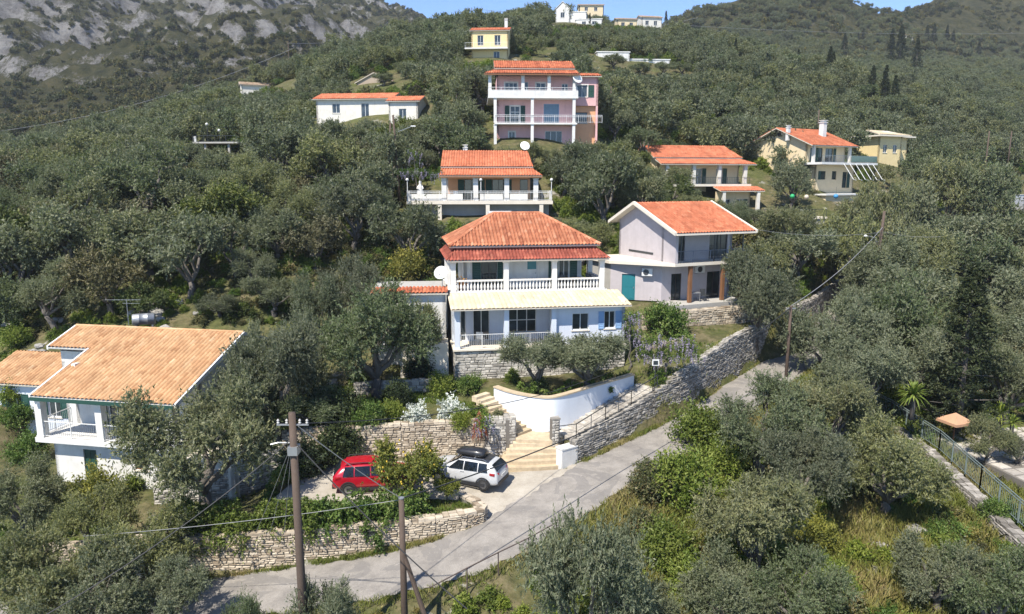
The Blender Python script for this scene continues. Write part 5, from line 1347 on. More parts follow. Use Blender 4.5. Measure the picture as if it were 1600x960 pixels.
    for x in (L * .305, -L * .31):
        for sg in (1, -1):
            w = empty('wheel', (x, sg * .80 * k, .34)); w.parent = T; w.rotation_euler = (R(90), 0, 0)
            MB().lathe([(.21, -.11), (.31, -.115), (.34, -.07), (.34, .07), (.31, .115), (.21, .11), (.21, -.11)], 24, caps=False).build('tyre', tyre, w, True)
            sp = MB().lathe([(.20, -.09), (.225, -.09), (.225, .1), (.20, .1)], 20).lathe([(.02, -.085), (.06, -.085), (.06, .085), (.02, .09)], 10)
            for q in range(10):
                a = 2 * math.pi * q / 10
                for zz in (.075, -.09): sp.add([(.05 * math.cos(a - .3), .05 * math.sin(a - .3), zz), (.215 * math.cos(a - .12), .215 * math.sin(a - .12), zz), (.215 * math.cos(a + .12), .215 * math.sin(a + .12), zz), (.05 * math.cos(a + .3), .05 * math.sin(a + .3), zz)], [(0, 1, 2, 3)])
            sp.build('rim', rim, w); MB().lathe([(.20, -.02), (.20, .02)], 16).build('brake_disc', plain('dark_disc', (.05, .05, .05), .5, .5), w)
            # wheel arch lip
            arch = MB()
            for q in range(9):
                a0, a1 = math.pi * q / 9, math.pi * (q + 1) / 9
                yy0, yy1 = sorted((sg * .86 * k, sg * .925 * k))
                P = lambda a, r_, y: (x + r_ * math.cos(a), y, .34 + r_ * math.sin(a))
                arch.hexa([P(a0, .365, yy0), P(a1, .365, yy0), P(a1, .365, yy1), P(a0, .365, yy1), P(a0, .43, yy0), P(a1, .43, yy0), P(a1, .43, yy1), P(a0, .43, yy1)])
            arch.build('wheel_arch', black, T, fix=True)
    return T
# red car: nose to the right; white car: nose to the far left
car('parked_car', 'red crossover parked at the left behind the lemon tree', (-7.35, 36.0, -16.19), R(8), (.42, .008, .022), (.40, .008, .02), 4.35, 1.84, 1.62, True)
wc_ = (-2.45, 36.8, -16.19)
car('parked_car', 'white crossover with black roof box parked by the steps', wc_, R(180 - 22), (.52, .53, .54), (.03, .03, .033), 4.3, 1.82, 1.58)
T = empty('roof_box', (wc_[0], wc_[1], wc_[2] + 1.62), R(180 - 22), 'black streamlined roof box on top of the white car', 'roof box')
mb = MB(); rows = []
for x, hw, hh in ((.62, .12, .08), (.5, .3, .2), (.2, .38, .3), (-.6, .39, .34), (-1.05, .36, .33), (-1.15, .3, .2)):
    rows.append([(x, hw, .02), (x, hw * 1.02, .1), (x, hw * .96, hh * .8), (x, hw * .6, hh), (x, 0, hh * 1.03), (x, -hw * .6, hh), (x, -hw * .96, hh * .8), (x, -hw * 1.02, .1), (x, -hw, .02)])
c_ = len(rows[0]); mb.add([p for r_ in rows for p in r_], [(i * c_ + j, i * c_ + j + 1, (i + 1) * c_ + j + 1, (i + 1) * c_ + j) for i in range(5) for j in range(8)] + [(i * c_ + 8, i * c_, (i + 1) * c_, (i + 1) * c_ + 8) for i in range(5)] + [tuple(range(9)), tuple(45 + j for j in reversed(range(9)))])
mb.build('shell', plain('roof_box_black', (.02, .02, .022), .35, 0, .5, .3), T, True, fix=True)
MB().box(.28, .34, -.5, .5, -.03, .018).box(-.72, -.66, -.5, .5, -.03, .018).build('cross_bar', MTLG, T)

# ---------------------------------------------------------------- poles and cables
POLEW = paint('weathered_pole_timber', (.095, .068, .052), .85, .4, 3)
def pole(top, h, label, r=.14, name='utility_pole', lean=0, extra=None):
    top = Vector(top); base = (top.x + lean, top.y, top.z - h)
    T = empty(name, base, 0, label, 'pole')
    MB().tube([(0, 0, -.6), (-lean * .5, 0, h * .5), (-lean, 0, h)], [r * 1.15, r, r * .8], 10).build('shaft', POLEW, T, True)
    if extra: extra(T, h, lean)
    return top
def x1(T, h, l):
    MB().tube([(-.55, .02, h - .45), (.55, .02, h - .45)], .035, 5).build('crossarm', MTLG, T)
    for x in (-.5, -.2, .25, .5): MB().lathe([(.03, 0), (.05, .05), (.03, .1), (.05, .13), (.02, .18)], 7, (x, .02, h - .42)).build('insulator', plain('porcelain', (.5, .48, .45), .3), T)
    MB().box(-.17, .17, -.2, .2, h - 1.5, h - 1.2).build('junction_box', MTLG, T)
    MB().tube([(0, 0, h - 1.1), (-.5, -.1, h - 1.05), (-.75, -.15, h - 1.1)], .03, 5).build('lamp_arm', MTLG, T)
p1 = pole(U(456, 645, 24.5), 11.3, 'tall weathered timber pole with crossarm in the left foreground', .155, extra=x1)
def x2(T, h, l):
    MB().tube([(0.05, 0, h - 2.4), (1.5, -.5, 0)], [.09, .11], 8).build('brace', POLEW, T); MB().lathe([(.12, 0), (.12, .04), (.02, .06)], 8, (0, 0, h)).build('cap', MTLG, T)
p2 = pole(U(627, 779, 27.5), 6.8, 'shorter timber pole with slanting brace beside the lower road', .13, extra=x2)
p3 = pole(U(1236, 478, 52.5), 6.4, 'thin timber pole at the road edge near the tall stone wall', .12, extra=lambda T, h, l: MB().tube([(-.35, 0, h - .2), (.35, 0, h - .2)], .04, 5).build('crossarm', MTLG, T))
def x4(T, h, l):
    MB().tube([(0, 0, h - 3.0), (-.25, -.1, h - 2.9), (-.3, -.1, h - 2.6), (-1.2, -.2, h - 2.35)], .035, 5).build('lamp_arm', MTLG, T); MB().lathe([(.05, -.1), (.16, -.06), (.17, .02), (.05, .1)], 8, (-1.35, -.2, h - 2.35)).build('lamp_head', MTLW, T)
p4 = pole(U(1382, 330, 68), 8.0, 'brown timber street lamp pole rising from the olives on the right', .15, lean=-.35, extra=x4)
def x5(T, h, l):
    MB().tube([(0, 0, h - 1.7), (1.5, -.3, h - 1.2)], .03, 5).build('lamp_arm', MTLG, T); MB().box(1.4, 1.9, -.42, -.2, h - 1.22, h - 1.1).build('lamp_head', MTLW, T)
p5 = pole(U(614, 180, 75), 9.0, 'timber lamp pole left of the peach villa', .13, lean=.5, extra=x5)
p6 = pole(U(610, 192, 75.6), 8.4, 'leaning timber strut pole left of the villa lamp pole', .12, lean=-.55)
for px, py, d, h in ((1280, 172, 120, 8), (1196, 128, 150, 8), (955, 135, 105, 8), (1546, 205, 118, 9), (682, 52, 185, 8), (570, 50, 195, 8), (450, 65, 205, 9), (737, 12, 240, 8), (1581, 205, 140, 8)):
    pole(U(px, py, d), h, {1280: 'thin pole behind the cream gabled house', 1196: 'thin pole in the grove above the red two step roof', 955: 'pole in the olives right of the pink house', 1546: 'pole at the upper road on the far right', 682: 'thin pole on the slope left of the yellow house', 570: 'thin pole on the slope between yellow house and mountain', 450: 'thin pole at the left skyline', 737: 'tall thin pole on the crest', 1581: 'thin pole at the right edge of the upper road'}[px], .12)
CAB = plain('black_cable', (.03, .03, .03), .6); CABG = plain('grey_cable', (.25, .25, .25), .5)
def cable(a, b, sag, label, r=.018, mat=None, group=None):
    a, b = Vector(a), Vector(b); n = 20
    pts = [a.lerp(b, i / n) - Vector((0, 0, sag * 4 * (i / n) * (1 - i / n))) for i in range(n + 1)]
    o = MB().tube([p - a for p in pts], r, 5).build('overhead_cable', mat or CAB); o.location = a
    tag(o, label, 'cable', group)
cable(p1 + Vector((.2, 0, -.5)), p2, .1, 'twin wire from tall foreground pole to braced pole', .016, CABG)
cable(p2, U(1236, 480, 52.4), 1.4, 'thick cable sweeping from braced pole up along the road', .03)
cable(p3, p4 + Vector((0, 0, -1.5)), .6, 'cable between the road edge pole and the street lamp pole', .03, CABG)
cable(p1 + Vector((0, 0, -1.0)), U(730, 952, 22.5), .2, 'black stay cable running from foreground pole down to the rail', .022)
cable(p1 + Vector((0, 0, -.9)), U(70, 962, 21), .3, 'black cable falling left from the foreground pole', .02)
cable(p2 + Vector((0, 0, -.05)), U(130, 838, 30), .15, 'pale wire from braced pole to the left past the hedge', .012, CABG)
cable(p1 + Vector((0, 0, -.4)), U(1000, 560, 47), 1.0, 'black cable from foreground pole across to the paved stairs', .02)
cable(p4 + Vector((0, 0, -2)), U(1166, 356, 62), .5, 'pale wire from street lamp pole to the lavender house', .014, CABG)
cable(p4 + Vector((0, 0, -2)), U(1470, 370, 66), .2, 'pale wire right of the street lamp pole', .014, CABG)
for k, (a, b) in enumerate((((0, 205, 190), (460, 75, 200)), ((450, 68, 205), (737, 16, 240)), ((682, 54, 185), (1090, 28, 260)), ((737, 14, 240), (1600, 52, 330)))):
    cable(U(*a), U(*b), 3, ['long wire along the left skyline below the mountain', 'long wire from left skyline to crest', 'long wire across the crest above the yellow house', 'long wire across the right hill'][k], .05, CABG)
for k, x in enumerate((-.9, -.6, -.3)):
    cable(p1 + Vector((-.1, 0, -1.2 - .1 * k)), U(400 + 22 * k, 832, 30), .05, ['left', 'middle', 'right'][k] + ' pale stay wire of three beside the foreground pole', .01, CABG)

# ---------------------------------------------------------------- small things
o = G(1013, 600, -12.95)
T = empty('flood_lamp', (9.15, 44.0, -13.3), 0, 'square flood lamp on a thin post at the top of the stairs', 'lamp')
MB().tube([(0, 0, 0), (0, 0, 2.1)], .03, 6).build('post', MTLD, T); MB().box(-.22, .22, -.06, .0, 1.75, 2.15).build('housing', MTLW, T); MB().box(-.15, .15, -.075, -.062, 1.82, 2.08).build('lens', GLASS, T)
TERRA = plain('terracotta', (.42, .16, .08), .8)
potspots = [(2.9, 41.85), (3.2, 42.0), (3.5, 42.25), (5.1, 43.6), (5.6, 44.0), (6.1, 44.4), (1.9, 41.6), (.6, 42.3)]
LEAFG = leafmat('garden_leaf', [(0, (.035, .065, .012)), (.4, (.07, .12, .022)), (.8, (.13, .19, .04)), (1, (.20, .23, .07))], .25)
for i, (x, y) in enumerate(potspots):
    T = empty('flower_pot', (x, y, -13.3), 0, ['first', 'second', 'third', 'fourth', 'fifth', 'sixth', 'seventh', 'eighth'][i] + ' terracotta pot along the white planter wall', 'flower pot', 'terracotta pots on the planter')
    MB().lathe([(.17, 0), (.22, .3), (.26, .31), (.26, .38), (.22, .38), (.2, .33), (.02, .33)], 12).build('pot', TERRA, T, True)
    mb = MB()
    for k in range(60):
        a = random.uniform(0, 6.28); e = random.uniform(.2, 1.4); d = Vector((math.cos(a) * math.cos(e), math.sin(a) * math.cos(e), math.sin(e))) * random.uniform(.15, .34)
        s = Vector((-math.sin(a), math.cos(a), 0)) * .05; c = Vector((0, 0, .34)) + d * .5
        mb.tone = random.random(); mb.quad(c - d * .4, c + s, c + d * .5, c - s)
    mb.build('leaves', LEAFG, T)
T = empty('patio_umbrella', tuple(G(1487, 705, -16.9)), .3, 'faded orange square patio parasol right of the fence', 'parasol')
MB().tube([(0, 0, 0), (0, 0, 2.4)], .04, 6).build('pole', WOODB, T)
mb = MB()
for k in range(4):
    a, b = math.pi / 4 + k * math.pi / 2, math.pi / 4 + (k + 1) * math.pi / 2
    mb.add([(0, 0, 2.55), (1.05 * math.cos(a), 1.05 * math.sin(a), 2.05), (1.05 * math.cos(b), 1.05 * math.sin(b), 2.05)], [(0, 1, 2)]); mb.add([(1.05 * math.cos(a), 1.05 * math.sin(a), 2.05), (1.05 * math.cos(b), 1.05 * math.sin(b), 2.05), (1.05 * math.cos(b), 1.05 * math.sin(b), 1.88), (1.05 * math.cos(a), 1.05 * math.sin(a), 1.88)], [(0, 1, 2, 3)])
mb.build('canopy', paint('faded_orange_cloth', (.48, .28, .17), .9, .3), T)
T = empty('water_tank', tuple(U(225, 503, 52)), .4, 'grey horizontal water barrel behind the tan roof', 'tank')
o = MB().lathe([(.02, -.75), (.36, -.75), (.42, -.68), (.42, -.3), (.44, -.28), (.42, -.26), (.42, .26), (.44, .28), (.42, .3), (.42, .68), (.36, .75), (.02, .75)], 18).build('barrel', MTLG, T, True); o.rotation_euler = (0, R(90), 0); o.location = (0, 0, .2)
MB().box(-.6, -.5, -.3, .3, -1.5, -.2).box(.5, .6, -.3, .3, -1.5, -.2).build('cradle', MTLG, T)
T = empty('tv_aerial', tuple(U(201, 506, 50)), 0, 'thin rooftop aerial standing behind the tan roof', 'aerial')
mb = MB().tube([(0, 0, -1.5), (0, 0, 1.7)], .025, 5).tube([(-1.5, 0, 1.7), (1.0, 0, 1.7)], .018, 4)
for x in np.linspace(-.4, .8, 6): mb.tube([(x, -.3, 1.7), (x, .3, 1.7)], .01, 4)
mb.tube([(-.3, 0, 1.45), (.9, 0, 1.45)], .015, 4)
mb.build('mast', MTLG, T)
T = empty('plastic_bucket', tuple(G(306, 750, -17.25)), 0, 'white plastic bucket by the lean to door', 'bucket')
MB().lathe([(.16, 0), (.21, .45), (.23, .46), (.2, .46), (.15, .03), (.02, .03)], 14).build('pail', WHITE, T, True)
T = empty('satellite_dish_stand', tuple(U(690, 432, 50.5)), 0, 'white satellite dish left of the main house porch', 'satellite dish')
dish(T, (0, 0, .2), R(-15), .5, name='dish')
T = empty('garden_statue', tuple(U(657, 309, 74.6)), 0, 'small white draped statue on the villa terrace', 'statue')
MB().lathe([(.34, 0), (.36, .12), (.28, .16), (.38, .3), (.33, .6), (.24, .95), (.27, 1.15), (.18, 1.32), (.09, 1.4), (.14, 1.52), (.15, 1.62), (.1, 1.74), (.01, 1.79)], 12).build('figure', WHITE, T, True)
MB().tube([(.2, -.1, 1.2), (.34, -.22, .95), (.2, -.36, .85)], [.07, .06, .05], 6).tube([(-.2, -.1, 1.2), (-.32, -.22, .95), (-.1, -.36, .88)], [.07, .06, .05], 6).build('arms', WHITE, T, True)
for i, (px, py, c, d) in enumerate(((1238, 307, (.02, .35, .12), 92), (1306, 307, (.05, .25, .5), 92), (1260, 308, (.6, .5, .4), 93))):
    o = U(px, py, d); T = empty('hanging_lantern', (o.x, o.y, o.z), 0, ['green', 'blue', 'cream'][i] + ' paper lantern hanging over the walled patio', 'lantern')
    MB().lathe([(.04, -.3), (.18, -.25), (.28, -.1), (.3, 0), (.28, .1), (.18, .25), (.04, .3)], 12).build('shade', plain('lantern_' + ['green', 'blue', 'cream'][i], c, .6), T, True)
    MB().tube([(0, 0, .28), (0, 0, 1.2)], .012, 4).build('cord', MTLD, T)

# patio slabs at the lower right, pale garden walls
T = empty('patio', (31.0, 41.5, -16.95), R(8), 'pale stone paved patio with parasol at the lower right', 'patio')
z_p = max(Hs(31 + a, 41.5 + b) for a in (-3, 0, 4) for b in (-4, 0, 4)) - T.location.z + .03
slab(T, 'bed', rect(-3.2, 6.0, -4.2, 4.0), z_p - .8, z_p, MORTAR)
rd = random.Random(4)
for i in range(11):
    for j in range(9):
        if rd.random() < .12: continue
        x, y = -3.1 + i * .83 + rd.uniform(-.05, .05), -4.1 + j * .9 + rd.uniform(-.05, .05)
        mb = MB(); mb.tone = rd.random()
        mb.prism([(x + rd.uniform(0, .1), y + rd.uniform(0, .1)), (x + .72 + rd.uniform(0, .08), y + rd.uniform(0, .1)), (x + .74, y + .8 + rd.uniform(0, .05)), (x + rd.uniform(0, .08), y + .78)], z_p + .003, z_p + .05)
        mb.build('flagstone', PAVE, T, fix=True)
T = empty('patio_wall', (35.2, 39.5, -17), R(60), 'short peach plastered wall at the right edge by the patio', 'wall')
MB().box(-1.6, 1.6, -.2, .2, -.5, 1.25).build('wall', PEACH, T); MB().box(-1.66, 1.66, -.26, .26, 1.252, 1.34).build('coping', WHITE, T)
q_ = U(1588, 300, 132)
T = empty('road_parapet', (q_.x, q_.y, q_.z - 1.2), R(35), 'white parapet wall beside the upper road at right edge', 'wall')
MB().box(-1.5, 5.5, -.2, .2, -2, .6).build('wall', WHITE, T); MB().box(-1.56, 5.56, -.26, .26, .602, .7).build('coping', OFFW, T)

# chairs and tables on the porches
def chair(loc, yaw, label, mat, group=None):
    T = empty('garden_chair', loc, yaw, label, 'chair', group)
    MB().box(-.24, .24, -.24, .24, .42, .46).build('seat', mat, T)
    MB().hexa([(-.24, .22, .46), (.24, .22, .46), (.24, .26, .46), (-.24, .26, .46), (-.24, .32, .95), (.24, .32, .95), (.24, .35, .95), (-.24, .35, .95)]).build('backrest', mat, T)
    for x in (-.21, .21):
        for y in (-.21, .21): MB().tube([(x, y, 0), (x, y, .42)], .02, 5).build('leg', mat, T)
def table(loc, yaw, label, mat, w=.9):
    T = empty('table', loc, yaw, label, 'table')
    MB().box(-w / 2, w / 2, -w / 2, w / 2, .7, .74).build('tabletop', mat, T)
    for x in (-.4, .4):
        for y in (-.4, .4): MB().tube([(x * w, y * w, 0), (x * w, y * w, .7)], .025, 5).build('leg', mat, T)
def hp_(o, yaw, x, y, z): q = loc2(o, yaw, x, y); return (q[0], q[1], z)
chair(hp_(MH_O, MH_Y, 8.6, 4.2, -11.2 + UF), R(40), 'dark chair on the upper balcony at the right', MTLD); chair(hp_(MH_O, MH_Y, 10.3, 4.4, -11.2 + UF), R(-30), 'dark chair at the right end of the upper balcony', MTLD)
table(hp_(MH_O, MH_Y, 9.5, 4.3, -11.2 + UF), 0, 'small table between the upper balcony chairs', WOODB, .7)
chair(hp_(MH_O, MH_Y, 1.9, 1.3, -11.2), R(170), 'white chair behind the lower terrace railing', MTLW); table(hp_(MH_O, MH_Y, 4.6, 1.3, -11.2), .2, 'white table on the lower terrace', MTLW, 1.0)
chair(hp_(PH_O, PH_Y, 3.4, .4, -9.65), R(20), 'dark garden chair on the lavender house porch', MTLD); table(hp_(PH_O, PH_Y, 2.6, .6, -9.65), 0, 'grey table on the lavender house porch', MTLG, .7)
chair(tuple(Vector((VO.x, VO.y, VO.z)) + Vector((1.4, 1.4, 0))), R(10), 'white chair on the villa terrace', MTLW)
chair(tuple(Vector((BO.x, BO.y, BO.z)) + Vector((4.6, 1.8, 0))), R(30), 'dark chair on the walled patio', MTLD); chair(tuple(Vector((BO.x, BO.y, BO.z)) + Vector((7.4, 2.2, 0))), R(-20), 'pale chair on the walled patio', MTLW)
cl = empty('flower_tub', hp_(MH_O, MH_Y, .75, 3.75, -11.2 + UF), 0, 'tub of orange flowers at the left end of the upper balcony', 'flower pot')
MB().lathe([(.16, 0), (.24, .35), (.27, .36), (.2, .36), (.02, .32)], 12).build('tub', TERRA, cl, True)
mb = MB()
for k in range(160):
    d = Vector((random.gauss(0, .2), random.gauss(0, .2), .45 + abs(random.gauss(0, .25)))); s = Vector((random.uniform(-1, 1), random.uniform(-1, 1), random.uniform(-1, 1))).normalized() * .06; t = s.orthogonal().normalized() * .05
    mb.quad(d - s, d + t, d + s, d - t)
mb.build('blossom', plain('orange_petals', (.62, .25, .02), .7), cl)
# ---------------------------------------------------------------- vegetation kit
OLIVE = leafmat('olive_leaf', [(0, (.068, .082, .044)), (.35, (.116, .132, .072)), (.7, (.164, .178, .102)), (1, (.22, .225, .14))], .33, back=(.24, .245, .17), rough=.6, spec=.22, var=.36)
DARKG = leafmat('dark_evergreen_leaf', [(0, (.016, .026, .012)), (.5, (.035, .052, .022)), (1, (.07, .09, .035))], .15, var=.25)
CYPL = leafmat('conifer_leaf', [(0, (.014, .022, .012)), (.5, (.028, .04, .018)), (1, (.055, .065, .028))], .1, var=.2)
LIME = leafmat('bright_green_leaf', [(0, (.06, .095, .012)), (.5, (.13, .18, .03)), (1, (.24, .27, .06))], .3, var=.25)
SCRUB = leafmat('scrub_leaf', [(0, (.035, .042, .018)), (.4, (.07, .078, .03)), (.75, (.12, .115, .042)), (1, (.17, .13, .06))], .15, var=.55)
WISL = leafmat('wisteria_flower', [(0, (.22, .18, .30)), (.5, (.33, .29, .42)), (1, (.46, .42, .53))], .3, var=.1)
WHF = leafmat('white_flower', [(0, (.30, .32, .28)), (.5, (.52, .54, .50)), (1, (.75, .75, .72))], .25, var=.1)
REDF = leafmat('red_stem', [(0, (.20, .04, .025)), (.5, (.32, .08, .05)), (1, (.40, .15, .09))], .2, var=.1)
YELF = leafmat('yellow_green_leaf', [(0, (.09, .10, .025)), (.5, (.18, .175, .04)), (1, (.32, .28, .06))], .3, var=.2)
LEMF = plain('lemon_skin', (.50, .34, .03), .5)
BARK = paint('olive_bark', (.13, .115, .10), .95, .5, 3, bumpk=.6)
def leaves(C, A, Bv, tone):
    """rhombic leaves: centres C, half axes A (length) and Bv (width)"""
    n = len(C)
    V = np.stack([C - A, C + Bv, C + A, C - Bv], 1).reshape(-1, 3)
    Q = np.arange(4 * n).reshape(n, 4)
    return V, Q, np.repeat(tone, 4)
def unit(v): return v / np.maximum(np.linalg.norm(v, axis=-1, keepdims=True), 1e-9)
def sprays(centres, radii, rg, twigs=24, per=14, ll=.085, lw=.026, upb=.35, tl=(.35, .8), tone_mid=.5, droop=0.0):
    """leafy twigs radiating from clump centres"""
    Cs, As, Bs, Ts = [], [], [], []
    for c, r in zip(centres, radii):
        d = unit(rg.normal(size=(twigs, 3)) + np.array([0, 0, upb]))
        start = c + d * r * rg.uniform(.05, .55, (twigs, 1))
        L = r * rg.uniform(tl[0], tl[1], (twigs, 1))
        ct = tone_mid + rg.normal(0, .18)
        for k in range(per):
            f = (k + .5) / per
            p = start + d * L * f + np.array([0, 0, -droop]) * (f ** 2) * L
            a = unit(d * .8 + rg.normal(size=(twigs, 3)) * .75)
            b = unit(np.cross(a, rg.normal(size=(twigs, 3)) + np.array([0, 0, 1.2])))
            s = rg.uniform(.7, 1.3, (twigs, 1))
            Cs.append(p + rg.normal(0, .03, (twigs, 3))); As.append(a * ll * s); Bs.append(b * lw * s)
            Ts.append(np.clip(ct + rg.normal(0, .2, twigs) + .1 * f, 0, 1))
    return leaves(np.concatenate(Cs), np.concatenate(As), np.concatenate(Bs), np.concatenate(Ts))
def limb(mb, a, b, r0, r1, rg, n=4, wob=.12, sides=6):
    a, b = np.array(a), np.array(b); L = np.linalg.norm(b - a)
    pts = [a + (b - a) * i / n + (rg.normal(0, wob * L / n, 3) if 0 < i < n else 0) for i in range(n + 1)]
    mb.tube(pts, [r0 + (r1 - r0) * i / n for i in range(n + 1)], sides)
    return pts
def make_olive(seed, Rr=3.0, hc=4.1, rz=2.2, nlimb=5, sub=9, twigs=24, per=14, ll=.085, lw=.027, trunk_h=1.5, mat=None, tr=.27, gap=.0, barkside=7, upb=.35, cr=(.75, 1.15)):
    rg = np.random.default_rng(seed)
    mb = MB()
    base = np.array([0, 0, -.5]); fork = np.array([rg.normal(0, .25), rg.normal(0, .25), trunk_h])
    p = limb(mb, base, fork, tr * 1.35, tr * .8, rg, 5, .25, barkside)
    cents, rads = [], []
    for i in range(nlimb):
        az = 2 * math.pi * i / nlimb + rg.uniform(-.45, .45)
        el = rg.uniform(.15, 1.15)
        reach = rg.uniform(.62, .95)
        tip = np.array([math.cos(az) * Rr * reach * math.cos(el * .8), math.sin(az) * Rr * reach * math.cos(el * .8), hc + (el - .55) * rz * 1.15 * reach])
        mid = fork + (tip - fork) * .5 + np.array([0, 0, .25])
        limb(mb, fork, mid, tr * .6, tr * .36, rg, 3, .22, 6); limb(mb, mid, tip, tr * .36, tr * .1, rg, 3, .2, 5)
        for k in range(sub):
            off = unit(rg.normal(size=3)) * rg.uniform(.25, 1.0) * np.array([1, 1, .8]) * Rr * .42
            c = tip + off
            q = (c - np.array([0, 0, hc])) / np.array([Rr, Rr, rz])
            l = np.linalg.norm(q)
            if l > 1: c = np.array([0, 0, hc]) + q / l * rg.uniform(.85, 1.02) * np.array([Rr, Rr, rz])
            cents.append(c); rads.append(rg.uniform(*cr) * Rr / 3.0)
            if k % 2 == 0: limb(mb, mid + (tip - mid) * rg.uniform(.2, .9), c, tr * .14, tr * .04, rg, 2, .2, 4)
    V, Q, t = sprays(cents, rads, rg, twigs, per, ll, lw, upb)
    return np_mesh('olive_crown', V, Q, mat or OLIVE, t), mb.mesh('olive_trunk', BARK, True)
NEAR = [make_olive(s, nlimb=n, sub=sb, twigs=tw, per=12, trunk_h=th, hc=hc, rz=rz, Rr=3.0) for s, n, sb, tw, th, hc, rz in
        ((11, 6, 11, 42, 1.3, 3.6, 2.6), (12, 7, 10, 42, 1.0, 3.4, 2.5), (13, 5, 13, 42, 1.7, 4.1, 2.8), (14, 8, 9, 40, .8, 3.2, 2.5), (15, 6, 11, 42, 1.4, 3.8, 2.4))]
MID = [make_olive(s, nlimb=n, sub=10, twigs=22, per=9, ll=.125, lw=.045, trunk_h=1.0, hc=3.3, rz=rz, barkside=5) for s, n, rz in ((21, 6, 2.7), (22, 7, 2.5), (23, 6, 2.9), (24, 8, 2.6), (25, 6, 2.8))]
MIXM = [leafmat('oak_leaf', [(0, (.045, .064, .02)), (.5, (.092, .118, .038)), (1, (.16, .175, .06))], .3, var=.35), leafmat('dry_olive_leaf', [(0, (.06, .058, .03)), (.5, (.12, .112, .055)), (1, (.19, .17, .095))], .2, var=.3)]
MIX = [make_olive(26, nlimb=6, sub=11, twigs=22, per=9, ll=.12, lw=.06, trunk_h=.9, hc=3.2, rz=3.0, barkside=5, mat=MIXM[0]), make_olive(27, nlimb=7, sub=9, twigs=20, per=9, ll=.125, lw=.045, trunk_h=1.0, hc=3.0, rz=2.3, barkside=5, mat=MIXM[1]), make_olive(28, nlimb=4, sub=9, twigs=20, per=9, ll=.125, lw=.045, trunk_h=1.2, hc=3.6, rz=3.2, barkside=5)]
FAR = [make_olive(s, nlimb=6, sub=7, twigs=14, per=6, ll=.17, lw=.07, trunk_h=.8, hc=3.0, rz=2.3, barkside=4) for s in (31, 32, 33)]
def make_bush(seed, mat, Rr=1.0, h=1.2, n=14, twigs=20, per=9, ll=.07, lw=.028, upb=.4, extra=None):
    rg = np.random.default_rng(seed); c = []
    for _ in range(n):
        d = unit(rg.normal(size=3)); d[2] = abs(d[2])
        c.append(np.array([d[0] * Rr * .62, d[1] * Rr * .62, .15 * h + d[2] * h * .62]) * rg.uniform(.55, 1.05))
    V, Q, t = sprays(c, [Rr * rg.uniform(.35, .55) for _ in range(n)], rg, twigs, per, ll, lw, upb)
    me = np_mesh('bush', V, Q, mat, t)
    mb = MB()
    for q in c[::2]: limb(mb, (0, 0, -.2), q, .03 * Rr + .01, .01, rg, 3, .15, 4)
    return me, mb.mesh('bush_stems', BARK, True)
FARBUSH = [make_bush(s, SCRUB, 1.0, 1.0, 11, 13, 6, .12, .06) for s in (41, 42)]
B_GREEN = make_bush(51, LEAFG); B_LIME = make_bush(52, LIME); B_DARK = make_bush(53, DARKG); B_YEL = make_bush(54, YELF); B_WHITE = make_bush(55, WHF, 1, 1.1, 14, 22, 9, .06, .03); B_SCRUB = make_bush(56, SCRUB, 1, 1.0, 12, 16, 8, .075, .035); B_GREY = make_bush(57, OLIVE, 1, 1.0, 14, 22, 9, .07, .024)

BIG = {id(B_LIME[0]): make_bush(82, LIME, 1, 1.15, 30, 30, 9, .042, .02), id(B_GREEN[0]): make_bush(81, LEAFG, 1, 1.2, 30, 30, 9, .042, .02), id(B_DARK[0]): make_bush(83, DARKG, 1, 1.2, 30, 30, 9, .042, .02), id(B_YEL[0]): make_bush(84, YELF, 1, 1.2, 28, 28, 9, .042, .02), id(B_SCRUB[0]): make_bush(86, SCRUB, 1, 1.1, 28, 28, 9, .042, .02)}
def plant(name, meshes, loc, scale, yaw, label, cat, group=None, parts=('crown', 'trunk')):
    T = empty(name, loc, yaw, label, cat, group)
    T.scale = scale if hasattr(scale, '__len__') else (scale,) * 3
    link(parts[0], meshes[0], T); link(parts[1], meshes[1], T)
    return T
KEEP = []   # trees placed by hand: x, y, radius
def solve(cx, cy, w, ratio, dmin=14, dmax=260):
    """distance at which a plant of that picture size, centred on that pixel, stands on the ground"""
    ds = np.geomspace(dmin, dmax, 500)
    u, v = (cx - 800) / FPX, (480 - cy) / FPX
    X, Y, Z = u * ds, ds * (CP + v * SP), ds * (v * CP - SP)
    g = Z - H(X, Y) - ratio * (w / 2 / FPX * ds)
    i = np.where((g[:-1] > 0) & (g[1:] <= 0))[0]
    d = ds[i[0]] if len(i) else ds[np.argmin(np.abs(g))]
    return d
def tree_at(cx, cy, w, label, var, group=None, ratio=1.25, d=None, name='olive_tree', zs=1.0, lib=None, dmin=14):
    lib = lib or NEAR
    d = d or solve(cx, cy, w, ratio, dmin)
    p = U(cx, cy, d); r = w / 2 / FPX * d
    gz = Hs(p.x, p.y)
    s = r / 3.15
    hh = (p.z - gz) / (3.55 * s)
    KEEP.append((p.x, p.y, r))
    hh = min(max(hh, .6), 1.9)
    T = plant(name, lib[var % len(lib)], (p.x, p.y, gz), (s, s, s * hh * zs), random.uniform(0, 6.28), label, 'tree', group)
    return T
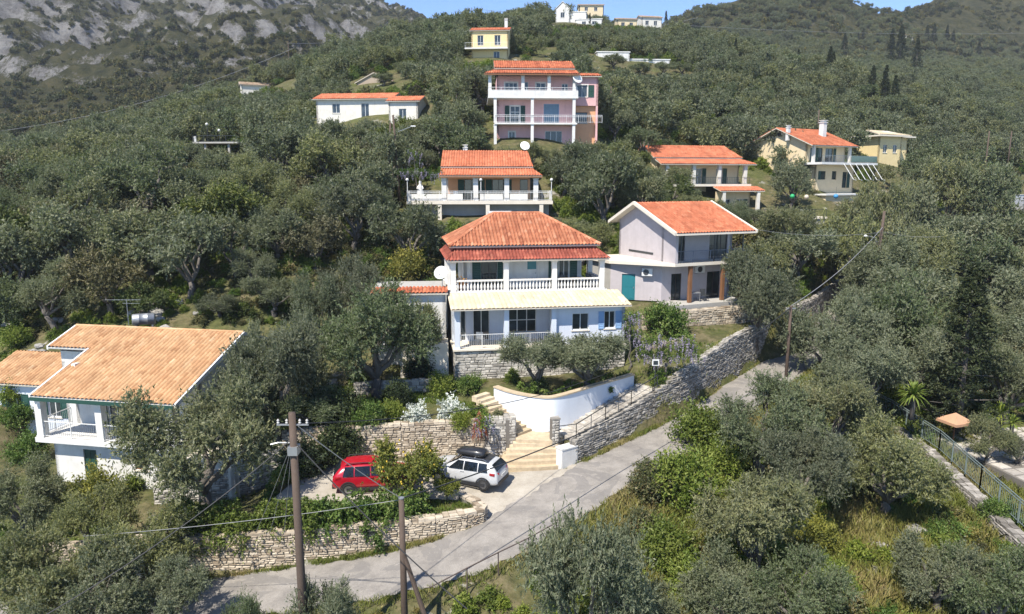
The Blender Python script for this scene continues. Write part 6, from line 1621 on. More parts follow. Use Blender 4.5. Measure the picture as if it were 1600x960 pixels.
# ---- trees one can point at
HAND = [(315, 660, 225, 'olive tree in front of the tan roofed house, right of its balcony', 3), (428, 585, 165, 'tall olive tree at the right end of the tan roof', 0), (447, 520, 120, 'olive crown rising behind the tall olive by the tan roof', 3),
        (480, 655, 120, 'dark olive tree above the red car', 3), (388, 600, 105, 'small olive crown left of the tall olive by the tan roof', 3), (590, 500, 195, 'olive tree with forked trunk before the white annex', 3), (655, 478, 75, 'small olive close to the annex wall', 1), (835, 560, 120, 'left of the two small olives in the white planter', 4), (915.5, 552, 150, 'right of the two small olives in the white planter', 1),
        (635, 350, 120, 'tall olive left of the red hipped roof', 2), (1186, 442, 128, 'round olive tree right of the lavender house', 1),
        (30, 760, 130, 'olive tree at the left edge below the outbuilding', 3), (60, 890, 180, 'broad olive in the bottom left corner', 1), (215, 850, 170, 'spreading olive at the left end of the roadside wall', 3), (130, 930, 170, 'low olive at the bottom edge, second from the left corner', 0), (150, 815, 120, 'olive crown below the balcony house yard', 4), (262, 925, 120, 'olive at the bottom edge left of the lower road', 1),
        (505, 930, 115, 'young olive growing beside the lower road by the tall pole', 4), (385, 945, 85, 'pruned young olive on the verge left of the tall pole', 2),
        (915, 870, 205, 'large olive at the bottom centre reaching over the road', 1), (1005, 945, 120, 'olive at the bottom edge right of the large centre one', 0), (1180, 800, 190, 'wide olive in the lower right thicket', 1), (1130, 905, 150, 'olive near the bottom edge in the lower right thicket', 3),
        (1195, 655, 160, 'olive overhanging the road bend on the right', 0), (1262, 735, 150, 'olive in the middle of the right thicket', 4), (1250, 920, 150, 'olive left of the sunny grass clearing', 1), (1385, 705, 170, 'olive beside the green fence above the clearing', 3), (1300, 630, 140, 'olive right of the thin road edge pole', 1), (1475, 880, 130, 'olive right of the grass clearing', 3), (1555, 905, 150, 'olive in the bottom right corner', 1),
        (1482, 680, 70, 'small pale olive left of the patio parasol', 4), (1545, 690, 70, 'grey olive over the patio at the right edge', 2), (1592, 700, 60, 'olive at the right edge beside the patio', 0),
        (1310, 515, 150, 'olive over the upper bend of the road', 1), (1375, 480, 130, 'olive at the foot of the street lamp pole', 3), (1430, 560, 150, 'olive above the palm like yucca', 0), (1350, 590, 140, 'olive between the two road poles', 4), (1580, 580, 130, 'olive right of the dark conifer', 1),
        (545, 445, 95, 'olive left of the annex red tile edge', 1), (490, 468, 90, 'low olive between the tan roof and the annex', 3), (345, 478, 70, 'small olive right of the grey barrel', 3), (425, 455, 95, 'olive on the bank behind the tan roof', 0), (1040, 305, 85, 'olive below the left end of the two step red roof', 1), (1236, 280, 66, 'olive before the cream gable wall', 1), (1372, 345, 90, 'olive above the street lamp pole', 0), (1424, 310, 80, 'olive right of the white awning frames', 3), (1482, 290, 112, 'broad olive below the flat tan roof', 1), (1542, 300, 100, 'olive left of the upper road', 3), (1450, 262, 80, 'olive right of the flat tan roof', 0), (1252, 385, 118, 'broad olive above the tall road wall', 1), (1322, 385, 110, 'olive between lavender house and street lamp', 3), (1185, 372, 62, 'olive behind the lavender house corner', 0), (1424, 405, 112, 'olive right of the street lamp pole', 3), (1502, 375, 130, 'wide olive on the right middle slope', 1), (1572, 385, 130, 'wide olive at the right edge middle slope', 0), (960, 113, 40, 'tree below the long white building, leftmost of its row', 1), (1000, 113, 36, 'tree below the middle of the long white building', 3), (1040, 111, 40, 'tree below the right end of the long white building', 0), (1066, 106, 36, 'tree just right of the long white building', 1), (600, 150, 38, 'tree in front of the brown stone cottage', 3), (640, 142, 42, 'tree right of the brown stone cottage', 1), (632, 126, 34, 'small tree above the brown stone cottage right side', 0), (985, 380, 50, 'small tree behind the lavender gable', 3)]
for cx, cy, w, lab, var in HAND:
    dm = {447: 40, 635: 54, 1265: 40, 1310: 52, 1375: 56, 835: 40}.get(cx, 14)
    dd = {835: 44.8, 915.5: 45.3, 590: 45.5, 655: 48.2, 428: 41.0, 447: 45.5, 315: 35.5, 480: 41.5, 388: 42.5, 960: 150, 1000: 150, 1066: 155, 600: 126, 640: 128, 632: 136, 1040: 88, 1092: 86, 1132: 88, 1236: 95, 1205: 97, 1278: 94, 1296: 90, 1338: 92, 1372: 82, 1424: 90, 1482: 104, 1542: 100, 1450: 112, 1252: 69, 1322: 72, 1185: 76, 1502: 80, 1572: 78, 545: 53, 490: 50.5, 345: 55, 425: 55, 505: 25.5, 385: 26.5, 915: 25.0}.get(cx)
    tree_at(cx, cy, w, lab, var, dmin=dm, d=152 if (cx, cy) == (1040, 111) else dd, lib=MID if cy < 420 else None)
# dark conifer
def make_conifer(seed, Hh=9.0, Rr=2.2, n=240, mat=None):
    rg = np.random.default_rng(seed); cs, rs = [], []
    for i in range(n):
        f = rg.random() ** .8; a = rg.uniform(0, 6.28); r = Rr * (1 - f) ** .75 * rg.uniform(.35, 1.0) + .05
        cs.append(np.array([math.cos(a) * r, math.sin(a) * r, .6 + f * (Hh - .6)])); rs.append(.45 * (1.15 - f * .6))
    V, Q, t = sprays(cs, rs, rg, 14, 7, .10, .03, .5)
    mb = MB(); mb.tube([(0, 0, -.5), (0, 0, Hh * .5), (0, 0, Hh)], [.2, .12, .03], 7)
    for k in range(30):
        f = k / 30; a = k * 2.4; r = Rr * (1 - f) ** .75 * .85
        mb.tube([(0, 0, .6 + f * (Hh - .8)), (math.cos(a) * r, math.sin(a) * r, .7 + f * (Hh - .8) + .2)], [.045, .012], 4)
    return np_mesh('conifer_crown', V, Q, mat or CYPL, t), mb.mesh('conifer_trunk', BARK, True)
CONI = make_conifer(61); CYP = make_conifer(62, 10, 1.15, 150)
p = U(1508, 560, 46); plant('conifer_tree', CONI, (p.x, p.y, Hs(p.x, p.y)), (1.35, 1.35, 1.25), 0, 'dark broad conifer among the olives on the right', 'tree'); KEEP.append((p.x, p.y, 2.6))
cyps = [(1294, 132, 50, 1), (1300, 128, 40, 0), (1318, 92, 34, 1), (1348, 66, 18, 0), (1340, 68, 14, 1), (1390, 106, 52, 0), (1404, 110, 60, 1), (1430, 116, 48, 1), (1360, 168, 56, 1), (1380, 172, 60, 0), (1395, 176, 50, 1), (1447, 70, 26, 1), (1458, 70, 28, 1), (1478, 72, 28, 0), (1488, 73, 22, 1), (1515, 90, 20, 0), (1528, 92, 24, 1), (1246, 112, 30, 0), (1148, 100, 34, 0), (1156, 104, 24, 0), (1040, 46, 24, 0), (835, 30, 14, 0), (733, 26, 18, 0), (748, 22, 22, 0), (922, 22, 16, 0)]
gall = lambda X, Y: np.maximum(np.where(Y < 395, T0(X, Y), -99), np.where((Y > 290) & (X > 15), HH(X, Y), -99))
for i, (px, py, hp, kd) in enumerate(cyps):
    x, y, z, d = ray_ground(px, py, gall, 100)
    hm = hp * d / FPX * 1.1; s = hm / (9.0 if kd else 10.0)
    wd = s * (.85 if kd else 1.25)
    plant('cypress_tree', CONI if kd else CYP, (x, y, z), (wd, wd, s), i * 1.3, ('dark broad conifer on the right hillside' if kd else 'slender dark cypress on the right hillside') if i < 20 else 'dark cypress on the crest by the ridge houses', 'tree', ('broad conifers on the right hillside' if kd else 'slender cypresses on the right hillside') if i < 20 else 'cypresses on the crest')
# lemon tree
LEM = make_olive(71, Rr=1.6, hc=1.9, rz=1.3, nlimb=5, sub=7, twigs=30, per=8, ll=.07, lw=.035, trunk_h=.7, mat=leafmat('lemon_leaf', [(0, (.05, .07, .012)), (.5, (.11, .13, .025)), (1, (.20, .20, .05))], .25), tr=.1, cr=(1.0, 1.4))
T = plant('lemon_tree', LEM, (-5.35, 34.2, -16.3), 1.12, 0, 'lemon tree hung with fruit between the two cars', 'tree')
mb = MB(); rg = np.random.default_rng(5)
for k in range(42):
    d = unit(rg.normal(size=3)) * np.array([1.6, 1.6, 1.25]) * rg.uniform(.75, 1.0) + np.array([0, 0, 1.9])
    mb.lathe([(.01, -.055), (.038, -.025), (.04, .015), (.01, .055)], 6, d)
o = mb.build('lemons', LEMF, T, True); o['kind'] = 'stuff'
tb = plant('orchard_shrub', LEM, (-3.3, 34.3, -16.3), (.42, .42, .48), 1, 'small citrus shrub in front of the white car', 'shrub')
# ---- shrubs one can point at
SHR = [(150, 768, 110, B_YEL, 'yellow green shrub in front of the balcony house door'), (205, 755, 50, B_LIME, 'tall climbing shrub against the balcony house wall'), (265, 748, 60, B_DARK, 'dark glossy shrub by the lean to room'), (180, 740, 50, B_GREEN, 'rose bush against the white ground floor wall'), (30, 650, 70, B_GREEN, 'green bush between outbuilding and balcony corner'), (20, 610, 60, B_LIME, 'light green bush below the outbuilding windows'), (45, 700, 80, B_GREEN, 'leafy bush left of the balcony column'),
       (540, 650, 90, B_DARK, 'dark shrub mass left of the white flowers'), (612, 640, 50, B_LIME, 'bright green bush at the top of the car park wall'), (652, 640, 55, B_WHITE, 'left of two white flowering bushes over the wall'), (705, 628, 62, B_WHITE, 'right of two white flowering bushes over the wall'), (690, 600, 60, B_LIME, 'leafy bush just behind the white flowering bushes'), (735, 600, 55, B_GREEN, 'green shrub below the stone plinth'), (650, 575, 70, B_DARK, 'dark shrub under the annex porch'), (745, 642, 40, B_GREEN, 'round green shrub left of the garden stairs'), (776, 648, 34, B_GREY, 'grey lavender cushion on top of the block pier'), (800, 588, 40, B_LIME, 'light shrub at the left end of the planter'), (842, 606, 50, B_DARK, 'dark rounded shrub under the planter olives'), (975, 590, 36, B_GREEN, 'leafy plant at the right end of the planter'), (415, 690, 60, B_LIME, 'light green shrub left of the dark olive'), (400, 725, 40, B_WHITE, 'pale flowering bush on the low stone wall'), (560, 590, 40, B_LIME, 'sunny green patch shrub left of the forked olive'), (635, 415, 80, B_YEL, 'yellow flowering bush behind the annex'), (25, 525, 60, B_LIME, 'green bush on the rocks behind the outbuilding'),
       (1040, 500, 90, B_GREEN, 'leafy shrub above the wisteria'), (1095, 668, 115, B_LIME, 'bright bramble at the near road edge'), (1062, 748, 140, B_LIME, 'sunny bramble bush by the wide olive'), (1012, 748, 95, B_SCRUB, 'brownish bramble hanging over the road edge'), (1030, 590, 40, B_GREEN, 'leafy shrub beside the flood lamp'), (1530, 275, 60, B_GREEN, 'green bush at the upper road'), (640, 268, 30, B_LIME, 'yellowish shrub left of the peach villa roof'), (920, 205, 50, B_LIME, 'green shrub at the foot of the pink house')]
SHR += [(1045, 850, 120, B_LIME, 'sunny bramble right of the large bottom centre olive'), (1085, 905, 110, B_LIME, 'bright bramble near the bottom edge'), (1010, 820, 80, B_SCRUB, 'brownish bramble between road and large olive'), (1285, 765, 80, B_LIME, 'bright strip of brambles in the right thicket'), (1278, 835, 90, B_YEL, 'yellow green bush left of the clearing'), (1305, 905, 80, B_LIME, 'bright weeds at the left of the clearing'), (1165, 950, 90, B_LIME, 'bright bramble on the bottom edge of the thicket'), (1130, 720, 90, B_LIME, 'sunny bramble below the road bend olive'), (1560, 800, 70, B_GREEN, 'green bush beside the metal fence'), (528, 668, 110, B_DARK, 'big dark shrub spilling over the left of the car park wall'), (470, 700, 95, B_DARK, 'dark shrub between the low stone wall and the red car'), (575, 655, 70, B_GREEN, 'green shrub on top of the car park wall above the red car'), (505, 612, 80, B_DARK, 'dark shrub under the left garden trees'), (620, 600, 60, B_DARK, 'dark shrub behind the bright green bush'), (720, 655, 50, B_LIME, 'light plants right under the right white bush')]
FIXD = {528: 41.0, 470: 39.5, 575: 42.0, 505: 43.5, 620: 44.5, 720: 42.2, 540: 42.6, 652: 42.4, 705: 42.8}
for cx, cy, w, ms, lab in SHR:
    d = FIXD.get(cx) or solve(cx, cy, w, .5, 24 if cy > 500 else 45); p = U(cx, cy, d); r = w / 2 / FPX * d
    if r > .95: ms = BIG.get(id(ms[0]), ms)
    plant('shrub', ms, (p.x, p.y, max(Hs(p.x, p.y), p.z - r) if cx in FIXD else Hs(p.x, p.y)), (r, r, r * 1.1), random.uniform(0, 6), lab, 'shrub', parts=('foliage', 'stems'))
# wisteria: leafy mass with hanging flower clusters
def wisteria(px, py, w, h, d, label, n=40, seed=1):
    rg = np.random.default_rng(seed); p = U(px, py, d); k = d / FPX
    gz = Hs(p.x, p.y)
    T = empty('wisteria', (p.x, p.y, gz), 0, label, 'vine')
    zc = p.z - gz
    cs = [np.array([rg.uniform(-.5, .5) * w * k, rg.uniform(-.5, .5), zc + rg.uniform(-.5, .5) * h * k]) for _ in range(n)]
    V, Q, t = sprays(cs, [.45] * n, rg, 16, 6, .07, .03, .2, droop=.5)
    link('leaves', np_mesh('wisteria_leaves', V, Q, LEAFG, t), T)
    cl = []
    for c in cs:
        for j in range(3): cl.append(c + rg.normal(0, .25, 3) + np.array([0, -.25, -.1]))
    C_, A_, B_, T_ = [], [], [], []
    for c in cl:
        m_ = 26; f = rg.random(m_)
        pts = c + np.stack([rg.normal(0, .06, m_) * (1 - f), rg.normal(0, .06, m_) * (1 - f), -f * .45], 1)
        a = unit(rg.normal(size=(m_, 3))); b = unit(np.cross(a, rg.normal(size=(m_, 3))))
        C_.append(pts); A_.append(a * .045); B_.append(b * .03); T_.append(rg.random(m_))
    V, Q, t = leaves(*map(np.concatenate, (C_, A_, B_, T_)))
    o = link('flowers', np_mesh('wisteria_flowers', V, Q, WISL, t), T); o['kind'] = 'stuff'
    mb = MB(); limb(mb, (0, .2, -.3), (0, 0, zc), .09, .04, rg, 6, .3, 6)
    for c in cs[::5]: limb(mb, (0, 0, zc), c, .03, .012, rg, 3, .2, 4)
    mb.build('stem', BARK, T, True)
wisteria(1045, 545, 85, 55, 46.5, 'wisteria with lilac flowers over the top of the stone wall', 42, 1)
wisteria(660, 270, 80, 10, 74.2, 'lilac wisteria trained along the villa terrace pergola', 22, 2)
wisteria(648, 245, 16, 30, 75, 'lilac wisteria climbing left of the villa', 8, 3)
wisteria(985, 510, 22, 40, 48.6, 'sparse wisteria at the right corner of the main house', 12, 4)
wisteria(755, 655, 14, 10, 41.0, 'small clump of lilac blossom beside the block pier', 5, 5)
# rusty red grass tuft hanging from the car park wall
rg = np.random.default_rng(9); n = 700
c0 = np.array([-1.9, 40.25, -13.9]); a = rg.uniform(0, 6.28, n); f = rg.random(n)
C_ = c0 + np.stack([np.cos(a) * f * .5, -.15 - np.abs(np.sin(a)) * f * .35, .35 - f * f * 1.3 + rg.normal(0, .1, n)], 1)
A_ = unit(np.stack([np.cos(a) * .4, -np.abs(np.sin(a)) * .3, -f - .1], 1)) * .16
B_ = unit(np.cross(A_, rg.normal(size=(n, 3)))) * .012
V, Q, t = leaves(C_, A_, B_, rg.random(n))
T = empty('red_grass_plant', tuple(c0), 0, 'rust red trailing plant hanging over the wall end', 'plant'); o = link('blades', np_mesh('red_blades', V - c0, Q, REDF, t), T)
# hedge / creeper over the roadside wall
def vine_mass(name, label, line, zf, mat, n, r, seed, hang=1.0):
    rg = np.random.default_rng(seed); L = smooth_poly([(p[0], p[1], p[2]) for p in line], 10)
    cs = []
    for _ in range(n):
        q = L[rg.integers(len(L))]
        cs.append(np.array([q[0] + rg.normal(0, .2), q[1] + rg.normal(0, .35), q[2] + rg.uniform(-hang * .35, .75)]))
    V, Q, t = sprays(cs, rg.uniform(.6, 1.1, n) * r, rg, 22, 8, .075, .034, .3, droop=.35)
    o0 = np.array(line[0]); T = empty(name, tuple(o0), 0, label, 'hedge')
    link('foliage', np_mesh('hedge_foliage', V - o0, Q, mat, t), T)
    mb = MB()
    for c in cs[::4]: limb(mb, (c[0] - o0[0], c[1] + .2 - o0[1], -.2), np.array(c) - o0, .03, .01, rg, 3, .2, 4)
    mb.build('stems', BARK, T, True)
vine_mass('hedge', 'bright green creeper hedge spilling over the left of the roadside wall', [(-15.5, 31.6, -16.2), (-12.5, 31.7, -16.05), (-9.6, 32.0, -15.95)], None, LIME, 125, .7, 21, 2.6)
vine_mass('hedge', 'darker green hedge on the middle of the roadside wall', [(-9.5, 32.0, -15.95), (-7.2, 32.3, -15.85), (-4.6, 32.8, -15.85)], None, LEAFG, 115, .7, 22, 2.2)
vine_mass('hedge', 'leafy creeper trailing down the wall by the braced pole', [(-7.0, 31.75, -16.6), (-6.2, 31.8, -16.9)], None, LEAFG, 9, .45, 23)
vine_mass('hedge', 'low ragged hedge row behind the red car', [(-12.8, 35.2, -16.0), (-12.0, 36.8, -15.9), (-11.6, 38.4, -15.8)], None, LEAFG, 24, .5, 24)
vine_mass('hedge', 'planting strip of low leaves inside the white planter', [(.6, 42.6, -13.25), (3.0, 42.6, -13.25), (5.4, 44.2, -13.2), (7.6, 46.0, -13.15)], None, LEAFG, 30, .35, 25, .3)
# yucca / palm like plants
def yucca(px, py, d, s, label, n=90, seed=1):
    rg = np.random.default_rng(seed); p = U(px, py, d); gz = Hs(p.x, p.y); hgt = min(1.3, max(.4, p.z - gz)); gz = max(gz, p.z - 1.6)
    T = empty('yucca_plant', (p.x, p.y, gz), 0, label, 'plant')
    MB().tube([(0, 0, -.3), (.05, 0, hgt * .5), (0, 0, hgt)], [.16, .13, .1], 7).build('stem', BARK, T, True)
    mb = MB()
    for k in range(n):
        a = k * 2.399; e = rg.uniform(-.5, 1.4); l = s * rg.uniform(.75, 1.1)
        d0 = Vector((math.cos(a) * math.cos(e), math.sin(a) * math.cos(e), math.sin(e))); sd_ = Vector((-math.sin(a), math.cos(a), 0)) * .045 * s
        b = Vector((0, 0, hgt)); m1 = b + d0 * l * .55 + Vector((0, 0, .05)); tip = b + d0 * l - Vector((0, 0, .18 * l))
        mb.tone = rg.uniform(.2, 1); mb.add([b - sd_ * .5, b + sd_ * .5, m1 + sd_, tip, m1 - sd_], [(0, 1, 2, 4), (4, 2, 3)])
    mb.build('blades', LIME, T)
yucca(1428, 610, 44, 1.15, 'spiky yucca in the middle of the right grove', 110, 1); yucca(1460, 465, 58, 1.3, 'spiky yucca between the olives near the lamp pole', 80, 2); yucca(1565, 640, 46, 1.1, 'small yucca on the right edge garden', 70, 3); yucca(1582, 655, 45, .9, 'smallest yucca beside the edge garden', 60, 4)

# ---------------------------------------------------------------- groves: one tree per trunk near by, the rest as woodland
KEEPOUT = [(40, 330, 495, 760, 47), (585, 990, 332, 610, 52), (945, 1175, 308, 478, 62), (622, 870, 228, 338, 76), (758, 925, 98, 205, 92), (726, 806, 42, 92, 143), (488, 658, 143, 170, 107), (1018, 1222, 216, 258, 97), (1095, 1225, 240, 302, 97), (1175, 1292, 306, 346, 93), (1160, 1222, 262, 300, 97), (1185, 1412, 193, 262, 104), (1300, 1412, 250, 300, 104), (1362, 1452, 198, 236, 127), (864, 938, 3, 36, 216), (958, 1036, 20, 38, 240), (928, 1046, 82, 100, 160), (372, 462, 110, 134, 168), (556, 622, 108, 132, 132), (298, 374, 206, 224, 105), (838, 862, 86, 96, 165), (600, 632, 176, 230, 75), (1575, 1600, 280, 325, 130), (1376, 1388, 328, 430, 69), (903, 912, 8, 18, 262)]
HOUSES = [(-4, 47, 9, 59), (-36, 39, -17, 52), (9, 54, 24, 68), (-11, 73, 4, 84), (-4, 88, 13, 100), (-10, 138, 2, 152), (-31, 104, -12, 116), (20, 92, 38, 108), (30, 88, 46, 100), (44, 96, 60, 116), (62, 118, 78, 136), (12, 205, 26, 226), (34, 228, 54, 250), (16, 152, 40, 168), (-66, 160, -50, 176), (-31, 126, -18, 142), (-49, 102, -38, 110), (-12, 44, -4, 54), (3, 156, 10, 168), (20, 255, 36, 270)]
def allowed(x, y, z, r, hgt):
    for a, b, c, d in HOUSES:
        if a - r * .6 < x < c + r * .6 and b - r * .6 < y < d + r * .6: return False
    px, py, d = proj((x, y, z + hgt * .55))
    wpx = r * FPX / d * .85; hpx = hgt * .5 * FPX / d * .85
    for x0, x1, y0, y1, dk in KEEPOUT:
        if d < dk and px + wpx > x0 and px - wpx < x1 and py + hpx > y0 and py - hpx < y1: return False
    return True
rg = np.random.default_rng(99)
def scatter(n, ymin, ymax, margin=1.12, dens=None):
    out = []
    for _ in range(n):
        y = math.sqrt(rg.uniform(ymin ** 2, ymax ** 2)); x = rg.uniform(-.74, .74) * y * margin
        out.append((x, y))
    return out
cell = {}
def far_enough(x, y, r):
    k = (int(x // 8), int(y // 8))
    for i in range(-1, 2):
        for j in range(-1, 2):
            for (a, b, q) in cell.get((k[0] + i, k[1] + j), ()):
                if (a - x) ** 2 + (b - y) ** 2 < (r + q) ** 2: return False
    return True
def claim(x, y, r): cell.setdefault((int(x // 8), int(y // 8)), []).append((x, y, r))
for x, y, r in KEEP: claim(x, y, min(r * .7, 3.5))
placed = []
cand = scatter(26000, 44, 262)
cx_ = np.array([c[0] for c in cand]); cy_ = np.array([c[1] for c in cand])
gz_ = H(cx_, cy_); rdist, _ = seg_dist(cx_, cy_, ROADS)
for (x, y), z, rd_ in zip(cand, gz_, rdist):
    s = rg.uniform(.75, 1.3) * (1.08 if y < 120 else (1 if y < 190 else .8)); r = 3.05 * s
    if rd_ < r * .75 + 2.2: continue
    if y < 62 and -21 < x < 27: continue
    if y < 53.5 and x < -14 : continue
    if y < 70 and x > 10 and rd_ < 14 and x < 30 and y > 52 and (x - 24) < (y - 57) * .8: continue
    if not far_enough(x, y, r * .60): continue
    if not allowed(x, y, z, r, 6.6 * s): continue
    claim(x, y, r * .60); placed.append((x, y, z, s))
for x, y in ((31.0, 59.5), (34.6, 64.0), (38.5, 69.0), (43, 74.5), (30.5, 53.5), (36, 60), (48, 80), (23.5, 66.5), (27.5, 71.5), (21.0, 68.5), (45, 93), (33.5, 56)):
    claim(x, y, 2.0); placed.append((x, y, Hs(x, y), rg.uniform(.85, 1.05) * (1.4 if y < 80 and x > 26 and (x - 24) > (y - 57) * .85 else 1)))
for (x, y), z, rd_ in zip(cand[::-1], gz_[::-1], rdist[::-1]):   # smaller trees in the gaps that are left
    s = rg.uniform(.4, .72); r = 3.05 * s
    if rd_ < r + 2.2 or (y < 62 and -21 < x < 27) or (y < 53.5 and x < -14) or (y < 70 and x > 10 and rd_ < 14 and x < 30 and y > 52 and (x - 24) < (y - 57) * .8): continue
    if not far_enough(x, y, r * .7) or not allowed(x, y, z, r, 6.6 * s): continue
    claim(x, y, r * .7); placed.append((x, y, z, s))
placed.sort(key=lambda q: q[1] - 12 * q[3])
NIND = 290
LM = [(400, 125, 'the old stone cottage'), (335, 215, 'the lookout platform'), (570, 165, 'the long bungalow'), (765, 75, 'the yellow house'), (840, 165, 'the pink house'), (750, 275, 'the peach villa'), (1120, 250, 'the two step red roof'), (1300, 240, 'the cream gabled house'), (1405, 220, 'the flat tan roof'), (200, 540, 'the wide tan roof'), (820, 370, 'the red hipped roof'), (1060, 340, 'the lavender house'), (1381, 400, 'the street lamp pole'), (1510, 560, 'the dark conifer'), (610, 240, 'the twin villa poles'), (60, 250, 'the left edge of the photo'), (1570, 270, 'the upper road'), (440, 380, 'the middle of the left grove'), (220, 370, 'the lower left grove')]
def zone(x, y):
    px, py, d = proj((x, y, Hs(x, y) + 3))
    lx, ly, nm = min(LM, key=lambda q: math.hypot(q[0] - px, (q[1] - py) * 1.3))
    dx, dy = px - lx, (py - ly) * 1.3
    w = ('right of ' if dx > 0 else 'left of ') if abs(dx) > abs(dy) else ('below ' if dy > 0 else 'above ')
    return 'olive in the grove ' + w + nm, 'olive trees of the grove ' + w + nm
ZZ = []
for i, (x, y, z, s) in enumerate(placed):
    if i < NIND:
        lab, grp = zone(x, y)
        plant('olive_tree', MIX[int(rg.integers(3))] if rg.random() < .25 else (NEAR if y < 75 and i % 2 else MID)[int(rg.integers(5))], (x, y, z), (s, s, s * rg.uniform(.9, 1.15)), rg.uniform(0, 6.28), lab, 'tree', grp)
    else: ZZ.append((x, y, z - .3, s))
def gn_scatter(name, label, cat, pts, src, mat_src=None):
    """woodland: one object, a cloud of points that carries copies of one plant"""
    pts = np.array(pts)
    me = bpy.data.meshes.new(name); me.vertices.add(len(pts)); me.vertices.foreach_set('co', np.ascontiguousarray(pts[:, :3], dtype=np.float32).ravel())
    a = me.attributes.new('scl', 'FLOAT_VECTOR', 'POINT')
    sc = np.stack([pts[:, 3], pts[:, 3], pts[:, 3] * rg.uniform(.85, 1.25, len(pts))], 1)
    a.data.foreach_set('vector', sc.astype(np.float32).ravel())
    a = me.attributes.new('rot', 'FLOAT_VECTOR', 'POINT')
    a.data.foreach_set('vector', np.stack([rg.normal(0, .08, len(pts)), rg.normal(0, .08, len(pts)), rg.uniform(0, 6.28, len(pts))], 1).astype(np.float32).ravel())
    o = link(name, me); tag(o, label, cat, kind='stuff')
    ng = bpy.data.node_groups.new(name, 'GeometryNodeTree')
    ng.interface.new_socket('Geometry', in_out='INPUT', socket_type='NodeSocketGeometry'); ng.interface.new_socket('Geometry', in_out='OUTPUT', socket_type='NodeSocketGeometry')
    N = ng.nodes; i_ = N.new('NodeGroupInput'); o_ = N.new('NodeGroupOutput'); oi = N.new('GeometryNodeObjectInfo'); oi.inputs['Object'].default_value = src; oi.inputs['As Instance'].default_value = True
    ip = N.new('GeometryNodeInstanceOnPoints'); s_ = N.new('GeometryNodeInputNamedAttribute'); s_.data_type = 'FLOAT_VECTOR'; s_.inputs[0].default_value = 'scl'
    r_ = N.new('GeometryNodeInputNamedAttribute'); r_.data_type = 'FLOAT_VECTOR'; r_.inputs[0].default_value = 'rot'
    e2r = N.new('FunctionNodeEulerToRotation')
    Lk = ng.links.new
    Lk(i_.outputs[0], ip.inputs['Points']); Lk(oi.outputs['Geometry'], ip.inputs['Instance']); Lk(s_.outputs[0], ip.inputs['Scale']); Lk(r_.outputs[0], e2r.inputs[0]); Lk(e2r.outputs[0], ip.inputs['Rotation']); Lk(ip.outputs[0], o_.inputs[0])
    o.modifiers.new('plants', 'NODES').node_group = ng
    return o
# the source plants are themselves trees and bushes of the scene
src_tree, src_bush = [], []
for k, m_ in enumerate(FAR):
    p = U((250, 690, 1300)[k], (120, 110, 150)[k], 160); z = Hs(p.x, p.y)
    T = plant('olive_tree', m_, (p.x, p.y, z), 1.0, k, ['bushy olive on the left skyline slope', 'bushy olive left of the yellow house', 'bushy olive high on the right slope'][k], 'tree'); src_tree.append(T.children[0])
for k, m_ in enumerate(FARBUSH + [B_SCRUB, B_GREEN]):
    p = U((520, 1240, 1330, 1390)[k], (300, 300, 905, 930)[k], (92, 96, 30, 29)[k]); z = Hs(p.x, p.y)
    T = plant('shrub', m_, (p.x, p.y, z), 1.0, k, ['low scrub bush in the left grove', 'low scrub bush below the cream houses', 'brownish scrub bush in the grass clearing', 'green weed bush in the grass clearing'][k], 'shrub', parts=('foliage', 'stems')); src_bush.append(T.children[0])
# woodland further up and over the right hill
far_pts = list(ZZ)
for _ in range(5200):
    y = rg.uniform(255, 470); x = rg.uniform(5, 330)
    px = proj((x, y, 50))[0]
    if px < 1000 or px > 1650: continue
    z = max(float(HH(np.array(x), np.array(y))), float(T0(np.array(x), np.array(y))) if y < 395 else -99)
    if y > 300 and rg.random() < (y - 300) / 260: continue
    far_pts.append((x, y, z - .5, rg.uniform(.5, .95)))
for _ in range(900):
    y = rg.uniform(262, 330); x = rg.uniform(-240, 20)
    far_pts.append((x, y, float(T0(np.array(x), np.array(y))) - .5, rg.uniform(.7, 1.2)))
lab = ['distant olive woodland covering the upper slopes, grey green crowns', 'distant olive woodland mixed among the upper slopes, fuller crowns', 'distant olive woodland mixed among the upper slopes, looser crowns']
idx = rg.integers(0, 3, len(far_pts)); fp_ = np.array(far_pts)
for k in range(3): gn_scatter('woodland', lab[k], 'woodland', fp_[idx == k], src_tree[k])
# scrub on mountain and hills
sp_ = []
mx = rg.uniform(-620, 0, 52000); my = rg.uniform(200, 800, 52000); mz = HM(mx, my)
nn = vnoise(mx, my, 60, 77, 4) + .5 * vnoise(mx, my, 12, 78, 3)
gx = (HM(mx + 2, my) - mz) / 2; gy = (HM(mx, my + 2) - mz) / 2
steep = np.hypot(gx, gy)
for i in range(len(mx)):
    px, py, d = proj((mx[i], my[i], mz[i]))
    if -60 < px < 720 and py > -40 and nn[i] - (steep[i] - .6) * .6 - max(0, (my[i] - 420)) * .0006 > -.75:
        sp_.append((mx[i], my[i], mz[i] - .4, rg.uniform(.8, 2.6)))
hx = rg.uniform(20, 480, 9000); hy = rg.uniform(300, 640, 9000); hz = HH(hx, hy); hn = vnoise(hx, hy, 40, 79, 4)
for i in range(len(hx)):
    px, py, d = proj((hx[i], hy[i], hz[i]))
    if 1020 < px < 1660 and py > -40 and hn[i] > -.35: sp_.append((hx[i], hy[i], hz[i] - .3, rg.uniform(1.2, 3.0)))
sp_ = np.array(sp_); idx = rg.integers(0, 2, len(sp_))
for k in range(2): gn_scatter('scrub', ['wild scrub dotted over the mountain and hills, low domes', 'wild scrub dotted over the mountain and hills, uneven clumps'][k], 'scrub', sp_[idx == k], src_bush[k])
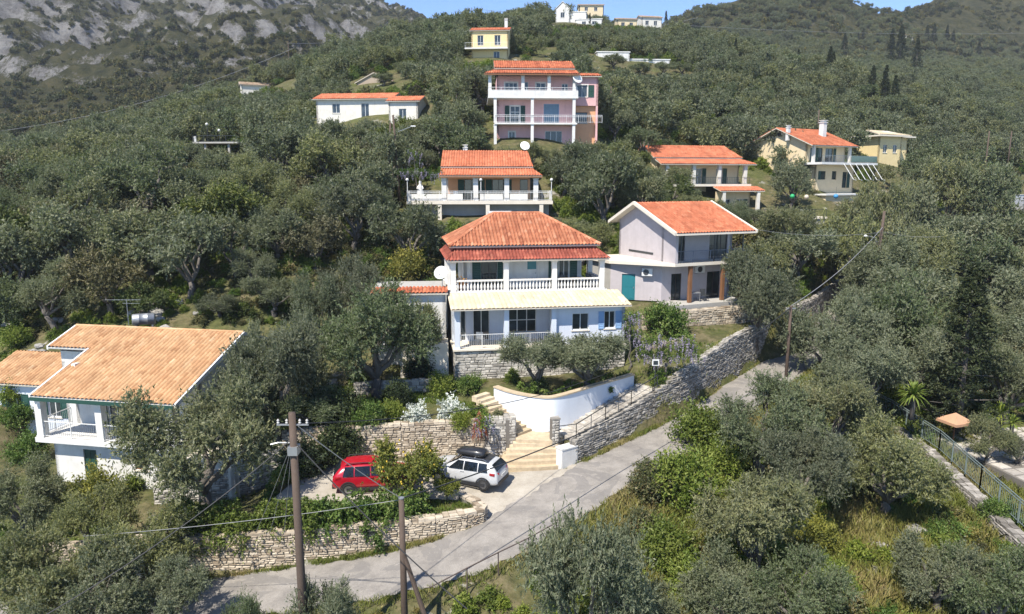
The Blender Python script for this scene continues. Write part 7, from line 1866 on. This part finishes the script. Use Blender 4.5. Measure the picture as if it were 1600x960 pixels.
# undergrowth between the olives and on the slopes near by
ug = [[], [], []]
ux = rg.uniform(-1, 1, 16000); uy = np.sqrt(rg.uniform(18 ** 2, 250 ** 2, 16000)); uy[:6000] = np.sqrt(rg.uniform(18 ** 2, 90 ** 2, 6000)); ux = ux * .8 * uy; ux = np.concatenate([ux, rg.uniform(-.75, .75, 9000) * (uq := np.sqrt(rg.uniform(95 ** 2, 255 ** 2, 9000)))]); uy = np.concatenate([uy, uq]); uz = H(ux, uy); urd, _ = seg_dist(ux, uy, ROADS)
clear = vnoise(ux, uy, 7, 55, 2)
for i in range(len(ux)):
    x, y, z = ux[i], uy[i], uz[i]
    if abs(x) > .8 * y or urd[i] < 3.0: continue
    if -16.8 < x < 9.5 and 30 < y < 56: continue
    if -37 < x < -13 and 35 < y < 53: continue
    if 9 < x < 24 and 44 < y < 68 and urd[i] < 22 and (x - 24) < (y - 57) * .85: continue
    if any(a - .5 < x < c + .5 and b - .5 < y < d_ + .5 for a, b, c, d_ in HOUSES): continue
    px, py, d = proj((x, y, z + .5))
    if 1290 < px < 1470 and py > 790: 
        if rg.random() < .8: continue
    s = rg.uniform(.35, .95) * (1.25 if y > 60 else 1) * (1.5 if y > 110 else 1)
    if px > 1460 and py > 640 and py < 790: s *= .5
    if not allowed(x, y, z, s, 1.2 * s): continue
    ug[0 if clear[i] > .25 else (1 if rg.random() < .55 else 2)].append((x, y, z - .1, s))
T_ = plant('shrub', B_LIME, tuple(U(1300, 770, 32)), .8, 0, 'bright weed bush under the right thicket', 'shrub', parts=('foliage', 'stems')); T_.location.z = Hs(T_.location.x, T_.location.y)
for k, (src, l) in enumerate(((T_.children[0], 'bright green weeds and brambles filling gaps between trees'), (src_bush[2], 'brownish low undergrowth between the olive trees'), (src_bush[3], 'green low undergrowth between the olive trees'))):
    gn_scatter('undergrowth', l, 'undergrowth', ug[k], src)
# grass and weeds as blades
def blades(name, label, XY, hmin, hmax, stops, per=5, seed=0, w=.014):
    rg = np.random.default_rng(seed); XY = np.array(XY); n = len(XY)
    z = H(XY[:, 0], XY[:, 1]); 
    base = np.repeat(np.concatenate([XY, z[:, None]], 1), per, 0); m_ = len(base)
    base[:, :2] += rg.normal(0, .06, (m_, 2))
    h = rg.uniform(hmin, hmax, (m_, 1)); lean = rg.normal(0, .38, (m_, 2))
    tip = base + np.concatenate([lean * h, h], 1); mid = base + np.concatenate([lean * h * .3, h * .55], 1)
    sd_ = unit(np.concatenate([rg.normal(size=(m_, 2)), np.zeros((m_, 1))], 1)) * w
    V = np.stack([base - sd_, base + sd_, mid + sd_ * .8, tip, mid - sd_ * .8], 1).reshape(-1, 3)
    Q = np.arange(5 * m_).reshape(m_, 5)
    t = np.clip(np.repeat(vnoise(XY[:, 0], XY[:, 1], 2.2, 91, 3) * .35 + .5, per) + rg.normal(0, .13, m_), 0, 1)
    o = link(name, np_mesh(name, V, Q, leafmat(name + '_blade' + str(seed), stops, .25, var=0.0), np.repeat(t, 5)))
    tag(o, label, 'grass', kind='stuff')
MEADOW = [(0, (.12, .15, .03)), (.45, (.22, .23, .055)), (.75, (.28, .24, .09)), (1, (.33, .26, .13))]
mp_ = []
for _ in range(30000):
    x, y = rg.uniform(2, 32), rg.uniform(20, 46)
    if abs(x) < .8 * y: mp_.append((x, y))
mp_ = np.array(mp_); dd, _ = seg_dist(mp_[:, 0], mp_[:, 1], ROADS); mp_ = mp_[(dd > 2.3) & ((mp_[:, 0] * .74 - (mp_[:, 1] - 32) * .66) > 1)]
blades('meadow_grass', 'long yellow green and dry grass in the clearing at lower right', mp_, .2, .6, MEADOW, 5, 1, .02)
vp = []
for i in range(len(fine) - 1):
    a, b = fine[i], fine[i + 1]
    if not (-24 < a[0] < 26): continue
    t = b[:2] - a[:2]; L = np.hypot(*t); t = t / L; nrm = np.array([t[1], -t[0]])
    for _ in range(int(L * 90)):
        off = -(1.75 + abs(rg.normal(0, .32))); q = a[:2] + t * rg.uniform(0, L) + nrm * off
        if -1.5 < q[0] < 4.2 and 33 < q[1] < 38.8: continue
        if vnoise(np.array(q[0]), np.array(q[1]), 2.0, 12, 2) > -.25: vp.append(q)
    for _ in range(int(L * 50)):
        vp.append(a[:2] + t * rg.uniform(0, L) + nrm * (1.85 + abs(rg.normal(0, .5))))
blades('verge_weeds', 'yellow green weeds along the foot of the roadside walls', vp, .08, .32, [(0, (.10, .14, .025)), (.4, (.19, .21, .05)), (.7, (.30, .26, .10)), (1, (.36, .29, .15))], 5, 2)
gp_ = []
for poly, n in ((GARD, 5200), (BED, 1500), (WTOP, 5000), (LYARD, 2500)):
    x0, x1_ = min(p[0] for p in poly), max(p[0] for p in poly); y0, y1_ = min(p[1] for p in poly), max(p[1] for p in poly)
    q = np.stack([rg.uniform(x0, x1_, n * 2), rg.uniform(y0, y1_, n * 2)], 1)
    gp_.append(q[inside(q[:, 0], q[:, 1], poly)][:n])
gp_ = np.concatenate(gp_); gp_ = gp_[vnoise(gp_[:, 0], gp_[:, 1], 2.5, 66, 2) > -.15]
keep = np.ones(len(gp_), bool)
for a, b, c, d_ in HOUSES[:3]: keep &= ~((gp_[:, 0] > a) & (gp_[:, 0] < c) & (gp_[:, 1] > b) & (gp_[:, 1] < d_))
blades('garden_grass', 'green grass tufts in the terraced gardens', gp_[keep], .08, .3, [(0, (.06, .10, .015)), (.5, (.13, .19, .03)), (1, (.22, .24, .06))], 5, 3)

# boulders
ROCK = toned('pale_limestone', [(0, (.24, .23, .21)), (1, (.42, .40, .37))], .95, 3, .4, .8, 6)
def boulder(x, y, r, label, seed, group=None):
    bm = bmesh.new(); bmesh.ops.create_icosphere(bm, subdivisions=3, radius=r)
    rd = random.Random(seed); o = [rd.uniform(0, 99) for _ in range(3)]
    from mathutils import noise as mn
    for v in bm.verts:
        q = v.co / r; k = 1 + .35 * mn.noise(q * 1.3 + Vector(o)) + .16 * mn.noise(q * 3.5 + Vector(o))
        v.co = Vector((v.co.x * k * 1.15, v.co.y * k, v.co.z * k * .7))
    me = bpy.data.meshes.new('boulder'); bm.to_mesh(me); bm.free(); me.materials.append(ROCK)
    a = me.attributes.new('tone', 'FLOAT', 'FACE'); a.data.foreach_set('value', np.full(len(me.polygons), rd.random(), dtype=np.float32))
    ob = link('boulder', me); ob.location = (x, y, Hs(x, y) + r * .15); tag(ob, label, 'boulder', group)
for i, (px, py, z_, r, lab_) in enumerate(((1432, 833, -17.4, .42, 'white boulder in the sunny grass clearing'), (1375, 855, -17.5, .3, 'smaller pale rock left of the white boulder'), (205, 500, None, .9, 'large pale rock behind the tan roof near the barrel'))):
    p = G(px, py, z_) if z_ else U(px, py, 53); boulder(p.x, p.y, r, lab_, i)
for i in range(34):
    px = rg.uniform(0, 130) if i < 22 else rg.uniform(190, 320); p = U(px, rg.uniform(470, 520), 53 + rg.uniform(-3, 5)); boulder(p.x, p.y, rg.uniform(.2, .6), 'pale limestone rock on the bank behind the tan roof', 50 + i, 'limestone rocks behind the tan roof')

# ---------------------------------------------------------------- thin summer haze over the valley
o = MB().box(-1000, 1000, -30, 1000, -60, 470).build('haze', None)
m = bpy.data.materials.new('haze_air'); m.use_nodes = True; nt = m.node_tree
nt.nodes.remove(nt.nodes['Principled BSDF'])
pv = nt.nodes.new('ShaderNodeVolumePrincipled'); pv.inputs['Color'].default_value = (.86, .91, 1, 1); pv.inputs['Density'].default_value = .00017; pv.inputs['Anisotropy'].default_value = .1
nt.links.new(pv.outputs[0], nt.nodes['Material Output'].inputs['Volume'])
o.data.materials.append(m)
tag(o, 'thin pale haze in the air over the valley', 'haze', kind='stuff')

# ---------------------------------------------------------------- labels that tell alike trees and rocks apart: counted from the left of the photo
ORD = ['first', 'second', 'third', 'fourth', 'fifth', 'sixth', 'seventh', 'eighth', 'ninth', 'tenth', 'eleventh', 'twelfth', 'thirteenth', 'fourteenth', 'fifteenth', 'sixteenth', 'seventeenth', 'eighteenth', 'nineteenth', 'twentieth']
def ordinal(k): return ORD[k] if k < 20 else ['twenty', 'thirty', 'forty'][(k + 1) // 10 - 2] + '-' + ORD[(k + 1) % 10 - 1] if (k + 1) % 10 else ['twentieth', 'thirtieth', 'fortieth'][(k + 1) // 10 - 2]
fam = {}
for ob in list(COL.objects):
    if ob.parent is None and 'group' in ob and ob.get('category') in ('tree', 'boulder'): fam.setdefault(ob['label'], []).append(ob)
for lab_, obs in fam.items():
    if len(obs) < 2: continue
    obs.sort(key=lambda q: proj(q.location)[0])
    for k, ob in enumerate(obs): ob['label'] = lab_.replace('olive in', ordinal(k) + ' olive from the left in') if lab_.startswith('olive in') else ordinal(k) + ' from the left: ' + lab_
